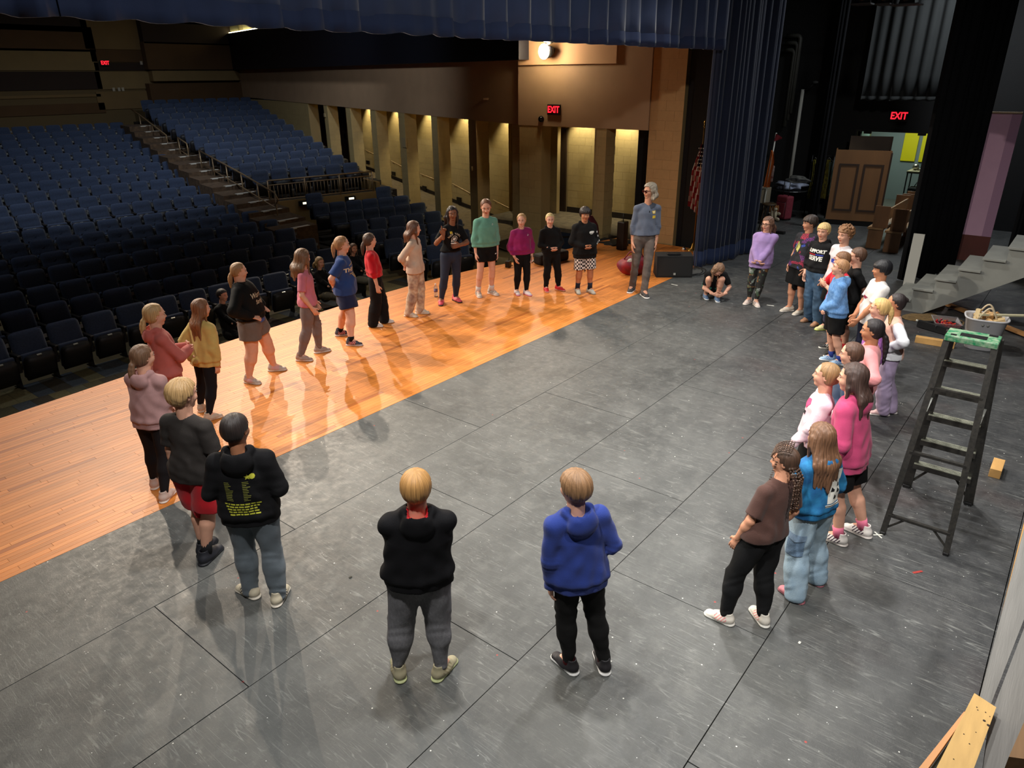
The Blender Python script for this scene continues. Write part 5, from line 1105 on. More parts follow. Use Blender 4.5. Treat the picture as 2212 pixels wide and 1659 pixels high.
def fast_mesh(name, V_, F_, mats, parent, mi=None, smooth=True):
    me = bpy.data.meshes.new(name); me.vertices.add(len(V_)); me.vertices.foreach_set('co', np.asarray(V_, np.float32).ravel())
    F_ = np.asarray(F_, np.int32); k = F_.shape[1]; me.loops.add(F_.size); me.loops.foreach_set('vertex_index', F_.ravel()); me.polygons.add(len(F_)); me.polygons.foreach_set('loop_start', np.arange(0, F_.size, k, dtype=np.int32))
    try: me.polygons.foreach_set('loop_total', np.full(len(F_), k, np.int32))
    except Exception: pass
    me.update(calc_edges=True); me.validate()
    for m in mats: me.materials.append(m)
    if mi is not None: me.polygons.foreach_set('material_index', np.asarray(mi, np.int32))
    if smooth: me.polygons.foreach_set('use_smooth', np.ones(len(me.polygons), bool))
    o = bpy.data.objects.new(name, me); link(o, parent); return o

def skin_mat(c):
    k = 'skin_%d_%d_%d' % c; return mat(k, c, .55, var=.06, vscale=25, spec=.35)
def cloth_mat(c, kind='plain', c2=None):
    k = 'cloth_%s_%d_%d_%d' % ((kind,)+c)
    if kind == 'plain': return mat(k, c if max(c) > 40 else tuple(int(x*.62) for x in c), .88, var=.10, vscale=14, bump=.18, bscale=190, sheen=.12 if max(c) > 60 else 0, spec=.25)
    if kind == 'denim': return mat(k, c, .85, col2=c2 or tuple(int(x*.78) for x in c), vscale=9, stretch=(1, 1, .35), bump=.25, bscale=240)
    if kind == 'heather': return mat(k, c, .9, col2=c2, vscale=70, stretch=(1, 1, .5), bump=.2, bscale=200)
    if kind == 'tiedye': return mat(k, c, .88, col2=c2, vscale=11, bump=.15, bscale=120)
    if kind == 'floral': return mat(k, c, .8, col2=c2, vscale=20, bump=.1)
    return mat(k, c, .85)
def checker_mat():
    m = bpy.data.materials.new('checker_print'); m.use_nodes = True; nt = m.node_tree; tc = nt.nodes.new('ShaderNodeTexCoord'); ck = nt.nodes.new('ShaderNodeTexChecker'); ck.inputs['Scale'].default_value = 30
    ck.inputs['Color1'].default_value = (.75, .68, .62, 1); ck.inputs['Color2'].default_value = (.012, .008, .01, 1); nt.links.new(tc.outputs['Object'], ck.inputs['Vector']); nt.links.new(ck.outputs['Color'], nt.nodes['Principled BSDF'].inputs['Base Color']); return m
def splash_mat(name, base, cols, sc=9, th=.30):
    """dark cloth with separate printed blotches in several colours"""
    m = bpy.data.materials.new(name); m.use_nodes = True; nt = m.node_tree; N = nt.nodes; L = nt.links; b = N['Principled BSDF']; b.inputs['Roughness'].default_value = .85; tc = N.new('ShaderNodeTexCoord'); last = None
    rgb = N.new('ShaderNodeRGB'); rgb.outputs[0].default_value = (*lin(base), 1); last = rgb.outputs[0]
    for i, c in enumerate(cols):
        mp = N.new('ShaderNodeMapping'); mp.inputs['Location'].default_value = (i*3.7, i*1.9, i*5.3); L.new(tc.outputs['Object'], mp.inputs[0])
        n1 = N.new('ShaderNodeTexNoise'); n1.inputs['Scale'].default_value = sc*.7; n1.inputs['Detail'].default_value = 1; L.new(mp.outputs[0], n1.inputs['Vector'])
        n2 = N.new('ShaderNodeTexNoise'); n2.inputs['Scale'].default_value = sc*9; n2.inputs['Detail'].default_value = 2; L.new(mp.outputs[0], n2.inputs['Vector'])
        r1 = N.new('ShaderNodeMapRange'); r1.inputs[1].default_value = .60; r1.inputs[2].default_value = .63; L.new(n1.outputs['Fac'], r1.inputs[0]); r2 = N.new('ShaderNodeMapRange'); r2.inputs[1].default_value = .44; r2.inputs[2].default_value = .52; L.new(n2.outputs['Fac'], r2.inputs[0])
        mu = N.new('ShaderNodeMath'); mu.operation = 'MULTIPLY'; L.new(r1.outputs[0], mu.inputs[0]); L.new(r2.outputs[0], mu.inputs[1])
        mx = N.new('ShaderNodeMix'); mx.data_type = 'RGBA'; L.new(mu.outputs[0], mx.inputs[0]); L.new(last, mx.inputs[6]); mx.inputs[7].default_value = (*lin(c), 1); last = mx.outputs[2]
    L.new(last, b.inputs['Base Color']); return m
def hair_mat(c, c2=None):
    k = 'hair_%d_%d_%d' % c
    if k in _MC: return _MC[k]
    m = bpy.data.materials.new(k); m.use_nodes = True; nt = m.node_tree; N = nt.nodes; L = nt.links; b = N['Principled BSDF']; tc = N.new('ShaderNodeAttribute'); tc.attribute_name = 'strand'; mp = N.new('ShaderNodeMapping'); mp.inputs['Scale'].default_value = (1, 1, 1); L.new(tc.outputs['Vector'], mp.inputs[0])
    n = N.new('ShaderNodeTexNoise'); n.inputs['Scale'].default_value = 1.0; n.inputs['Detail'].default_value = 4; n.inputs['Distortion'].default_value = .3; L.new(mp.outputs[0], n.inputs['Vector']); r = N.new('ShaderNodeMapRange'); r.inputs[1].default_value = .35; r.inputs[2].default_value = .65; L.new(n.outputs['Fac'], r.inputs[0])
    mx = N.new('ShaderNodeMix'); mx.data_type = 'RGBA'; L.new(r.outputs[0], mx.inputs[0]); a = np.array(lin(c)); mx.inputs[6].default_value = (*(a*.62), 1); mx.inputs[7].default_value = (*(a*1.4), 1); L.new(mx.outputs[2], b.inputs['Base Color'])
    b.inputs['Roughness'].default_value = .5; bp = N.new('ShaderNodeBump'); bp.inputs['Strength'].default_value = .6; bp.inputs['Distance'].default_value = .006; L.new(n.outputs['Fac'], bp.inputs['Height']); L.new(bp.outputs[0], b.inputs['Normal']); _MC[k] = m; return m
M_EYEW = mat('eye_white', (176, 160, 150), .4); M_IRIS = mat('eye_iris', (46, 32, 22), .2); M_WHITE = mat('white_rubber', (226, 224, 216), .55)
_me = MB().sphere((0, 0, 0), 1, 10, 8); EYE_V, EYE_F = _me.v, _me.f

def ik(S, Wt, la, lb, hint):
    S = np.array(S, float); Wt = np.array(Wt, float); d = Wt-S; D = np.linalg.norm(d)
    if D > (la+lb)*.995: Wt = S+d/D*(la+lb)*.995; d = Wt-S; D = np.linalg.norm(d)
    a = (la*la-lb*lb+D*D)/(2*D); hh = math.sqrt(max(la*la-a*a, 0)); u = d/D; hv = np.array(hint, float); hv = hv-u*(hv @ u); return S+u*a+nrm(hv)*hh, Wt

def person(P):
    """P: dict describing one person; see the cast list below"""
    head_px = P['head']; feet = P.get('feet'); H = P.get('H')
    if feet is not None:
        fl = [G(*f) for f in feet]; fm = (fl[0]+fl[1])/2
        if H is None:
            best = None
            for hh in np.arange(1.2, 1.95, .005):
                g = G(head_px[0], head_px[1], hh); e = np.linalg.norm((g-fm)[:2]-np.array(P.get('leanv', (0, 0))))
                if best is None or e < best[0]: best = (e, hh)
            H = best[1]
    ht = G(head_px[0], head_px[1], H)
    if feet is None: fm = np.array([ht[0], ht[1], 0.0])+np.array([*P.get('off', (0, 0)), 0])
    z0 = P.get('z0', 0.0); org = np.array([fm[0], fm[1], z0]); Hn = H-z0
    aim = P.get('aim', (7.4, 4.6)); yaw = math.radians(P['face']) if 'face' in P else math.atan2(aim[1]-org[1], aim[0]-org[0])
    F = np.array([math.cos(yaw), math.sin(yaw), 0]); L = np.array([-F[1], F[0], 0]); U = np.array([0, 0, 1.])
    haim = P.get('look', (8.6, 8.0)); hy = math.radians(P['hface']) if 'hface' in P else math.atan2(haim[1]-org[1], haim[0]-org[0])
    dh = (hy-yaw+PI) % (2*PI)-PI; dh = max(-1.15, min(1.15, dh)); hy = yaw+dh; pitch = P.get('nod', -.08)
    HF = np.array([math.cos(hy)*math.cos(pitch), math.sin(hy)*math.cos(pitch), math.sin(pitch)]); HL = np.array([-math.sin(hy), math.cos(hy), 0]); HU = np.cross(HF, HL)
    b = P.get('build', 1.0); fem = P.get('fem', False); dist = math.hypot(*org[:2])+1.5; child = P.get('child', True)
    hh = (.150 if child else .134)*Hn if not P.get('sit') else P.get('hh', .21)   # head height
    root = thing('person', P['label'], 'person', (float(org[0]), float(org[1]), float(z0)), 0, P.get('group', 'people standing in the circle'))
    O = org
    # joints in world minus origin
    hx = (ht-O); hx = hx[:2]; lean = np.array([hx[0], hx[1], 0])
    def at(f, l, u, t): return F*f*Hn+L*l*Hn+U*u*Hn+lean*t
    PEL = at(0, 0, .53, .55); WAI = at(0, 0, .61, .65); CHE = at(.0, 0, .72, .8); NB = at(-.012, 0, .825, .93)
    chin = at(0, 0, 1, 1)-U*hh; HC = at(.006, 0, 1, 1)-U*hh*.5
    if P.get('sit') or P.get('crouch'):
        J = P['joints'](F, L, U, Hn); PEL, WAI, CHE, NB, HC = J['pel'], J['wai'], J['che'], J['nb'], J['hc']
    TU = nrm(NB-PEL); sh_w = (.101 if not fem else .094)*(.60+.40*b); hip_w = .052*(.8+.2*b)
    SH = {s: NB-TU*.050*Hn+L*s*sh_w*Hn for s in (1, -1)}; HP = {s: PEL-U*.02*Hn+L*s*hip_w*Hn for s in (1, -1)}
    ANK = {}; FD = {}
    if P.get('sit') or P.get('crouch'): ANK = J['ank']; FD = J['fd']; KNE = J['kne']
    else:
        if feet is None: fpos = {s: O+L*s*.075*Hn for s in (1, -1)}
        else:
            d0, d1 = (fl[0]-fm) @ L, (fl[1]-fm) @ L; fpos = {1: fl[0], -1: fl[1]} if d0 > d1 else {1: fl[1], -1: fl[0]}
        fa = P.get('fang', (14, -14)); KNE = {}
        for s in (1, -1):
            a = yaw+math.radians(fa[0] if s == 1 else fa[1]); FD[s] = np.array([math.cos(a), math.sin(a), 0]); ANK[s] = fpos[s]-O-FD[s]*.028*Hn+U*.052*Hn
            _l = np.linalg.norm(ANK[s]-HP[s])*.5018; k_, w_ = ik(HP[s], ANK[s], _l, _l, F*1.0+FD[s]*.3); KNE[s] = k_
    # arms
    POSE = {'down': ((.015, .128, .455), (-.5, 1, 0)), 'pocket': ((.080, .050, .575), (-.8, 1, -.2)), 'hip': ((.040, .118, .60), (-.6, 1.2, 0)), 'behind': ((-.095, .03, .54), (-.6, 1, 0)), 'clasp': ((.125, .012, .53), (-.6, 1, -.3)),
            'clasphigh': ((.17, .022, .65), (-.3, .8, -.8)), 'pants': ((.045, .116, .495), (-.9, .8, 0)), 'cross': ((.125, -.03, .66), (-.1, 1, -.6)), 'up': ((.15, .15, .755), (-.1, .7, -1)), 'waist': ((.15, .03, .635), (-.3, 1, -.5)), 'chest': ((.15, .02, .70), (-.3, 1, -.6)), 'fwd': ((.22, .09, .52), (-.6, .6, -.4)), 'bag': ((.10, .13, .50), (-.6, .7, 0))}
    WR, EL, HD = {}, {}, {}
    arms = P.get('arms', ('down', 'down')); la, lb = .165*Hn, .145*Hn
    for s, ps in ((1, arms[0]), (-1, arms[1])):
        (f, l, u), hint = POSE[ps] if isinstance(ps, str) else ps
        tw = F*f*Hn*(b if ps in ('hip', 'clasp', 'pocket', 'pants') else 1)+L*s*l*Hn*b+U*u*Hn+lean*(.5+.5*(u-.4)); tw = J['wr'][s] if (P.get('sit') or P.get('crouch')) else tw
        hv = F*hint[0]+L*s*hint[1]+U*hint[2]; EL[s], WR[s] = ik(SH[s], tw, la, lb, hv); fdir = nrm(WR[s]-EL[s])
        if ps == 'hip': fdir = nrm(F*.7-L*s*.6-U*.4)
        elif ps in ('clasp', 'clasphigh', 'behind', 'waist', 'chest'): fdir = nrm(fdir*.7-L*s*.8)
        elif ps == 'up': fdir = nrm(U+F*.15)
        elif ps in ('pocket',): fdir = nrm(-L*s*.8-U*.3+F*.3)
        HD[s] = fdir
    hb = min(.012, max(.009, dist*.00105)); sk = skin_mat(P['skin']); b_ = b
    # ---- body: neck, trunk, limbs in one field
    pts = [PEL, NB, HC+HU*hh*.5, *SH.values(), *EL.values(), *WR.values(), *KNE.values(), *ANK.values()]
    lo = np.min(pts, 0)-.20; hi = np.max(pts, 0)+.20; lo[2] = max(lo[2], -.005) if not P.get('sit') else lo[2]
    R = lambda x: x*Hn*b_
    bd = Field(lo, hi, hb)
    bd.cone(PEL-TU*.02*Hn, WAI, R(.072), R(.064), .02, flat=F, fr=.72); bd.cone(WAI, CHE, R(.064), R(.072), .02, flat=F, fr=.66); bd.cone(CHE, NB-TU*.055*Hn, R(.072), R(.042), .02, flat=F, fr=.62)
    bd.cone(SH[1], SH[-1], R(.026), R(.026), .03)
    for s in (1, -1): bd.cone(NB-TU*.018*Hn, SH[s]-TU*.004*Hn, .021*Hn, .021*Hn, .02); bd.cone(NB-TU*.02*Hn, HC-HU*hh*.25, .033*Hn*(.6+.4*b_), .031*Hn*(.6+.4*b_), .02); bd.ell(HC+HU*.03*hh-HF*.04*hh, (hh*.36, hh*.30, hh*.38), (HF, HL, HU), .01)
    for s in (1, -1):
        bd.cone(SH[s]-TU*.004*Hn, EL[s], R(.0235), R(.0225), .012); bd.cone(EL[s], EL[s]+(WR[s]-EL[s])*.35, R(.023), R(.0235), .01); bd.cone(EL[s]+(WR[s]-EL[s])*.3, WR[s], R(.023), .0165*Hn*(.7+.3*b_), .012)
        kn, hp, an = KNE[s], HP[s], ANK[s]; lk = .88 if (P.get('bottom') or {}).get('len', 1.0) > .62 else 1.0; bd.cone(hp, kn, R(.058)*lk, R(.036)*lk, .02); bd.cone(kn, kn+(an-kn)*.35, R(.036)*lk, R(.037)*lk, .012); cf = kn+(an-kn)*.3-nrm(F)*.008*Hn*(lk > .9); bd.cone(cf, an, R(.036)*lk, .022*Hn*(.8+.2*b_)*(.9 if lk < 1 else 1), .012); bd.cone(an, an+FD[s]*.05*Hn-U*.025*Hn, .022*Hn, .02*Hn, .01)
    V1, Q1 = bd.mesh()
    # ---- head
    h5 = .0052 if dist > 6 else .0046
    hf = Field(HC-hh*.95, HC+hh*.8, h5); q = lambda f, l, u: HC+HF*f*hh+HL*l*hh+HU*u*hh; fr = (HF, HL, HU)
    hf.ell(q(-.075, 0, .14), (.415*hh, .345*hh, .36*hh), fr, .01); hf.ell(q(.07, 0, -.12), (.31*hh, .275*hh, .33*hh), fr, .05*hh*2); hf.ell(q(.20, 0, -.40), (.12*hh, .13*hh, .09*hh), fr, .10*hh)
    hf.ell(q(.235, 0, .10), (.13*hh, .23*hh, .06*hh), fr, .08*hh)
    for s in (1, -1):
        hf.ell(q(.20, s*.165, -.12), (.14*hh, .09*hh, .11*hh), fr, .08*hh); hf.ell(q(.385, s*.135, .035), (.075*hh, .085*hh, .055*hh), fr, .05*hh, '-')
        hf.ell(q(-.05, s*.335, -.03), (.075*hh, .030*hh, .115*hh), fr, .02*hh); hf.ell(q(-.035, s*.365, -.02), (.035*hh, .018*hh, .06*hh), fr, .015*hh, '-')
    hf.cone(q(.335, 0, .05), q(.415, 0, -.11), .026*hh, .042*hh, .04*hh)
    for s in (1, -1): hf.ell(q(.37, s*.045, -.125), (.04*hh, .032*hh, .028*hh), fr, .02*hh)
    hf.ell(q(.335, 0, -.235), (.05*hh, .095*hh, .030*hh), fr, .02*hh); hf.ell(q(.325, 0, -.285), (.05*hh, .075*hh, .030*hh), fr, .02*hh); hf.ell(q(.40, 0, -.258), (.035*hh, .085*hh, .006*hh), fr, .008*hh, '-')
    hf.cone(q(-.10, 0, -.2), NB-TU*.01*Hn, .033*Hn*(.6+.4*b_)+.001, .034*Hn*(.6+.4*b_)+.001, .03)
    V2, Q2 = hf.mesh(); cc = V2-HC; f_, l_, u_ = cc @ HF/hh, cc @ HL/hh, cc @ HU/hh
    lipv = (f_ > .30) & (np.abs(l_) < .095*(1-((u_+.26)/.10)**2)) & (u_ < -.205) & (u_ > -.315); mi2 = lipv[Q2].sum(1) >= 3
    Vs, Qs, Ms = [V1, V2], [Q1, Q2+len(V1)], [np.zeros(len(Q1), int), mi2.astype(int)]; nv = len(V1)+len(V2)
    # ---- hands with five fingers
    sc = .105*Hn*(.95 if child else 1.0)
    for s in (1, -1):
        ps = arms[0 if s == 1 else 1]; d = HD[s]; side = -L*s; pn = nrm(side-d*(side @ d)) if abs(side @ d) < .9 else nrm(-F-d*(-F @ d))
        if ps == 'hip': pn = nrm(-L*s*.3-F*.2-U*.9); pn = nrm(pn-d*(pn @ d))
        if ps == 'up': pn = nrm(F)
        tdir = nrm(np.cross(pn, d)) ; tdir = tdir if tdir @ (F+U*.4) > 0 else -tdir
        if ps == 'hip': tdir = nrm(np.cross(pn, d)); tdir = tdir if tdir @ U > 0 else -tdir
        w0 = WR[s]; hd_ = Field(w0-sc*1.25, w0+sc*1.25, .0042 if dist < 9 else .005); pc = w0+d*sc*.27
        hd_.cone(w0-d*.035*Hn, w0+d*sc*.05, .0165*Hn*(.7+.3*b_), .15*sc, .01, flat=pn, fr=.85)
        hd_.cone(w0+d*sc*.12, w0+d*sc*.42, .20*sc, .215*sc, .01, flat=pn, fr=.48)
        curl = {'up': 1.5, 'hip': .1, 'down': .55, 'clasp': .9, 'clasphigh': .9}.get(ps if isinstance(ps, str) else '', .45)
        for i in range(4):
            off = (.165-.11*i)*sc; ln = (.44, .49, .45, .36)[i]*sc; c1 = curl*(.6+.1*i); 
            if ps == 'up' and i == 0: c1 = .05
            spr = (.20-.13*i)*(1.6 if ps == 'hip' else .5); dd = nrm(d+tdir*spr); b0 = w0+d*sc*.48+tdir*off; dirn = [nrm(dd*math.cos(c1*k)+pn*math.sin(c1*k)) for k in (.4, 1.2, 2.0)]; p = b0
            for k, fl_ in enumerate((.42, .33, .25)): p2 = p+dirn[k]*ln*fl_; hd_.cone(p, p2, (.062-.007*k)*sc, (.058-.008*k)*sc, .003); p = p2
        tb0 = w0+d*sc*.14+tdir*.15*sc; t1 = tb0+nrm(d*.7+tdir*.75+pn*.25)*sc*.24; t2 = t1+nrm(d*.95+tdir*.30+pn*.35)*sc*.22; hd_.cone(tb0, t1, .085*sc, .068*sc, .012); hd_.cone(t1, t2, .066*sc, .055*sc, .003)
        v, qd = hd_.mesh(); Vs.append(v); Qs.append(qd+nv); Ms.append(np.zeros(len(qd), int)); nv += len(v)
    lip = tuple(int(x*y) for x, y in zip(P['skin'], (.86, .62, .60)))
    fast_mesh('body', np.concatenate(Vs), np.concatenate(Qs), [sk, skin_mat(lip)], root, np.concatenate(Ms))
    # eyes, brows
    hc = P['hair'][1]; eye_r = .046*hh
    for s in (1, -1):
        c = q(.330, s*.135, .035); me = MB(); V_ = [c+eye_r*(HF*v[0]+HL*v[1]*1.05+HU*v[2]*.6) for v in EYE_V]; o = mesh_obj('eye', V_, EYE_F, M_EYEW, root, True)
        lookv = nrm(HF); ic = c+lookv*eye_r*.72; o2 = mesh_obj('iris', [ic+eye_r*.50*(HF*v[0]*.7+HL*v[1]+HU*v[2]*.95) for v in EYE_V], EYE_F, M_IRIS, o, True)
        mb = MB().tube([q(.362, s*.055, .112), q(.370, s*.13, .135), q(.318, s*.215, .112)], [.012*hh, .016*hh, .008*hh], 6); mb.build('eyebrow', hair_mat(tuple(int(x*.75) for x in hc)), root, True)
    # ---- clothes
    def folds(amp, seed, fx=9, fz=22, cz=1.0):
        r = np.random.default_rng(seed); K = r.normal(0, 1, (7, 3))*np.array([fx, fx, fz*.5]); ph = r.uniform(0, 6.3, 7)
        def fn(X, Y, Z):
            a = 0
            for i in range(7): a = a+np.sin(K[i, 0]*X+K[i, 1]*Y+K[i, 2]*Z+ph[i])
            return a*amp/2.6
        return fn
    sd = abs(hash(P['label'])) % 1000 if False else sum(map(ord, P['label'])) % 1000
    tp = P.get('top')
    res = {}
    if tp:
        kind = tp['kind']; loose = tp.get('loose', .016); hem = tp.get('hem', .50)*Hn; slv = tp.get('sleeve', 1.0); lo2 = lo.copy(); lo2[2] = hem-.05 if not (P.get('sit') or P.get('crouch')) else lo[2]; hi2 = hi.copy(); hi2[2] = NB[2]+.12
        tf = Field(lo2, hi2, hb); g = loose; th = .6+.4*b_
        wz = tp.get('flare', 1.0)
        bot = PEL-TU*(.53*Hn-hem+.04) if not (P.get('sit') or P.get('crouch')) else PEL-TU*.03*Hn
        bg = (P.get('bottom') or {}).get('loose', .01)*.7; tf.cone(bot, PEL, (R(.092)+bg)*wz+g*1.0, R(.094)+bg+g*1.0, .03, flat=F, fr=.76); cw = (.100, .094) if kind in ('hoodie', 'sweat') else ((.092, .088) if kind == 'vest' or not fem else (.086, .078)); tf.cone(PEL, WAI, R(.094)+bg+g*.9, R(cw[1])+g*1.2, .04, flat=F, fr=.74); tf.cone(WAI, CHE, R(cw[1])+g*1.2, R(cw[0])+g*.7, .04, flat=F, fr=.70); tf.cone(CHE, NB-TU*.055*Hn, R(cw[0])+g*.7, R(.060)+g*.6, .04, flat=F, fr=.62)
        if not (P.get('sit') or P.get('crouch')):
            for s in (1, -1): tf.cone(HP[s]+U*.02*Hn, HP[s]+(bot-PEL)*.9, R(.060)+bg*1.45+g*.55, (R(.060)+bg*1.45)*wz+g*.55, .03)
        tf.cone(SH[1]-TU*.004, SH[-1]-TU*.004, R(.030)+g*.5, R(.030)+g*.5, .03)
        for s in (1, -1): tf.cone(NB-TU*.016*Hn, SH[s]+TU*.000*Hn, .027*Hn+g*.4, .029*Hn+g*.7, .02)
        if b_ > 1.1 or tp.get('belly'): tf.ell(WAI-U*.02*Hn+F*.012*Hn, (R(.066)+g, R(.083)+g, R(.07)), (F, L, U), .04)
        if P.get('bust'):
            for s in (1, -1): tf.ell(CHE+F*.045*Hn+L*s*.033*Hn+U*.004*Hn, (.034*Hn*b_, .036*Hn*b_, .036*Hn*b_), (F, L, U), .03)
        for s in (1, -1):
            sl_end = None
            if slv >= .6:
                tf.cone(SH[s], EL[s], R(.029)+g*.7, R(.025)+g*.85, .02); e2 = EL[s]+(WR[s]-EL[s])*(.97*slv); tf.cone(EL[s], e2-nrm(WR[s]-EL[s])*.015, R(.0255)+g*.85, R(.020)+g*(.8 if kind != 'tee' else .4), .015)
                if kind in ('hoodie', 'sweat'): tf.cone(e2-nrm(WR[s]-EL[s])*.02, e2+nrm(WR[s]-EL[s])*.015, R(.0175)+g*.45, R(.0175)+g*.45, .006)
                if tp.get('over'): tf.cone(e2, WR[s]+HD[s]*.06*Hn, R(.0175)+g*.9, R(.019)+g*.7, .01)
            elif slv > 0:
                ua = nrm(EL[s]-SH[s]); e2 = SH[s]+ua*np.linalg.norm(EL[s]-SH[s])*(.80 if slv > .3 else .35); sv = Field(lo2, hi2, hb); sv.n = tf.n
                sv.cone(SH[s], e2+ua*.03, R(.031)+g*.6, R(.029)+g*1.1, .018); sv.plane(e2, ua); kk = .012; hh_ = np.maximum(kk-np.abs(tf.D-sv.D), 0)/kk; tf.D = (np.minimum(tf.D, sv.D)-hh_*hh_*kk*.25).astype(np.float32)
        wr_amp = tp.get('wr', .0052 if kind != 'tee' else .0042)
        if tp.get('band', kind in ('hoodie', 'sweat')) and not (P.get('sit') or P.get('crouch')):
            zz = tf.ax[2][None, None, :]; tt = (zz-hem)/(.042*Hn); tf.D = (tf.D+np.where(tt < 1, .008*np.clip(1-np.abs(tt-1)*.35, 0, 1)*(tt < 1), 0)-.006*np.exp(-((tt-1.35)/.45)**2)).astype(np.float32)
        tf.disp(folds(wr_amp, sd, 13, 20)); tf.disp(folds(wr_amp*.55, sd+5, 30, 55))
        for s in (1, -1):      # creases across the inside of the elbow
            if slv >= .6:
                qq = tf._sub(EL[s]-.10, EL[s]+.10)
                if qq is not None:
                    sl_, X, Y, Z = qq; ua = nrm(WR[s]-SH[s]); dd = (X-EL[s][0])*ua[0]+(Y-EL[s][1])*ua[1]+(Z-EL[s][2])*ua[2]; rr = (X-EL[s][0])**2+(Y-EL[s][1])**2+(Z-EL[s][2])**2; tf.D[sl_] = (tf.D[sl_]+.0045*np.sin(dd*190)*np.exp(-rr/.0028)).astype(np.float32)
        if not (P.get('sit') or P.get('crouch')):   # slanting drag folds over the body
            X, Y, Z = tf.ax[0][:, None, None], tf.ax[1][None, :, None], tf.ax[2][None, None, :]; sl = X*L[0]+Y*L[1]; fw = X*F[0]+Y*F[1]
            tf.D = (tf.D+.0042*np.sin(38*Z+22*np.abs(sl)*8*.25+9*fw+sd)*np.exp(-((Z-WAI[2]-.0)/.13)**2)*(.5+.5*np.sin(17*sl+sd))+.0030*np.sin(70*sl+12*Z+sd*.7)*np.exp(-((Z-hem-.08)/.12)**2)).astype(np.float32)
        if not (P.get('sit') or P.get('crouch')):
            if tp.get('band', kind in ('hoodie', 'sweat')):
                pass
            tf.plane((0, 0, hem), (0, 0, -1))
        tf.cone(NB+TU*.016*Hn+F*.006*Hn, NB+TU*.12*Hn, .038*Hn*th+.003, .060*Hn, .005, '-')
        tf.ell(NB+TU*.010*Hn+F*.022*Hn, (.028*Hn*th, .036*Hn*th+.003, .020*Hn), (F, L, TU), .006, '-')
        if kind == 'hoodie':   # hood lying on the back
            hb0 = NB-F*.035*Hn; hw = tp.get('hood', 1.0)
            for s in (1, -1): tf.cone(NB+F*.035*Hn+L*s*.018*Hn-TU*.014*Hn, NB-F*.01*Hn+L*s*.048*Hn+TU*.006*Hn, .015*Hn*hw, .021*Hn*hw, .012); tf.cone(NB-F*.01*Hn+L*s*.048*Hn+TU*.006*Hn, NB-F*.062*Hn+L*s*.022*Hn*hw-TU*.002*Hn, .021*Hn*hw, .022*Hn*hw, .012)
            tf.ell(NB-F*.060*Hn-TU*.030*Hn, (.034*Hn*hw, .060*Hn*hw, .052*Hn*hw), (F, L, TU), .02); tf.ell(NB-F*.040*Hn+TU*.022*Hn, (.030*Hn*hw, .040*Hn*hw, .034*Hn), (F, L, TU), .008, '-')
            tf.cone(NB+TU*.0*Hn, HC-HU*hh*.3, .036*Hn*th, .03*Hn, .004, '-')
        v, f = tf.mesh(); nm = {'hoodie': 'hooded_sweatshirt', 'sweat': 'sweatshirt', 'tee': 't_shirt', 'vest': 'vest'}[kind]
        mats_ = [tp['mat']]; mi = None; c3 = v[f].mean(1)
        if tp.get('lining') is not None:
            mats_.append(tp['lining']); dv = c3-(NB-F*.035*Hn+TU*.012*Hn); mi = ((np.abs(dv @ F) < .036*Hn) & (np.abs(dv @ L) < .040*Hn) & (np.abs(dv @ TU) < .034*Hn)).astype(int)
        if tp.get('zones'):
            mi = np.zeros(len(f), int)
            for zf, zm in tp['zones']: mats_.append(zm); mi[zf(c3, dict(F=F, L=L, U=U, Hn=Hn, NB=NB, SH=SH, WR=WR, EL=EL, PEL=PEL))] = len(mats_)-1
        res['top'] = fast_mesh(nm, v, f, mats_, root, mi)
        if kind == 'hoodie' and tp.get('cord'):
            for s in (1, -1): p = NB+F*.062*Hn+L*s*.018*Hn-TU*.028*Hn; MB().tube([p, p+F*.012*Hn-TU*.05*Hn, p+F*.016*Hn-TU*.11*Hn], .0035, 6).build('drawstring', M_WHITE, res['top'], True)
    bt = P.get('bottom')
    if bt:
        g = bt.get('loose', .010); ln = bt.get('len', 1.0); wide = bt.get('wide', 0.0); pf = Field(lo, np.array([hi[0], hi[1], (PEL+TU*.09*Hn)[2]+.05 if not (P.get('sit') or P.get('crouch')) else hi[2]]), hb)
        pf.cone(PEL-TU*.02*Hn, PEL+TU*.055*Hn, R(.080)+g, R(.070)+g*.7, .02, flat=F, fr=.76)
        for s in (1, -1):
            hp, kn, an = HP[s], KNE[s], ANK[s]
            if ln <= .62:
                e = hp+(kn-hp)*min(1.0, ln/.5); 
                pf.cone(hp, e, R(.060)+g, R(.052)+g*1.5+wide, .015)
                ud = nrm(kn-hp); e3 = e-ud*.004
                qq = pf._sub(e3-.16, e3+.16)
                if qq is not None:
                    sl_, X, Y, Z = qq; pl = (X-e3[0])*ud[0]+(Y-e3[1])*ud[1]+(Z-e3[2])*ud[2]; A_ = pf.D[sl_]; s_side = (X*L[0]+Y*L[1]-(PEL @ L))*s > -.004; pf.D[sl_] = np.where(s_side, np.maximum(A_, pl), A_).astype(np.float32)
            else:
                pf.cone(hp, kn, R(.060)+g, R(.038)+g+wide*.5, .012); e = an+(U*.006*Hn if bt.get('cuff') else -U*.018*Hn)+(kn-an)*(.98-min(.98, ln))*1.0
                pf.cone(kn, kn+(e-kn)*.4, R(.038)+g+wide*.5, R(.039)+g+wide*.8, .012); pf.cone(kn+(e-kn)*.35, e, R(.038)+g+wide*.75, (.021*Hn if bt.get('cuff') or bt.get('tight') else .027*Hn)+g*(.5 if bt.get('tight') else 1)+wide, .012)
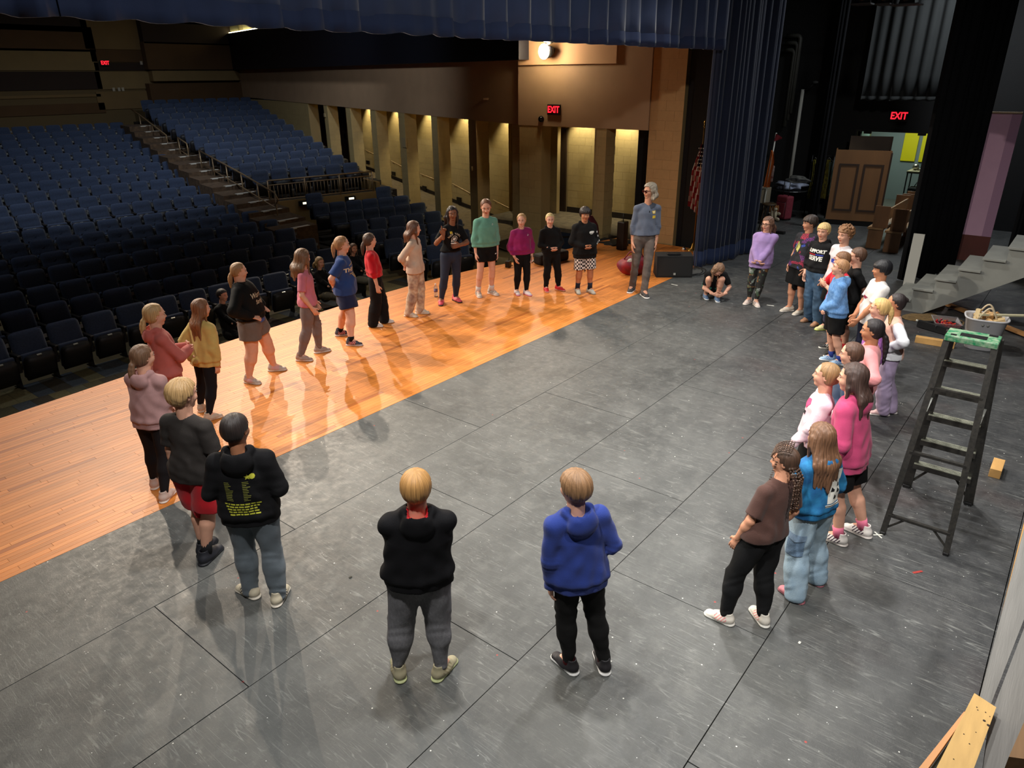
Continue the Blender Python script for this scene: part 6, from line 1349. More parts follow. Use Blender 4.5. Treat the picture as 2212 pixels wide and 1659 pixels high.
        if bt.get('tight'): pf.disp(folds(.0008, sd+2, 20, 50))
        else:
            pf.disp(folds(bt.get('wr', .0042), sd+2, 16, 30)); pf.disp(folds(.0022, sd+9, 34, 70))
            if ln > .62 and not (P.get('sit') or P.get('crouch')):
                Z = pf.ax[2][None, None, :]; X, Y = pf.ax[0][:, None, None], pf.ax[1][None, :, None]; kz = KNE[1][2]; az_ = ANK[1][2]
                pf.D = (pf.D+.0026*(.6+.6*np.sin(31*X+27*Y+19*Z+sd))*np.sin(95*Z+14*(X*F[0]+Y*F[1])*6+sd)*(np.exp(-((Z-kz)/.07)**2)+1.2*np.exp(-((Z-az_-.035)/.055)**2))).astype(np.float32)
        if not (P.get('sit') or P.get('crouch')): pf.plane((0, 0, .012 if wide else .02), (0, 0, -1))
        pf.plane(PEL+TU*bt.get('waist', .075)*Hn, TU)
        v, f = pf.mesh(); mats_ = [bt['mat']]; mi = None; c3 = v[f].mean(1)
        if bt.get('zones'):
            mi = np.zeros(len(f), int)
            for zf, zm in bt['zones']: mats_.append(zm); mi[zf(c3, dict(F=F, L=L, U=U, Hn=Hn, NB=NB, HP=HP, KNE=KNE, ANK=ANK, PEL=PEL))] = len(mats_)-1
        res['bottom'] = fast_mesh(bt.get('name', 'shorts' if ln <= .62 else 'trousers'), v, f, mats_, root, mi)
    # ---- under layer showing below the top
    if P.get('under'):
        u_ = P['under']; uf = Field(lo, hi, hb); uh = u_['hem']*Hn; g = u_.get('loose', .02); uf.cone(PEL-TU*(.53*Hn-uh+.03), PEL+TU*.03*Hn, R(.078)+g, R(.074)+g, .02, flat=F, fr=.82); uf.disp(folds(.003, sd+3, 14, 20)); uf.plane((0, 0, uh), (0, 0, -1)); uf.plane(PEL+TU*.03*Hn, TU); v, f = uf.mesh(); fast_mesh('undershirt', v, f, [u_['mat']], root)
    # ---- socks
    if P.get('socks'):
        sc_, shh = P['socks']
        for s in (1, -1): a, k_ = ANK[s], KNE[s]; d = nrm(k_-a); MB().tube([a-U*.01*Hn, a+d*shh*.5*Hn, a+d*shh*Hn, a+d*(shh-.001)*Hn], [.029*Hn, .0275*Hn, .030*Hn, .018*Hn], 14).build('sock', sc_, root, True)
    # ---- shoes
    so = P.get('shoes')
    if so:
        up, sole = so['mat'], so.get('sole', M_WHITE); Lf = .158*Hn*so.get('size', 1)
        for s in (1, -1):
            fd = FD[s]; an = ANK[s]; base = np.array([an[0], an[1], an[2]-.052*Hn]); ls = np.array([-fd[1], fd[0], 0]); Z_ = U
            sf = Field(base+np.minimum(fd*-.06*Hn, fd*.14*Hn)-.07*Hn, base+np.maximum(fd*-.06*Hn, fd*.14*Hn)+.075*Hn, .0046)
            g_ = lambda f, l, u: base+fd*f*Lf+ls*l*Lf+Z_*u*Lf
            ra = .17*Lf
            sf.cone(g_(-.16, 0, .17), g_(.12, 0, .16), ra, ra*1.02, .02, flat=U, fr=.95); sf.cone(g_(.1, 0, .14), g_(.50, s*-.02, .10), ra*1.02, ra*.92, .03, flat=U, fr=.62); sf.cone(g_(-.12, 0, .25), g_(-.10, 0, .42 if not so.get('low') else .32), ra*.93, ra*.84, .02)
            sf.cone(g_(-.02, 0, .30), g_(.30, 0, .18), ra*.72, ra*.72, .02)
            if so.get('low') != 2: sf.cone(g_(-.10, 0, .36 if not so.get('low') else .28), g_(-.10, 0, .6), ra*.62, ra*.62, .005, '-')
            sf.cone(g_(-.18, 0, .035), g_(.52, s*-.02, .035), ra*1.06, ra*1.04, .006, flat=U, fr=.42)
            sf.plane(base+U*.002, -U); v, f = sf.mesh(); c3 = v[f].mean(1); zz = (c3-base) @ U/Lf; xx = (c3-base) @ fd/Lf; ll = (c3-base) @ ls/Lf
            mi = (zz < .095+.03*(xx < 0)).astype(int); ms = [up, sole]
            if so.get('accent') is not None: ms.append(so['accent']); mi[(zz > .13) & (zz < .32) & (np.abs(((xx*1.1+zz*.8)*9) % 1-.5) < .22) & (np.abs(ll) > .08) & (xx > -.12) & (xx < .3)] = 2
            sh = fast_mesh('shoe', v, f, ms, root, mi)
            if so.get('lace') is not None and dist < 14:
                mb = MB()
                for k in range(3): mb.tube([g_(.08+.09*k, .085, .335-.065*k), g_(.095+.09*k, 0, .375-.07*k), g_(.08+.09*k, -.085, .335-.065*k)], .0035, 5)
                mb.build('laces', so['lace'], sh, True)
    # ---- hair
    st, hcol = P['hair'][0], P['hair'][1]; ho = P['hair'][2] if len(P['hair']) > 2 else {}; HM = hair_mat(hcol); Lh = ho.get('len', .30)*Hn; reach = Lh if st in ('long', 'pony', 'braids', 'wavy', 'lowpony') else .02
    down = -U if not P.get('crouch') else nrm(-U*.9+HF*.2)
    nape = q(-.30, 0, -.05); back = nrm(-HF*1.0); lo3 = HC-hh*.85; hi3 = HC+hh*.85
    if reach > .05: lo3 = np.minimum(lo3, nape+down*reach-hh*.5); hi3 = np.maximum(hi3, nape-HF*.25*reach+.05)
    r_h = np.random.default_rng(sd); hfld = Field(lo3, hi3, .0062 if dist > 7 else .0052); vol = ho.get('vol', .022 if st in ('pony', 'lowpony', 'bun', 'lowbun', 'braids') else .045)
    hfld.ell(q(-.085, 0, .15), ((.425+vol)*hh, (.355+vol)*hh, (.365+vol)*hh), fr, .01)
    if st in ('short', 'bowl', 'curly', 'buzz', 'swept'): hfld.ell(q(-.17, 0, -.02), ((.32+vol*.7)*hh, (.325+vol*.5)*hh, (.33 if st != 'buzz' else .30)*hh), fr, .03)
    else: hfld.ell(q(-.16, 0, -.06), ((.31+vol)*hh, (.33+vol*.8)*hh, .34*hh), fr, .03)
    X, Y, Z = hfld.ax[0][:, None, None]-HC[0], hfld.ax[1][None, :, None]-HC[1], hfld.ax[2][None, None, :]-HC[2]
    fF = (X*HF[0]+Y*HF[1]+Z*HF[2])/hh; fL = (X*HL[0]+Y*HL[1]+Z*HL[2])/hh; fU = (X*HU[0]+Y*HU[1]+Z*HU[2])/hh
    fringe = ho.get('fringe', .0)     # how far the fringe comes down over the forehead
    hl = {'short': .30, 'bowl': .22, 'curly': .24, 'buzz': .33, 'swept': .24}.get(st, {'long': .37, 'wavy': .33}.get(st, .42))-fringe
    side = ho.get('side', {'short': .02, 'buzz': .05, 'bowl': -.10, 'curly': .0, 'swept': 0}.get(st, .0))
    # remove face window: in front of a curved hairline
    wall = hl-.10*fL*fL*4; facecut = np.minimum(fF-(.10+.10*(fU > .2)), wall-fU); facecut = np.minimum(facecut, .5)
    ear = np.minimum(np.minimum(fF+.16, side-fU), .5) if st in ('short', 'curly', 'buzz', 'swept', 'bowl') else np.minimum(np.minimum(fF+.02, .04-fU), .5)
    cut = np.maximum(facecut, ear)
    if st in ('short', 'bowl', 'curly', 'buzz', 'swept'): cut = np.maximum(cut, (-.33 if st != 'bowl' else -.30)-fU)
    if st in ('long', 'wavy') and not ho.get('behind_ear'): cut = facecut
    hfld.D = np.maximum(hfld.D, (cut*hh).astype(np.float32))
    if fringe > 0.02: hfld.ell(q(.20, .04, .27-fringe*.3), (.17*hh, .28*hh, (.08+fringe*.35)*hh), fr, .03)
    if st == 'curly':
        for i in range(110):
            a, e = r_h.uniform(0, 6.28), r_h.uniform(-.15, 1.0); dv = HF*math.cos(a)*math.sqrt(1-e*e*.98)+HL*math.sin(a)*math.sqrt(1-e*e*.98)+HU*e
            if dv @ HF > .3 and e < .48: continue
            c = q(-.08, 0, .16)+dv*(.40+vol)*hh; hfld.ell(c, (r_h.uniform(.045, .075)*hh,)*3, fr, .008)
    if st in ('long', 'wavy'):
        w = ho.get('w', 1.0); fronts = ho.get('front', .0)
        bk0 = q(-.22, 0, .02); n = 6
        for j in (-2, -1, 0, 1, 2):
            top = q(-.22+.05*abs(j), j*.13*w, .0); low = top+down*Lh*(1-.06*abs(j))-nrm(HF*.4+F*.6)*(.075*Hn if j == 0 else .062*Hn)*(1 if not ho.get('hang') else -.5)+HL*j*.012*Hn
            mid = (top+low)/2-nrm(np.array([HF[0], HF[1], 0]))*.026*Hn
            hfld.cone(top, mid, .20*hh*w**.5, .17*hh, .03, flat=HF, fr=.8); hfld.cone(mid, low, .17*hh, .07*hh, .03, flat=HF, fr=.7)
        for s in (1, -1):
            top = q(.0, s*.30, .12); low = q(.06+fronts, s*.33, -.52)+down*Lh*(.35 if fronts == 0 else .75); md = q(-.02+fronts*.5, s*.39, -.25); hfld.cone(top, md, .09*hh, .10*hh, .02, flat=HL, fr=.7); hfld.cone(md, low, .10*hh, .04*hh, .02, flat=HF, fr=.7)
    if st in ('pony', 'lowpony'):
        b0 = q(-.46, 0, .12 if st == 'pony' else -.12); p = b0; dv = nrm(-HF*.8+down*.4); hfld.cone(q(-.3, 0, .1 if st == 'pony' else -.1), b0, .14*hh, .06*hh, .03); m = 7; ps_ = [b0]
        for i in range(m): dv = nrm(dv*.6+down*.6); p = p+dv*Lh/m; ps_.append(p)
        for i in range(m): hfld.cone(ps_[i], ps_[i+1], (.06+.05*math.sin(PI*min(1, (i+.5)/m*1.2)))*hh*1.15, (.06+.05*math.sin(PI*min(1, (i+1.5)/m*1.2)))*hh*(1.1 if i < m-1 else .4), .012)
    if st == 'bun': hfld.ell(q(-.50, 0, .16), (.12*hh, .13*hh, .13*hh), fr, .01)
    if st == 'lowbun': hfld.ell(q(-.42, 0, -.16), (.11*hh, .14*hh, .11*hh), fr, .015)
    if st == 'braids':
        for j in range(9):
            a = (j-4)*.30; s0 = q(-.30*math.cos(a)-.05, .30*math.sin(a), .05); p = s0; lo_ = Lh*r_h.uniform(.75, 1.05); m = int(lo_/.016)
            for i in range(m):
                t = i/m; p2 = s0+down*lo_*t-nrm(F)*(.056*Hn*min(1, t*3))*.8-nrm(HF)*.018*Hn*min(1, t*3)+HL*math.sin(a)*.03*Hn*t; rr = .045*hh*(1-.3*t); hfld.ell(p2+HL*(.012*hh*(-1)**i), (rr, rr, rr*1.15), fr, .004)
        for j in range(7):    # plaited rows over the scalp
            l0 = (j-3)*.095
            for i in range(13):
                u = i/12; an = -.35+u*2.3; c = q(-.08+.46*math.cos(an), l0*(1+.4*math.sin(an)), .15+.41*math.sin(an)); 
                if l0**2*7+0 < 1 and an > .05: hfld.ell(c, (.038*hh, .042*hh, .034*hh), fr, .006)
        for s in (1,):
            for k in range(2):
                p0 = q(.22-.05*k, s*.28, .05-.0*k)
                for i in range(14): p1_ = p0+down*.017*i+HF*.003*i; hfld.ell(p1_, (.026*hh,)*3, fr, .003)
    K = r_h.normal(0, 1, (5, 2)); ang = np.arctan2(fL, -fF+.02); sa = ho.get('rough', .004)
    strand = (np.sin(ang*19+fU*7+np.sin(ang*5)*2)+.5*np.sin(ang*41+fU*13+fL*9+1)+.4*np.sin(fL*43-fU*17+fF*21)) if st in ('short', 'bowl', 'swept', 'buzz') else (np.sin(fL*60+np.sin(fU*5)*1.5)+.6*np.sin(fL*37+fF*30+np.sin(fU*7)*2)+.6*np.sin(fF*55+fU*2))
    if st == 'wavy': strand = strand+2.2*np.sin(fU*13+fL*9+fF*7)
    hfld.D = (hfld.D+strand*sa*.25).astype(np.float32)
    v, f = hfld.mesh(); mats_ = [HM]; mi = None
    if ho.get('tip') is not None:
        mats_.append(hair_mat(ho['tip'])); c3 = v[f].mean(1); mi = ((c3-HC) @ HU < ho.get('tipu', -.9)*hh).astype(int)
    ho_ = fast_mesh('hair', v, f, mats_, root, mi)
    dv = v-q(-.14, 0, .3); a_, l_, u_ = dv @ HF/hh, dv @ HL/hh, dv @ HU/hh; ang = np.arctan2(l_, -a_+.001); rad = np.hypot(a_, l_)
    st_v = np.stack([ang*(16+0*rad)*ho.get('fine', 1.0), rad*2.2+u_*1.1, np.where(u_ > 0, 3.0, 0)*0+ang*0], 1).astype(np.float32); at_ = ho_.data.attributes.new('strand', 'FLOAT_VECTOR', 'POINT'); at_.data.foreach_set('vector', st_v.ravel())
    if ho.get('tie') is not None:
        c = q(-.46, 0, .12 if st == 'pony' else -.12); MB().tube([c+hh*.085*(HL*math.cos(a)+nrm(HU+HF*.3)*math.sin(a)) for a in np.linspace(0, 2*PI, 13)[:-1]], .022*hh*(1.4 if ho.get('scrunch') else .8), 8, True).build('hair_tie', ho['tie'], ho_, True)
    res.update(dict(root=root, F=F, L=L, U=U, Hn=Hn, NB=NB, CHE=CHE, WAI=WAI, PEL=PEL, HC=HC, HF=HF, HL=HL, HU=HU, hh=hh, q=q, SH=SH, EL=EL, WR=WR, KNE=KNE, ANK=ANK, HP=HP, TU=TU, O=O, H=H, FD=FD, HD=HD))
    return res
def decal(res, part, me, cen, nv, up, mat_, name='print', off=.003, parent=None):
    """lay a flat mesh (xy, metres) on a garment: vertices are projected along -nv"""
    o = res[part] if isinstance(part, str) else part
    bv = BVHTree.FromPolygons([v.co for v in o.data.vertices], [tuple(p.vertices) for p in o.data.polygons])
    nv = Vector(nv).normalized(); up = Vector(up); up = (up-nv*up.dot(nv)).normalized(); rt = up.cross(nv); cen = Vector(cen)
    bm = bmesh.new(); bm.from_mesh(me); bmesh.ops.triangulate(bm, faces=bm.faces[:])
    for _k in range(4):
        long_ = [e for e in bm.edges if e.calc_length() > .016]
        if not long_: break
        bmesh.ops.subdivide_edges(bm, edges=long_, cuts=1); bmesh.ops.triangulate(bm, faces=bm.faces[:])
    for v in bm.verts:
        p = cen+rt*v.co.x+up*v.co.y+nv*.35; hit = bv.ray_cast(p, -nv, .7); v.co = (hit[0]+nv*off) if hit[0] is not None else (cen+rt*v.co.x+up*v.co.y)
    m2 = bpy.data.meshes.new(name); bm.to_mesh(m2); bm.free(); m2.materials.append(mat_); d = bpy.data.objects.new(name, m2); link(d, parent or o); return d
def poly_mesh(polys):
    me = bpy.data.meshes.new('p'); V_ = []; F_ = []
    for p in polys: n = len(V_); V_ += [(x, y, 0) for x, y in p]; F_.append(tuple(range(n, n+len(p))))
    me.from_pydata(V_, [], F_); me.update(); return me
def arc_text(txt, size, rad, span):
    """letters set on an upward arc"""
    V_ = []; F_ = []
    for i, ch in enumerate(txt):
        if ch == ' ': continue
        a = span*(i/(len(txt)-1)-.5); me = text_mesh(ch, size, 0, bold=.001); n = len(V_); ca, sa = math.cos(-a), math.sin(-a)
        for v in me.vertices: x, y = v.co.x, v.co.y+rad; V_.append((x*ca-y*sa, x*sa+y*ca-rad, 0))
        F_ += [tuple(n+k for k in p.vertices) for p in me.polygons]
    me = bpy.data.meshes.new('a'); me.from_pydata(V_, [], F_); me.update(); return me
# ================================================================ THE CAST
C_ = cloth_mat
SK_L, SK_M, SK_T, SK_D = (222, 168, 142), (208, 150, 120), (188, 128, 94), (140, 92, 66)
W_PRINT = mat('white_print', (222, 222, 214), .7); Y_PRINT = mat('yellow_print', (190, 190, 60), .7); GOLD_PRINT = mat('gold_print', (190, 160, 96), .7); K_PRINT = mat('black_print', (14, 14, 18), .7); R_PRINT = mat('red_print', (190, 30, 40), .7); B_PRINT = mat('blue_print', (40, 60, 170), .7)
BLK = C_((17, 17, 19)); BLK2 = C_((24, 24, 27)); NAVY = C_((20, 24, 36))
def shoe(c, sole=None, accent=None, lace=True, low=0, size=1): return dict(mat=mat('shoe_%d_%d_%d' % c, c, .6, var=.1, vscale=20), sole=mat('sole_%d_%d_%d' % sole, sole, .6) if sole else M_WHITE, accent=mat('accent_%d_%d_%d' % accent, accent, .6) if accent else None, lace=(mat('lace_white', (220, 216, 206), .8) if lace is True else (mat('lace_dark', (24, 24, 26), .8) if lace == 'k' else None)), low=low, size=size)
PINKTIE = mat('pink_scrunchie', (230, 160, 160), .8); WTIE = mat('white_tie', (220, 214, 206), .7)
R_ = {}
def cast(key, **k): R_[key] = person(k)

cast('mauve', label='girl in mauve hoodie with brown ponytail and black leggings, seen from behind at left', head=(303, 746), feet=[(338, 1046), (364, 1074)], face=28, hface=5, skin=SK_L, hair=('lowpony', (112, 82, 60), dict(len=.17, tie=WTIE, rough=.005)), fem=True, aim=(7.4, 5.6), look=(9, 8), arms=('clasp', 'clasp'),
     top=dict(kind='hoodie', mat=C_((178, 138, 136)), hem=.475, loose=.024, flare=1.05), bottom=dict(mat=C_((34, 28, 32)), tight=True, cuff=True, loose=.007, name='leggings'), shoes=shoe((196, 170, 158), (214, 200, 190)), fang=(25, 5))
cast('salmon', label='blonde ponytail girl in salmon pink hoodie holding her hands together', head=(329, 657), H=1.50, face=-8, hface=-16, skin=SK_L, hair=('lowpony', (184, 148, 100), dict(len=.17, tie=WTIE)), fem=True, aim=(7.4, 5.6), look=(9, 8.3), arms=('clasphigh', 'clasphigh'),
     top=dict(kind='hoodie', mat=C_((184, 96, 88)), hem=.47, loose=.022, cord=True), bottom=dict(mat=C_((150, 110, 110)), loose=.008), shoes=shoe((200, 190, 180)))
cast('yellow', label='girl in pale yellow sweatshirt with very long brown hair and black leggings', head=(431, 647), feet=[(436, 884), (462, 905)], face=8, hface=-8, skin=SK_L, hair=('long', (128, 84, 52), dict(len=.27, rough=.005)), fem=True, aim=(8.4, 6.3), look=(11, 7.6), arms=('behind', 'down'),
     top=dict(kind='sweat', mat=C_((206, 178, 104)), hem=.455, loose=.026, over=True, flare=1.08), bottom=dict(mat=C_((30, 28, 34)), tight=True, cuff=True, loose=.007, name='leggings'), shoes=shoe((188, 168, 148), (206, 190, 172)), fang=(50, -20))
cast('warrior', label='sturdy woman in black sweatshirt and grey shorts with a hand on her hip', head=(513, 568), feet=[(546, 828), (600, 800)], face=-50, hface=-32, skin=SK_L, hair=('lowpony', (160, 122, 84), dict(len=.13, tie=WTIE)), fem=True, child=False, build=1.34, aim=(8.2, 5.6), look=(10, 7.2), arms=('hip', 'hip'), bust=True, leanv=(-.05, .0),
     top=dict(kind='sweat', mat=C_((19, 17, 17)), hem=.545, loose=.02), under=dict(mat=C_((52, 88, 170)), hem=.505, loose=.034), bottom=dict(mat=C_((112, 100, 94)), len=.30, loose=.018), shoes=shoe((190, 176, 164), (206, 200, 190), (220, 130, 140)), fang=(10, -20))
cast('pinktee', label='girl in pink t-shirt and grey joggers with long straight brown hair, hand in pocket', head=(651, 538), feet=[(658, 779), (697, 760)], face=-42, hface=6, skin=SK_L, hair=('long', (116, 84, 58), dict(len=.19, rough=.005)), fem=True, aim=(8.6, 5.6), look=(11.6, 7.6), arms=('pants', 'pants'),
     top=dict(kind='tee', mat=C_((206, 118, 134)), hem=.50, loose=.012, sleeve=.5), bottom=dict(mat=C_((120, 104, 100)), loose=.010, cuff=True), shoes=shoe((160, 138, 126), (214, 204, 196)), fang=(20, -15))
cast('theshow', label='sturdy girl in blue printed t-shirt and navy shorts, hands behind her back', head=(737, 511), feet=[(742, 724), (766, 746)], face=-46, hface=-42, skin=SK_L, hair=('pony', (158, 116, 76), dict(len=.15, tie=PINKTIE, scrunch=True)), fem=True, build=1.22, aim=(9.0, 5.8), look=(12, 7.0), arms=('behind', 'behind'),
     top=dict(kind='tee', mat=C_((38, 64, 118)), hem=.475, loose=.018, sleeve=.5), bottom=dict(mat=C_((30, 36, 66)), len=.36, loose=.024), shoes=shoe((60, 60, 72), (200, 190, 190), (230, 120, 100), 'k'), socks=(BLK, .035), fang=(10, -10))
cast('red', label='girl in bright red sweatshirt and wide black trousers with dark ponytail', head=(797, 504), feet=[(812, 706), (836, 697)], face=-40, hface=-22, skin=SK_L, hair=('lowpony', (78, 56, 42), dict(len=.14, tie=WTIE)), fem=True, aim=(8.8, 5.9), look=(12, 7.2), arms=('down', 'down'),
     top=dict(kind='sweat', mat=C_((196, 22, 34)), hem=.555, loose=.020), bottom=dict(mat=C_((24, 18, 18)), loose=.014, wide=.028), shoes=shoe((210, 200, 190), (220, 214, 206)), fang=(10, -10))
cast('beige', label='girl in loose beige top and tie-dyed trousers with hands behind her back', head=(893, 478), feet=[(888, 684), (913, 677)], face=-62, hface=-34, skin=SK_L, hair=('long', (96, 62, 42), dict(len=.14, front=.12)), fem=True, aim=(9.2, 5.9), look=(12.5, 7.2), arms=('behind', 'behind'),
     top=dict(kind='tee', mat=C_((206, 180, 158)), hem=.475, loose=.020, sleeve=.9, flare=1.12), bottom=dict(mat=C_((214, 190, 160), 'tiedye', (148, 116, 100)), loose=.014, wide=.010), shoes=shoe((206, 188, 166), (214, 200, 180)), fang=(10, -10))
cast('newyork', label='dark-haired woman in black New York t-shirt and jeans raising one finger', head=(976, 446), feet=[(953, 657), (988, 651)], face=-112, hface=-128, skin=SK_D, hair=('wavy', (30, 22, 22), dict(len=.13, front=.06)), fem=True, child=False, aim=(7.2, 4.6), look=(5.6, 4.6), arms=('waist', 'up'), bust=True,
     top=dict(kind='tee', mat=C_((20, 18, 20)), hem=.555, loose=.008, sleeve=.5), bottom=dict(mat=C_((30, 42, 64), 'denim', (22, 30, 48)), loose=.005, tight=True, name='jeans'), shoes=shoe((206, 70, 90), (60, 40, 40), (240, 150, 150)), fang=(8, -30))
cast('green', label='tall girl in sage green sweatshirt and black shorts with long bare legs', head=(1049, 431), feet=[(1034, 640), (1066, 636)], skin=SK_L, hair=('lowpony', (110, 70, 48), dict(len=.12)), fem=True, aim=(7.0, 4.0), look=(5.5, 4.6), nod=-.32, arms=('down', 'down'), build=.92,
     top=dict(kind='sweat', mat=C_((104, 158, 138)), hem=.53, loose=.026, over=True), bottom=dict(mat=BLK, len=.30, loose=.012), shoes=shoe((206, 190, 176), (214, 200, 190), (40, 34, 40), 'k'), socks=(mat('white_sock', (214, 206, 200), .9), .05), fang=(25, -10))
cast('magenta', label='blonde girl in magenta sweatshirt and black leggings, thumbs at her hem', head=(1126, 462), feet=[(1117, 636), (1140, 637)], skin=SK_L, hair=('pony', (176, 136, 88), dict(len=.12)), fem=True, aim=(7.6, 3.6), look=(6, 5.4), arms=('pants', 'pants'), build=.98,
     top=dict(kind='sweat', mat=C_((140, 28, 88)), hem=.52, loose=.028), bottom=dict(mat=BLK, tight=True, cuff=True, loose=.007, name='leggings'), shoes=shoe((220, 206, 206), (210, 130, 160)), fang=(12, -12))
cast('blondboy', label='crop-haired blond boy in plain black hoodie with red shoes', head=(1188, 461), feet=[(1180, 629), (1210, 627)], skin=SK_L, hair=('buzz', (206, 180, 124), dict(vol=.02)), aim=(7.6, 3.2), look=(6.4, 3.6), arms=('pocket', 'pocket'), build=.96,
     top=dict(kind='hoodie', mat=C_((18, 15, 16)), hem=.50, loose=.016, hood=.85), bottom=dict(mat=C_((22, 20, 21)), loose=.010, cuff=True, wr=.005), shoes=shoe((206, 30, 36), (206, 150, 140), None, True), fang=(35, -12))
cast('checker', label='dark-haired boy in long black hoodie with checkered shorts', head=(1264, 448), feet=[(1248, 633), (1277, 633)], skin=SK_T, hair=('bowl', (36, 26, 24), dict(fringe=.10, vol=.07, rough=.008)), aim=(7.6, 2.6), look=(7.2, 3.4), arms=('pocket', 'pocket'),
     top=dict(kind='hoodie', mat=C_((22, 19, 19)), hem=.43, loose=.030, hood=.9), bottom=dict(mat=checker_mat(), len=.48, loose=.020), shoes=shoe((196, 192, 178), (150, 148, 140)), socks=(mat('navy_sock', (24, 28, 46), .9), .075), fang=(12, -12))
cast('man', label='tall grey-haired man in slate long-sleeved shirt and brown-grey trousers wearing sunglasses', head=(1404, 396), feet=[(1363, 630), (1393, 641)], skin=SK_M, hair=('wavy', (134, 124, 108), dict(len=.07, rough=.008, vol=.06, hang=1)), child=False, face=222, hface=150, arms=('down', 'down'), build=.86, leanv=(.22, .20),
     top=dict(kind='tee', mat=C_((92, 100, 116)), hem=.545, loose=.014, sleeve=1.0, band=False, wr=.004), bottom=dict(mat=C_((106, 94, 86), 'denim', (88, 78, 72)), loose=.010, name='jeans'), shoes=shoe((44, 42, 44), (220, 216, 210), None, 'k'), fang=(8, -30))
cast('lavender', label='brown-haired girl with glasses in lavender sweatshirt and floral leggings', head=(1660, 469), feet=[(1614, 656), (1634, 661)], hface=165, skin=SK_L, hair=('wavy', (96, 68, 52), dict(len=.13, front=.05, rough=.006)), fem=True, face=190, look=(8.4, 7), arms=('clasp', 'clasp'), leanv=(.12, .16),
     top=dict(kind='sweat', mat=C_((162, 136, 190)), hem=.44, loose=.028), bottom=dict(mat=splash_mat('floral_leggings', (36, 36, 34), [(140, 100, 60), (176, 186, 180), (92, 120, 92)], 16), tight=True, loose=.008, len=.86, cuff=True, name='leggings'), shoes=shoe((214, 196, 186), (220, 214, 204), (36, 32, 44), None), fang=(30, -20))
cast('floral', label='dark-haired boy in black t-shirt with bright printed butterflies and black shorts', head=(1752, 466), feet=[(1699, 672), (1724, 679)], skin=SK_M, hair=('swept', (54, 42, 36), dict(fringe=.05, vol=.07, rough=.010)), face=150, hface=128, arms=('pants', 'pants'), leanv=(.10, .12),
     top=dict(kind='tee', mat=splash_mat('butterfly_print', (28, 28, 34), [(170, 40, 70), (60, 84, 180), (110, 50, 120)], 10), hem=.475, loose=.022, sleeve=.5), bottom=dict(mat=C_((20, 20, 21)), len=.46, loose=.030), shoes=shoe((196, 186, 170), (206, 200, 190), None, None, 1), fang=(10, -10))
cast('serve', label='blond boy in black printed hoodie and blue jeans with tan boots', head=(1782, 483), feet=[(1742, 694), (1762, 703)], skin=SK_L, hair=('swept', (206, 176, 118), dict(vol=.055, rough=.009)), face=160, hface=172, arms=('pants', 'pants'), leanv=(.08, .10),
     top=dict(kind='hoodie', mat=C_((30, 30, 33)), hem=.535, loose=.020, hood=.9), bottom=dict(mat=C_((72, 104, 134), 'denim', (48, 74, 100)), loose=.016, wide=.016, name='jeans', wr=.005), shoes=shoe((166, 120, 88), (120, 90, 66), None, None, 1), fang=(8, -8))
cast('curly', label='curly-haired boy in white jersey over a black t-shirt', head=(1829, 490), feet=[(1776, 712), (1812, 722)], skin=SK_L, hair=('curly', (132, 94, 62), dict(vol=.08)), face=146, hface=152, arms=('down', 'down'), leanv=(.05, .08),
     top=dict(kind='tee', mat=C_((216, 210, 214)), hem=.50, loose=.022, sleeve=.3), bottom=dict(mat=BLK, len=.46, loose=.026), shoes=shoe((214, 206, 150), (206, 220, 120)), socks=(BLK, .05), fang=(10, -10))
cast('blacktee', label='short-haired boy in plain black t-shirt standing behind the blue hoodie boy', head=(1856, 536), H=1.44, skin=SK_L, hair=('short', (92, 66, 50), dict(rough=.006)), face=110, hface=106, arms=('behind', 'behind'), 
     top=dict(kind='tee', mat=BLK, hem=.50, loose=.016, sleeve=.5), bottom=dict(mat=BLK2, len=.46, loose=.024), shoes=shoe((24, 22, 24), (190, 180, 60), (170, 30, 40), 'k'), socks=(mat('red_sock', (190, 24, 40), .9), .05))
cast('redshirt', label='brown-haired boy in red shirt clasping his hands, mostly hidden by the blue hoodie', head=(1822, 545), feet=[(1786, 752), (1796, 770)], skin=SK_L, hair=('short', (124, 88, 60), dict(rough=.006)), face=126, hface=110, arms=('chest', 'chest'), 
     top=dict(kind='tee', mat=C_((200, 24, 44)), hem=.48, loose=.018, sleeve=.5), bottom=dict(mat=C_((34, 38, 70)), len=.46, loose=.02), shoes=shoe((20, 20, 22), (226, 224, 214), (226, 224, 214), 'k'), fang=(8, -8))
cast('bluehood', label='boy in heathered blue hoodie and black shorts with blue socks', head=(1818, 561), feet=[(1788, 778), (1806, 788)], skin=SK_L, hair=('short', (164, 122, 84), dict(rough=.005)), face=118, hface=108, nod=.10, arms=('clasp', 'clasp'), build=.97,
     top=dict(kind='hoodie', mat=C_((76, 124, 180), 'heather', (106, 150, 200)), lining=C_((130, 180, 214)), hem=.475, loose=.018), bottom=dict(mat=BLK, len=.42, loose=.024), shoes=shoe((150, 178, 206), (226, 230, 232), (90, 120, 170)), socks=(mat('royal_sock', (40, 60, 140), .9), .05), fang=(8, -8))
cast('whitetee', label='black-haired boy in white baseball shirt looking left beside the grey stairs', head=(1909, 563), H=1.46, skin=SK_T, hair=('bowl', (24, 24, 28), dict(fringe=.06, vol=.06)), face=122, hface=108, build=1.16, arms=(((.15, .05, .47), (-.5, .8, 0)), ((.15, .02, .48), (-.5, .8, 0))), off=(-.10, -.0),
     top=dict(kind='tee', mat=C_((216, 212, 208)), hem=.47, loose=.016, sleeve=.5), bottom=dict(mat=C_((22, 26, 46)), loose=.012), shoes=shoe((30, 30, 34), None, None, 'k'))
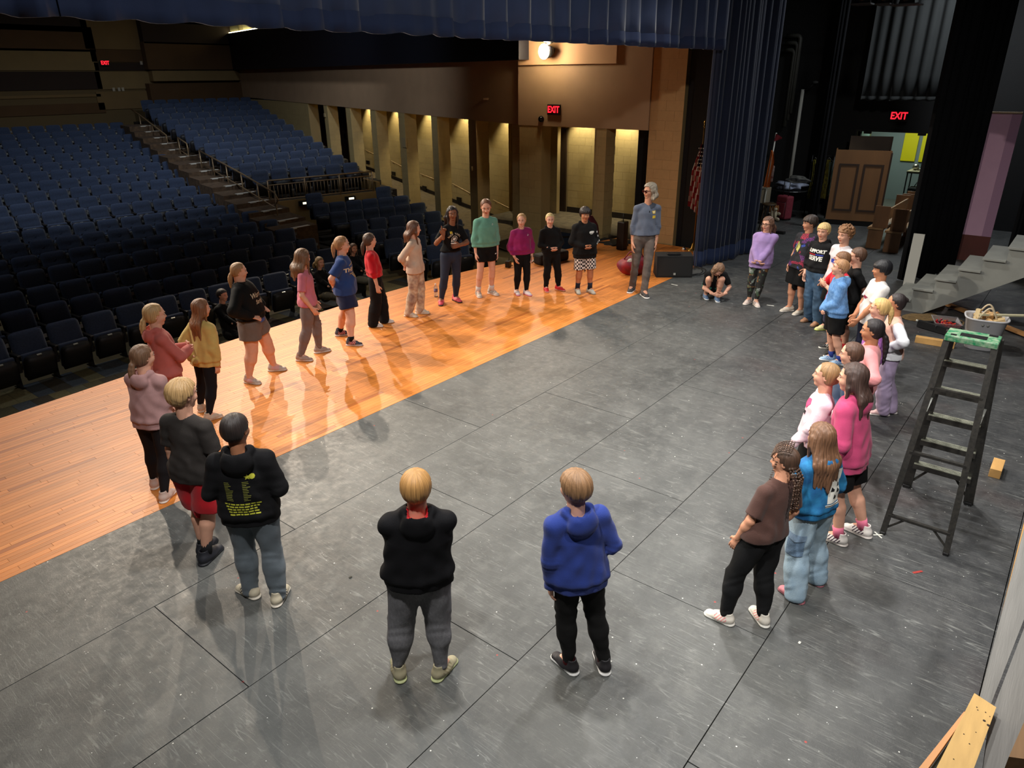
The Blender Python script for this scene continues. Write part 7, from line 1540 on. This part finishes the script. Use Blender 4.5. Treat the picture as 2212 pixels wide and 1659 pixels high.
cast('vest', label='girl with dark hair bun in pink padded vest, white sleeves and lilac trousers', head=(1940, 635), feet=[(1898, 896), (1914, 890)], skin=SK_T, hair=('bun', (40, 32, 32), dict(vol=.015, rough=.003)), fem=True, face=112, hface=112, arms=('hip', 'hip'), leanv=(.05, 0),
     top=dict(kind='vest', mat=C_((214, 168, 150)), hem=.50, loose=.024, sleeve=1.0, zones=[(lambda c, j: (np.minimum(np.linalg.norm(c-(j['EL'][1]+j['SH'][1])/2, axis=1), 9) < 0) | (np.abs((c-j['NB']) @ j['L']) > .118*j['Hn']+.016) | (((c-j['EL'][1]) @ j['L'] > -.035*j['Hn']) | ((c-j['EL'][-1]) @ j['L'] < .035*j['Hn'])), C_((222, 224, 228)))]), bottom=dict(mat=C_((176, 158, 190)), loose=.012, wide=.022), shoes=shoe((196, 160, 160), (226, 220, 214)), fang=(6, -6))
cast('purple', label='blonde ponytail girl in purple shirt between the white shirt boy and the bun girl', head=(1905, 645), H=1.40, skin=SK_L, hair=('pony', (206, 170, 108), dict(len=.15, tie=mat('yellow_tie', (210, 200, 90), .7))), fem=True, face=104, hface=100, arms=('pocket', 'pocket'),
     top=dict(kind='tee', mat=C_((136, 72, 150), 'heather', (176, 110, 184)), hem=.50, loose=.014, sleeve=.5), bottom=dict(mat=C_((40, 42, 60)), loose=.01), shoes=shoe((60, 60, 66)))
cast('pinkpony', label='girl in pale pink sweatshirt with long black ponytail, hands on her hips', head=(1890, 690), H=1.45, skin=SK_T, hair=('lowpony', (34, 28, 30), dict(len=.22, vol=.012, rough=.003, tie=WTIE)), fem=True, face=108, hface=104, arms=('hip', 'hip'),
     top=dict(kind='sweat', mat=C_((224, 146, 148)), hem=.48, loose=.024), bottom=dict(mat=BLK2, loose=.010), shoes=shoe((40, 36, 40)))
cast('denim', label='brown-haired girl with low bun in navy top with pale blue edging', head=(1844, 741), H=1.38, skin=SK_L, hair=('lowbun', (88, 62, 48), dict(vol=.03)), fem=True, face=102, hface=100, arms=('pocket', 'pocket'),
     top=dict(kind='hoodie', mat=C_((50, 66, 92)), lining=C_((150, 176, 194)), hem=.48, loose=.016, hood=.9), bottom=dict(mat=C_((50, 60, 84), 'denim'), loose=.01, name='jeans'), shoes=shoe((150, 120, 90), (120, 96, 70)))
cast('palepink', label='girl in very pale pink long-sleeved top with smooth light brown hair', head=(1790, 784), H=1.42, skin=SK_L, hair=('lowbun', (150, 116, 78), dict(vol=.015, rough=.003)), fem=True, face=112, hface=100, nod=.05, arms=(((.15, .11, .47), (-.6, .6, -.2)), 'down'),
     top=dict(kind='sweat', mat=C_((222, 186, 200), 'tiedye', (232, 206, 212)), hem=.50, loose=.018), bottom=dict(mat=BLK, len=.40, loose=.02), shoes=shoe((220, 214, 214), (200, 190, 190), (60, 50, 60)), socks=(mat('pink_sock', (230, 120, 150), .9), .05))
cast('pinkhood', label='girl in hot pink hoodie with long dark brown hair and black shorts', head=(1848, 787), feet=[(1796, 1168), (1850, 1150)], H=1.52, skin=SK_L, hair=('long', (66, 48, 42), dict(len=.21, rough=.005, front=.02)), fem=True, face=84, hface=96, arms=('pocket', 'down'), fang=(5, -5),
     top=dict(kind='hoodie', mat=C_((186, 66, 108)), hem=.44, loose=.032, flare=1.05), bottom=dict(mat=BLK, len=.40, loose=.018), shoes=shoe((222, 216, 210), (214, 206, 200), (60, 44, 60)), socks=(mat('pink_sock', (230, 120, 150), .9), .05))
cast('bluetie', label='girl in tie-dyed bright blue hoodie with back print and pale wide jeans', head=(1779, 916), feet=[(1708, 1288), (1754, 1250)], skin=SK_L, hair=('long', (112, 80, 58), dict(len=.27, rough=.006, w=1.1)), fem=True, face=64, hface=60, arms=('pocket', 'pocket'), fang=(8, -8),
     top=dict(kind='hoodie', mat=C_((16, 84, 138), 'tiedye', (34, 122, 172)), hem=.50, loose=.026), bottom=dict(mat=C_((164, 186, 200), 'denim', (138, 164, 184)), loose=.018, wide=.024, name='jeans', wr=.005), shoes=shoe((206, 130, 140), (150, 90, 100)))
cast('braids', label='girl in brown t-shirt and black joggers with many long thin braids', head=(1700, 968), feet=[(1553, 1338), (1640, 1335)], skin=SK_M, hair=('braids', (74, 54, 42), dict(len=.28, vol=.01, rough=.002, tip=(150, 110, 70), tipu=-1.55)), fem=True, face=64, hface=100, build=1.12, arms=('pants', 'pants'), fang=(28, -16), leanv=(.26, -.12),
     top=dict(kind='tee', mat=C_((74, 50, 44)), hem=.52, loose=.012, sleeve=.5), bottom=dict(mat=C_((22, 23, 26)), loose=.014, cuff=True, wr=.004), shoes=shoe((222, 216, 204), (228, 226, 218), (216, 140, 140), size=1.05))
cast('royal', label='brown-haired boy in royal blue hoodie and black joggers, seen from behind at centre', head=(1243, 1019), feet=[(1219, 1437), (1300, 1432)], skin=SK_L, hair=('bowl', (142, 108, 76), dict(vol=.055, rough=.006)), face=58, hface=78, build=.98, arms=('down', 'pocket'), fang=(22, -12),
     top=dict(kind='hoodie', mat=C_((42, 62, 138)), hem=.455, loose=.024, hood=1.12, over=True, cord=False), bottom=dict(mat=C_((26, 26, 27)), loose=.012, cuff=True), shoes=shoe((30, 28, 32), (224, 224, 222), None, 'k'), socks=(mat('maroon_sock', (130, 40, 50), .9), .045))
cast('redlined', label='blond boy in black hoodie with red-lined hood and grey sweatpants, seen from behind', head=(897, 1019), feet=[(860, 1448), (962, 1448)], skin=SK_L, hair=('bowl', (184, 138, 82), dict(vol=.05, rough=.004)), face=46, hface=38, build=1.20, arms=('clasp', 'clasp'), fang=(12, -40),
     top=dict(kind='hoodie', mat=C_((22, 22, 28)), lining=C_((206, 20, 34)), hem=.495, loose=.018, hood=1.1), bottom=dict(mat=C_((122, 122, 126), 'heather', (108, 108, 112)), loose=.014, cuff=True, wr=.005), shoes=shoe((176, 168, 138), (206, 214, 160), (150, 140, 110)))
cast('printed', label='dark crew-cut boy in black hoodie with yellow back print and slate joggers', head=(504, 896), feet=[(535, 1282), (608, 1290)], skin=SK_T, hair=('short', (40, 32, 30), dict(vol=.03, rough=.003)), face=44, hface=24, build=1.04, arms=('pocket', 'pocket'), fang=(55, -12),
     top=dict(kind='hoodie', mat=C_((26, 27, 32)), hem=.46, loose=.028, hood=1.2), bottom=dict(mat=C_((104, 114, 122)), loose=.018, cuff=False, wr=.005), shoes=shoe((206, 196, 172), (224, 216, 200), (26, 28, 34)))
cast('redshorts', label='blond boy in dark grey t-shirt and red shorts with black side stripe', head=(388, 821), feet=[(448, 1186), (457, 1203)], skin=SK_L, hair=('short', (176, 142, 96), dict(vol=.06, rough=.010)), face=22, hface=6, build=1.0, arms=('down', 'down'), fang=(14, 0), leanv=(-.28, .05),
     top=dict(kind='tee', mat=C_((54, 50, 48)), hem=.475, loose=.018, sleeve=.5), bottom=dict(mat=C_((186, 24, 36)), len=.46, loose=.022, zones=[(lambda c, j: (np.abs(((c-j['PEL']) @ j['F'])) < .024*j['Hn']) & (np.abs((c-j['PEL']) @ j['L']) > .09*j['Hn']), C_((26, 24, 26)))]), shoes=shoe((34, 36, 44), (30, 32, 38), None, 'k', size=1.08), socks=(mat('black_sock', (26, 28, 32), .9), .07))
# crouching child tying a shoe
def crouch(F, L, U, Hn):
    p = U*.20-F*.16; nb = U*.48+F*.10; hc = U*.56+F*.22
    return dict(pel=p, wai=p+(nb-p)*.35, che=p+(nb-p)*.7, nb=nb, hc=hc, ank={1: F*.10+L*.05+U*.07, -1: -F*.04-L*.12+U*.07}, fd={1: F, -1: F}, kne={1: F*.22+L*.07+U*.40, -1: F*.14-L*.13+U*.38}, wr={1: F*.21+L*.13+U*.14, -1: F*.21-L*.04+U*.14})
cast('croucher', label='crouching long-haired child in black t-shirt tying a blue shoe near the blue curtain', head=(1545, 578), H=1.38, feet=[(1534, 650), (1545, 640)], crouch=True, joints=crouch, hh=.21, skin=SK_L, hair=('wavy', (120, 90, 66), dict(len=.11, rough=.008, front=.10)), face=215, nod=-1.0, look=(11.0, 3.0), arms=('clasp', 'clasp'),
     top=dict(kind='tee', mat=BLK2, loose=.012, sleeve=.5), bottom=dict(mat=C_((60, 130, 110)), len=.34, loose=.014), shoes=shoe((96, 124, 160), (226, 230, 232)))
# three people seated in the first row
def sitting(F, L, U, Hn):
    p = U*.50; nb = U*.96-F*.10; return dict(pel=p, wai=p+(nb-p)*.35, che=p+(nb-p)*.7, nb=nb, hc=U*1.12-F*.04, ank={1: F*.50+L*.08+U*.08, -1: F*.50-L*.12+U*.08}, fd={1: F, -1: F}, kne={1: F*.42+L*.10+U*.52, -1: F*.44-L*.10+U*.50}, wr={1: F*.30+L*.02+U*.60, -1: F*.32-L*.04+U*.60})
for key, hp, zz, lab, hr_, tp_, bt_ in (('seated_a', (693, 553), .36, 'seated girl in black top and camouflage trousers in the dark behind the pink t-shirt girl', ('wavy', (120, 96, 60), dict(len=.10)), BLK, splash_mat('camo_trousers', (50, 46, 34), [(30, 26, 20), (96, 88, 60), (70, 60, 40)], 14)),
                                    ('seated_b', (766, 524), .36, 'seated brown-haired person in dark top between the blue shirt and red sweatshirt girls', ('long', (84, 58, 44), dict(len=.12)), NAVY, C_((90, 88, 76))),
                                    ('seated_c', (482, 622), .36, 'person in black seated in the first row, hidden behind the sturdy woman in black', ('short', (40, 32, 30), {}), BLK, BLK2)):
    g = G(hp[0], hp[1], HZ+1.25)
    cast(key, label=lab, group='people seated in the first row', head=hp, H=HZ+1.25+.0, z0=HZ, sit=True, joints=sitting, hh=.20, skin=SK_L if key != 'seated_b' else SK_M, hair=hr_, face=-80, look=(8, 5), arms=('clasp', 'clasp'), top=dict(kind='sweat', mat=tp_, loose=.016), bottom=dict(mat=bt_, loose=.014), shoes=shoe((24, 22, 22), (40, 36, 32), None, 'k'))

# ---------------------------------------------------------------- prints, glasses and other details
r = R_['warrior']; cc = r['CHE']+r['U']*.00*r['Hn']; nv = nrm(r['F'])
decal(r, 'top', text_mesh('Warrior', .088, bold=.001, shear=.35), r['CHE']+r['U']*.02*r['Hn'], nv, r['U'], mat('cream_print', (206, 190, 160), .7), 'chest_lettering')
decal(r, 'top', text_mesh('Strings', .070, bold=.001, shear=.35), r['CHE']-r['U']*.035*r['Hn'], nv, r['U'], mat('cream_print', (206, 190, 160), .7), 'chest_lettering')
r = R_['theshow']; decal(r, 'top', text_mesh('THE SHOW', .075, bold=.003), r['CHE']-r['U']*.012*r['Hn'], r['F'], r['U'], mat('cream_print', (206, 190, 160), .7), 'chest_lettering')
decal(r, 'top', poly_mesh([[(-.12, .062), (-.04, .085), (.12, .085), (.12, .073), (-.04, .073), (-.12, .054)], [(-.13, -.055), (.13, -.055), (.10, -.065), (-.10, -.065)], [(-.07, -.07), (-.045, -.07), (-.03, -.13), (-.05, -.12)], [(.07, -.07), (.045, -.07), (.03, -.13), (.05, -.12)], [(-.02, -.075), (.02, -.075), (.014, -.125), (0, -.145), (-.014, -.125)]]), r['CHE']-r['U']*.012*r['Hn'], r['F'], r['U'], GOLD_PRINT, 'chest_emblem')
r = R_['newyork']; ctr = r['CHE']-r['U']*.02*r['Hn']
decal(r, 'top', arc_text('NEW YORK', .040, .115, 1.9), ctr+r['U']*.062, r['F'], r['U'], mat('cream_print', (206, 190, 160), .7), 'chest_lettering')
ring = lambda a, b, n=20: [[((a if k < 2 else b)*math.cos(t+(0 if k in (0, 3) else 2*PI/n)), (a if k < 2 else b)*math.sin(t+(0 if k in (0, 3) else 2*PI/n))) for k in range(4)] for t in [2*PI*i/n for i in range(n)]]
decal(r, 'top', poly_mesh(ring(.052, .044)+[[(-.03, -.01), (-.012, .03), (.0, .012), (.02, .03), (.03, .0), (.01, -.03), (-.014, -.028)], [(-.06, -.085), (.06, -.085), (.06, -.065), (-.06, -.065)], [(-.055, -.05), (-.04, -.055), (-.035, -.02), (-.05, -.02)]]), ctr-r['U']*.02, r['F'], r['U'], W_PRINT, 'chest_emblem')
decal(r, 'top', poly_mesh([[(-.022, -.018), (.024, -.014), (.020, .020), (-.018, .016)]]), ctr+r['U']*.085-r['L']*.055, r['F'], r['U'], mat('gold_badge', (216, 180, 60), .4, .3), 'gold_sticker')
for s in (1, -1): MB().tube([r['q'](-.04, s*.37, -.22)+r['hh']*.10*(r['HF']*math.cos(a)+r['HU']*math.sin(a)) for a in np.linspace(0, 2*PI, 15)[:-1]], .0022, 6, True).build('hoop_earring', mat('silver', (220, 216, 210), .15, 1), r['root'], True)
for k, txt in (('green', None), ('magenta', None)):
    r = R_[k]; decal(r, 'top', poly_mesh([[(-.022, -.002), (-.008, -.012), (.026, .006), (.004, -.002), (-.010, -.004)], [(-.016, .004), (.002, .016), (.010, .008), (-.002, .006)]]), r['CHE']+r['U']*.035*r['Hn']+r['L']*.055*r['Hn'], r['F'], r['U'], W_PRINT, 'chest_logo')
r = R_['green']; decal(r, 'bottom', poly_mesh([[(-.02, -.012), (-.008, .012), (.004, -.006), (.014, .014), (.02, -.012)]]), r['HP'][1]+r['L']*.03-r['U']*.055*r['Hn'], nrm(r['F']+r['L']*.3), r['U'], W_PRINT, 'hem_logo')
r = R_['checker']; decal(r, 'top', poly_mesh([[(-.05, -.012), (-.045, .014), (-.02, .022), (.02, .020), (.045, .016), (.052, -.006), (.03, -.018), (-.03, -.018)], [(-.03, -.026), (.03, -.024), (.028, -.031), (-.028, -.032)]]), r['CHE']+r['U']*.01*r['Hn']+r['L']*.055*r['Hn'], r['F'], r['U'], W_PRINT, 'chest_logo')
star = [[(.024*math.cos(a+PI/2)*(1 if i % 2 == 0 else .42), .024*math.sin(a+PI/2)*(1 if i % 2 == 0 else .42)) for i, a in enumerate(np.linspace(0, 2*PI, 11)[:-1])]]
for i in range(5):
    p = r['SH'][1]+(r['EL'][1]-r['SH'][1])*(.35+.3*i) if i < 2 else r['EL'][1]+(r['WR'][1]-r['EL'][1])*(.05+.25*(i-2)); decal(r, 'top', poly_mesh(star), p, nrm(r['F']*.8+r['L']*.6), r['U'], W_PRINT, 'sleeve_star')
r = R_['serve']; decal(r, 'top', text_mesh('SUPPORT', .066, bold=.0035), r['CHE']+r['U']*.020*r['Hn'], r['F'], r['U'], W_PRINT, 'chest_lettering', .004); decal(r, 'top', text_mesh('SERVE', .088, bold=.004), r['CHE']-r['U']*.050*r['Hn'], r['F'], r['U'], W_PRINT, 'chest_lettering', .004)
decal(r, 'top', poly_mesh([[(-.13, -.008), (-.0, -.010), (-.0, .008), (-.13, .006)]]), r['CHE']-r['U']*.012*r['Hn'], r['F'], r['U'], R_PRINT, 'chest_bar', .0035); decal(r, 'top', poly_mesh([[(.0, -.010), (.12, -.008), (.12, .006), (.0, .008)]]), r['CHE']-r['U']*.012*r['Hn'], r['F'], r['U'], B_PRINT, 'chest_bar', .0035)
r = R_['floral']; decal(r, 'top', poly_mesh([[(-.055, -.06), (-.045, -.066), (.005, .06), (-.015, .05)], [(-.03, -.075), (.0, -.085), (.03, -.07), (.012, .055)], [(.012, -.095), (.03, -.1), (.045, -.02), (.03, .03)]]), r['CHE']-r['U']*.01*r['Hn']-r['L']*.015*r['Hn'], r['F'], r['U'], mat('lime_print', (196, 196, 110), .7), 'butterfly_print')
r = R_['curly']; decal(r, 'top', poly_mesh(ring(.062, .050)+[[(-.03, -.03), (.02, -.03), (.03, .02), (0, .034), (-.03, .02)]]), r['CHE']-r['U']*.03*r['Hn']+r['L']*.01, r['F'], r['U'], mat('rust_print', (190, 96, 90), .7), 'chest_emblem'); decal(r, 'top', poly_mesh([[(-.05, -.028), (.045, -.03), (.05, .022), (-.045, .026)]]), r['CHE']-r['U']*.03*r['Hn']-r['L']*.035, r['F'], r['U'], B_PRINT, 'chest_patch', .005)
r = R_['whitetee']; decal(r, 'top', poly_mesh([[(-.07, -.012), (.02, -.02), (.07, .012), (-.03, .018)], [(-.05, -.03), (-.036, -.03), (-.02, -.09), (-.034, -.085)]]), r['CHE']-r['U']*.03*r['Hn'], r['F'], r['U'], mat('maroon_print', (140, 30, 60), .7), 'chest_lettering')
r = R_['palepink']; decal(r, 'top', poly_mesh([[(-.06, -.02), (.01, -.04), (.06, .02), (.02, .05), (-.03, .04)]]), r['CHE']+r['U']*.02*r['Hn'], r['F'], r['U'], mat('hotpink_print', (226, 70, 120), .7), 'chest_print'); decal(r, 'top', poly_mesh([[(-.03, -.012), (.02, -.018), (.028, .018), (-.02, .014)]]), r['CHE']-r['U']*.035*r['Hn'], r['F'], r['U'], K_PRINT, 'chest_print')
r = R_['pinkhood']; decal(r, 'top', poly_mesh(ring(.036, .018, 16)), r['CHE']+r['L']*.02*r['Hn'], nrm(r['F']+r['L']*.4), r['U'], mat('pale_print', (240, 206, 210), .7), 'chest_print'); decal(r, 'top', poly_mesh(ring(.036, .018, 16)), r['CHE']+r['L']*.02*r['Hn']-r['U']*.07, nrm(r['F']+r['L']*.4), r['U'], mat('pale_print', (240, 206, 210), .7), 'chest_print')
r = R_['bluetie']; bc = r['CHE']-r['U']*.045*r['Hn']-r['L']*.045*r['Hn']; wp_ = poly_mesh([[(-.085, -.14), (.10, -.14), (.10, -.122), (-.085, -.122)], [(-.07, -.115), (.085, -.115), (.085, .03), (-.05, .03)], [(-.10, .035), (.09, .02), (.11, .10), (-.07, .12)]])
decal(r, 'top', wp_, bc, -r['F'], r['U'], W_PRINT, 'back_print', .003)
kp = [[(-.085, .05), (-.065, .05), (-.02, .105), (-.04, .105)], [(-.03, .05), (-.015, .05), (-.065, .105), (-.08, .105)], [(0, .045), (.014, .043), (.024, .1), (.01, .1)], [(.04, .04), (.054, .04), (.064, .095), (.05, .098)], [(.012, .067), (.056, .062), (.058, .074), (.014, .08)], [(-.09, -.133), (.1, -.133), (.1, -.128), (-.09, -.128)]]
kp += [[(x+.02*math.cos(a)*rr, y+.018*math.sin(a)*rr) for a, rr in zip(np.linspace(0, 2*PI, 8)[:-1], (1, .6, 1.2, .7, 1.1, .6, .9))] for x, y in ((-.02, -.02), (.04, -.04), (.0, -.075), (.05, .0))]
decal(r, 'top', poly_mesh(kp), bc, -r['F'], r['U'], K_PRINT, 'back_print', .0055)
for s, u in ((1, .0),):
    kp_ = r['HP'][s]+(r['KNE'][s]-r['HP'][s])*.72; decal(r, 'bottom', poly_mesh([[(-.06, -.09), (.06, -.085), (.062, .075), (-.06, .07)]]), kp_, nrm(r['L']*.9-r['F']*.45), r['U'], C_((112, 140, 170), 'denim'), 'cargo_pocket', .006); decal(r, 'bottom', poly_mesh([[(-.066, .045), (0, .03), (.066, .05), (.066, .09), (-.066, .086)]]), kp_, nrm(r['L']*.9-r['F']*.45), r['U'], C_((130, 156, 184), 'denim'), 'pocket_flap', .011)
# tour-list style rows on the back of the black hoodie
r = R_['printed']; polys = []; rr_ = random.Random(3)
for k in range(12):
    for sgn in (-1, 1):
        L1 = rr_.uniform(.025, .055); x0 = -.10 if sgn < 0 else .02; polys.append([(x0, .07-k*.0125), (x0+L1, .07-k*.0125), (x0+L1, .0745-k*.0125), (x0, .0745-k*.0125)])
r_c = r['WAI']+r['U']*.045*r['Hn']; decal(r, 'top', poly_mesh(polys), r_c, -r['F'], r['U'], mat('olive_print', (150, 150, 70), .7), 'back_print')
for k, (sz, ln) in enumerate(((.020, 'THE GREAT TOUR'), (.020, 'LIVE ON STAGE'), (.018, 'ALL AGES WELCOME'), (.016, 'TICKETS AT THE DOOR'))) if False else []: pass
polys = []
for k in range(5):
    x = -.12+.008*k
    while x < .10:
        w = rr_.uniform(.012, .034); polys.append([(x, -.10-k*.019), (x+w, -.10-k*.019), (x+w, -.090-k*.019), (x, -.090-k*.019)]); x += w+.006
decal(r, 'top', poly_mesh(polys), r_c, -r['F'], r['U'], Y_PRINT, 'back_print'); decal(r, 'top', poly_mesh(star+[[(.03+.02*math.cos(a), .02*math.sin(a)) for a in np.linspace(0, 2*PI, 9)[:-1]]]), r_c+r['U']*.11-r['L']*.06, -r['F'], r['U'], Y_PRINT, 'back_emblem')
# badge stickers, necklace and sunglasses on the man
r = R_['man']; pc = r['CHE']+r['U']*.015*r['Hn']+r['L']*.055*r['Hn']; ys = mat('yellow_sticker', (226, 190, 60), .5)
decal(r, 'top', poly_mesh([[(-.035, .022), (-.022, -.022), (.024, -.022), (.035, .022)]]), pc+r['U']*.03, r['F'], r['U'], ys, 'chest_sticker'); decal(r, 'top', poly_mesh([[(-.03, -.022), (.03, -.024), (.032, .02), (-.026, .024)]]), pc-r['U']*.045, r['F'], r['U'], ys, 'chest_sticker'); decal(r, 'top', text_mesh('W', .04, bold=.001), pc+r['U']*.03, r['F'], r['U'], W_PRINT, 'sticker_letter', .0045)
decal(r, 'top', poly_mesh([[(-.008, -.016), (.008, -.016), (.006, .014), (-.006, .014)]]), r['NB']-r['U']*.065*r['Hn'], r['F'], r['U'], mat('silver', (220, 216, 210), .15, 1), 'pendant', .004)
def glasses(r, dark):
    q = r['q']; hh = r['hh']; fm_ = mat('dark_frame', (30, 18, 20), .3); g = bpy.data.objects.new('sunglasses' if dark else 'glasses', None); link(g, r['root'])
    for s in (1, -1):
        c = q(.425, s*.145, .03); el = [c+hh*(.105*r['HL']*math.cos(a)+.085*r['HU']*math.sin(a)) for a in np.linspace(0, 2*PI, 17)[:-1]]
        MB().tube(el, .011*hh, 6, True).build('frame', fm_, g, True)
        if dark: MB().add(el+[p+r['HF']*.002 for p in el], [tuple(range(16)), tuple(range(31, 15, -1))]).build('lens', mat('brown_lens', (60, 16, 12), .1), g)
        MB().tube([q(.41, s*.25, .05), q(.1, s*.37, .05), q(-.03, s*.36, .03)], .010*hh, 6).build('temple', fm_, g, True)
    MB().tube([q(.44, .045, .05), q(.45, 0, .06), q(.44, -.045, .05)], .010*hh, 6).build('bridge', fm_, g, True)
glasses(R_['man'], True); glasses(R_['lavender'], False)

p = G(942, 556, -.45); t = thing('brown_purse', 'brown patterned purse on a seat between the beige top girl and woman in jeans', 'purse', (p[0], p[1], -.45)); blob('purse_body', (0, 0, 0), (.17, .10, .20), mat('brown_purse_leather', (92, 58, 44), .6, col2=(60, 36, 30), vscale=20), t, 3, .08); MB().tube([(-.12, 0, .1), (-.06, 0, .30), (.06, 0, .30), (.12, 0, .1)], .01, 6).build('strap', mat('dark_leather', (40, 26, 20), .5), t, True)
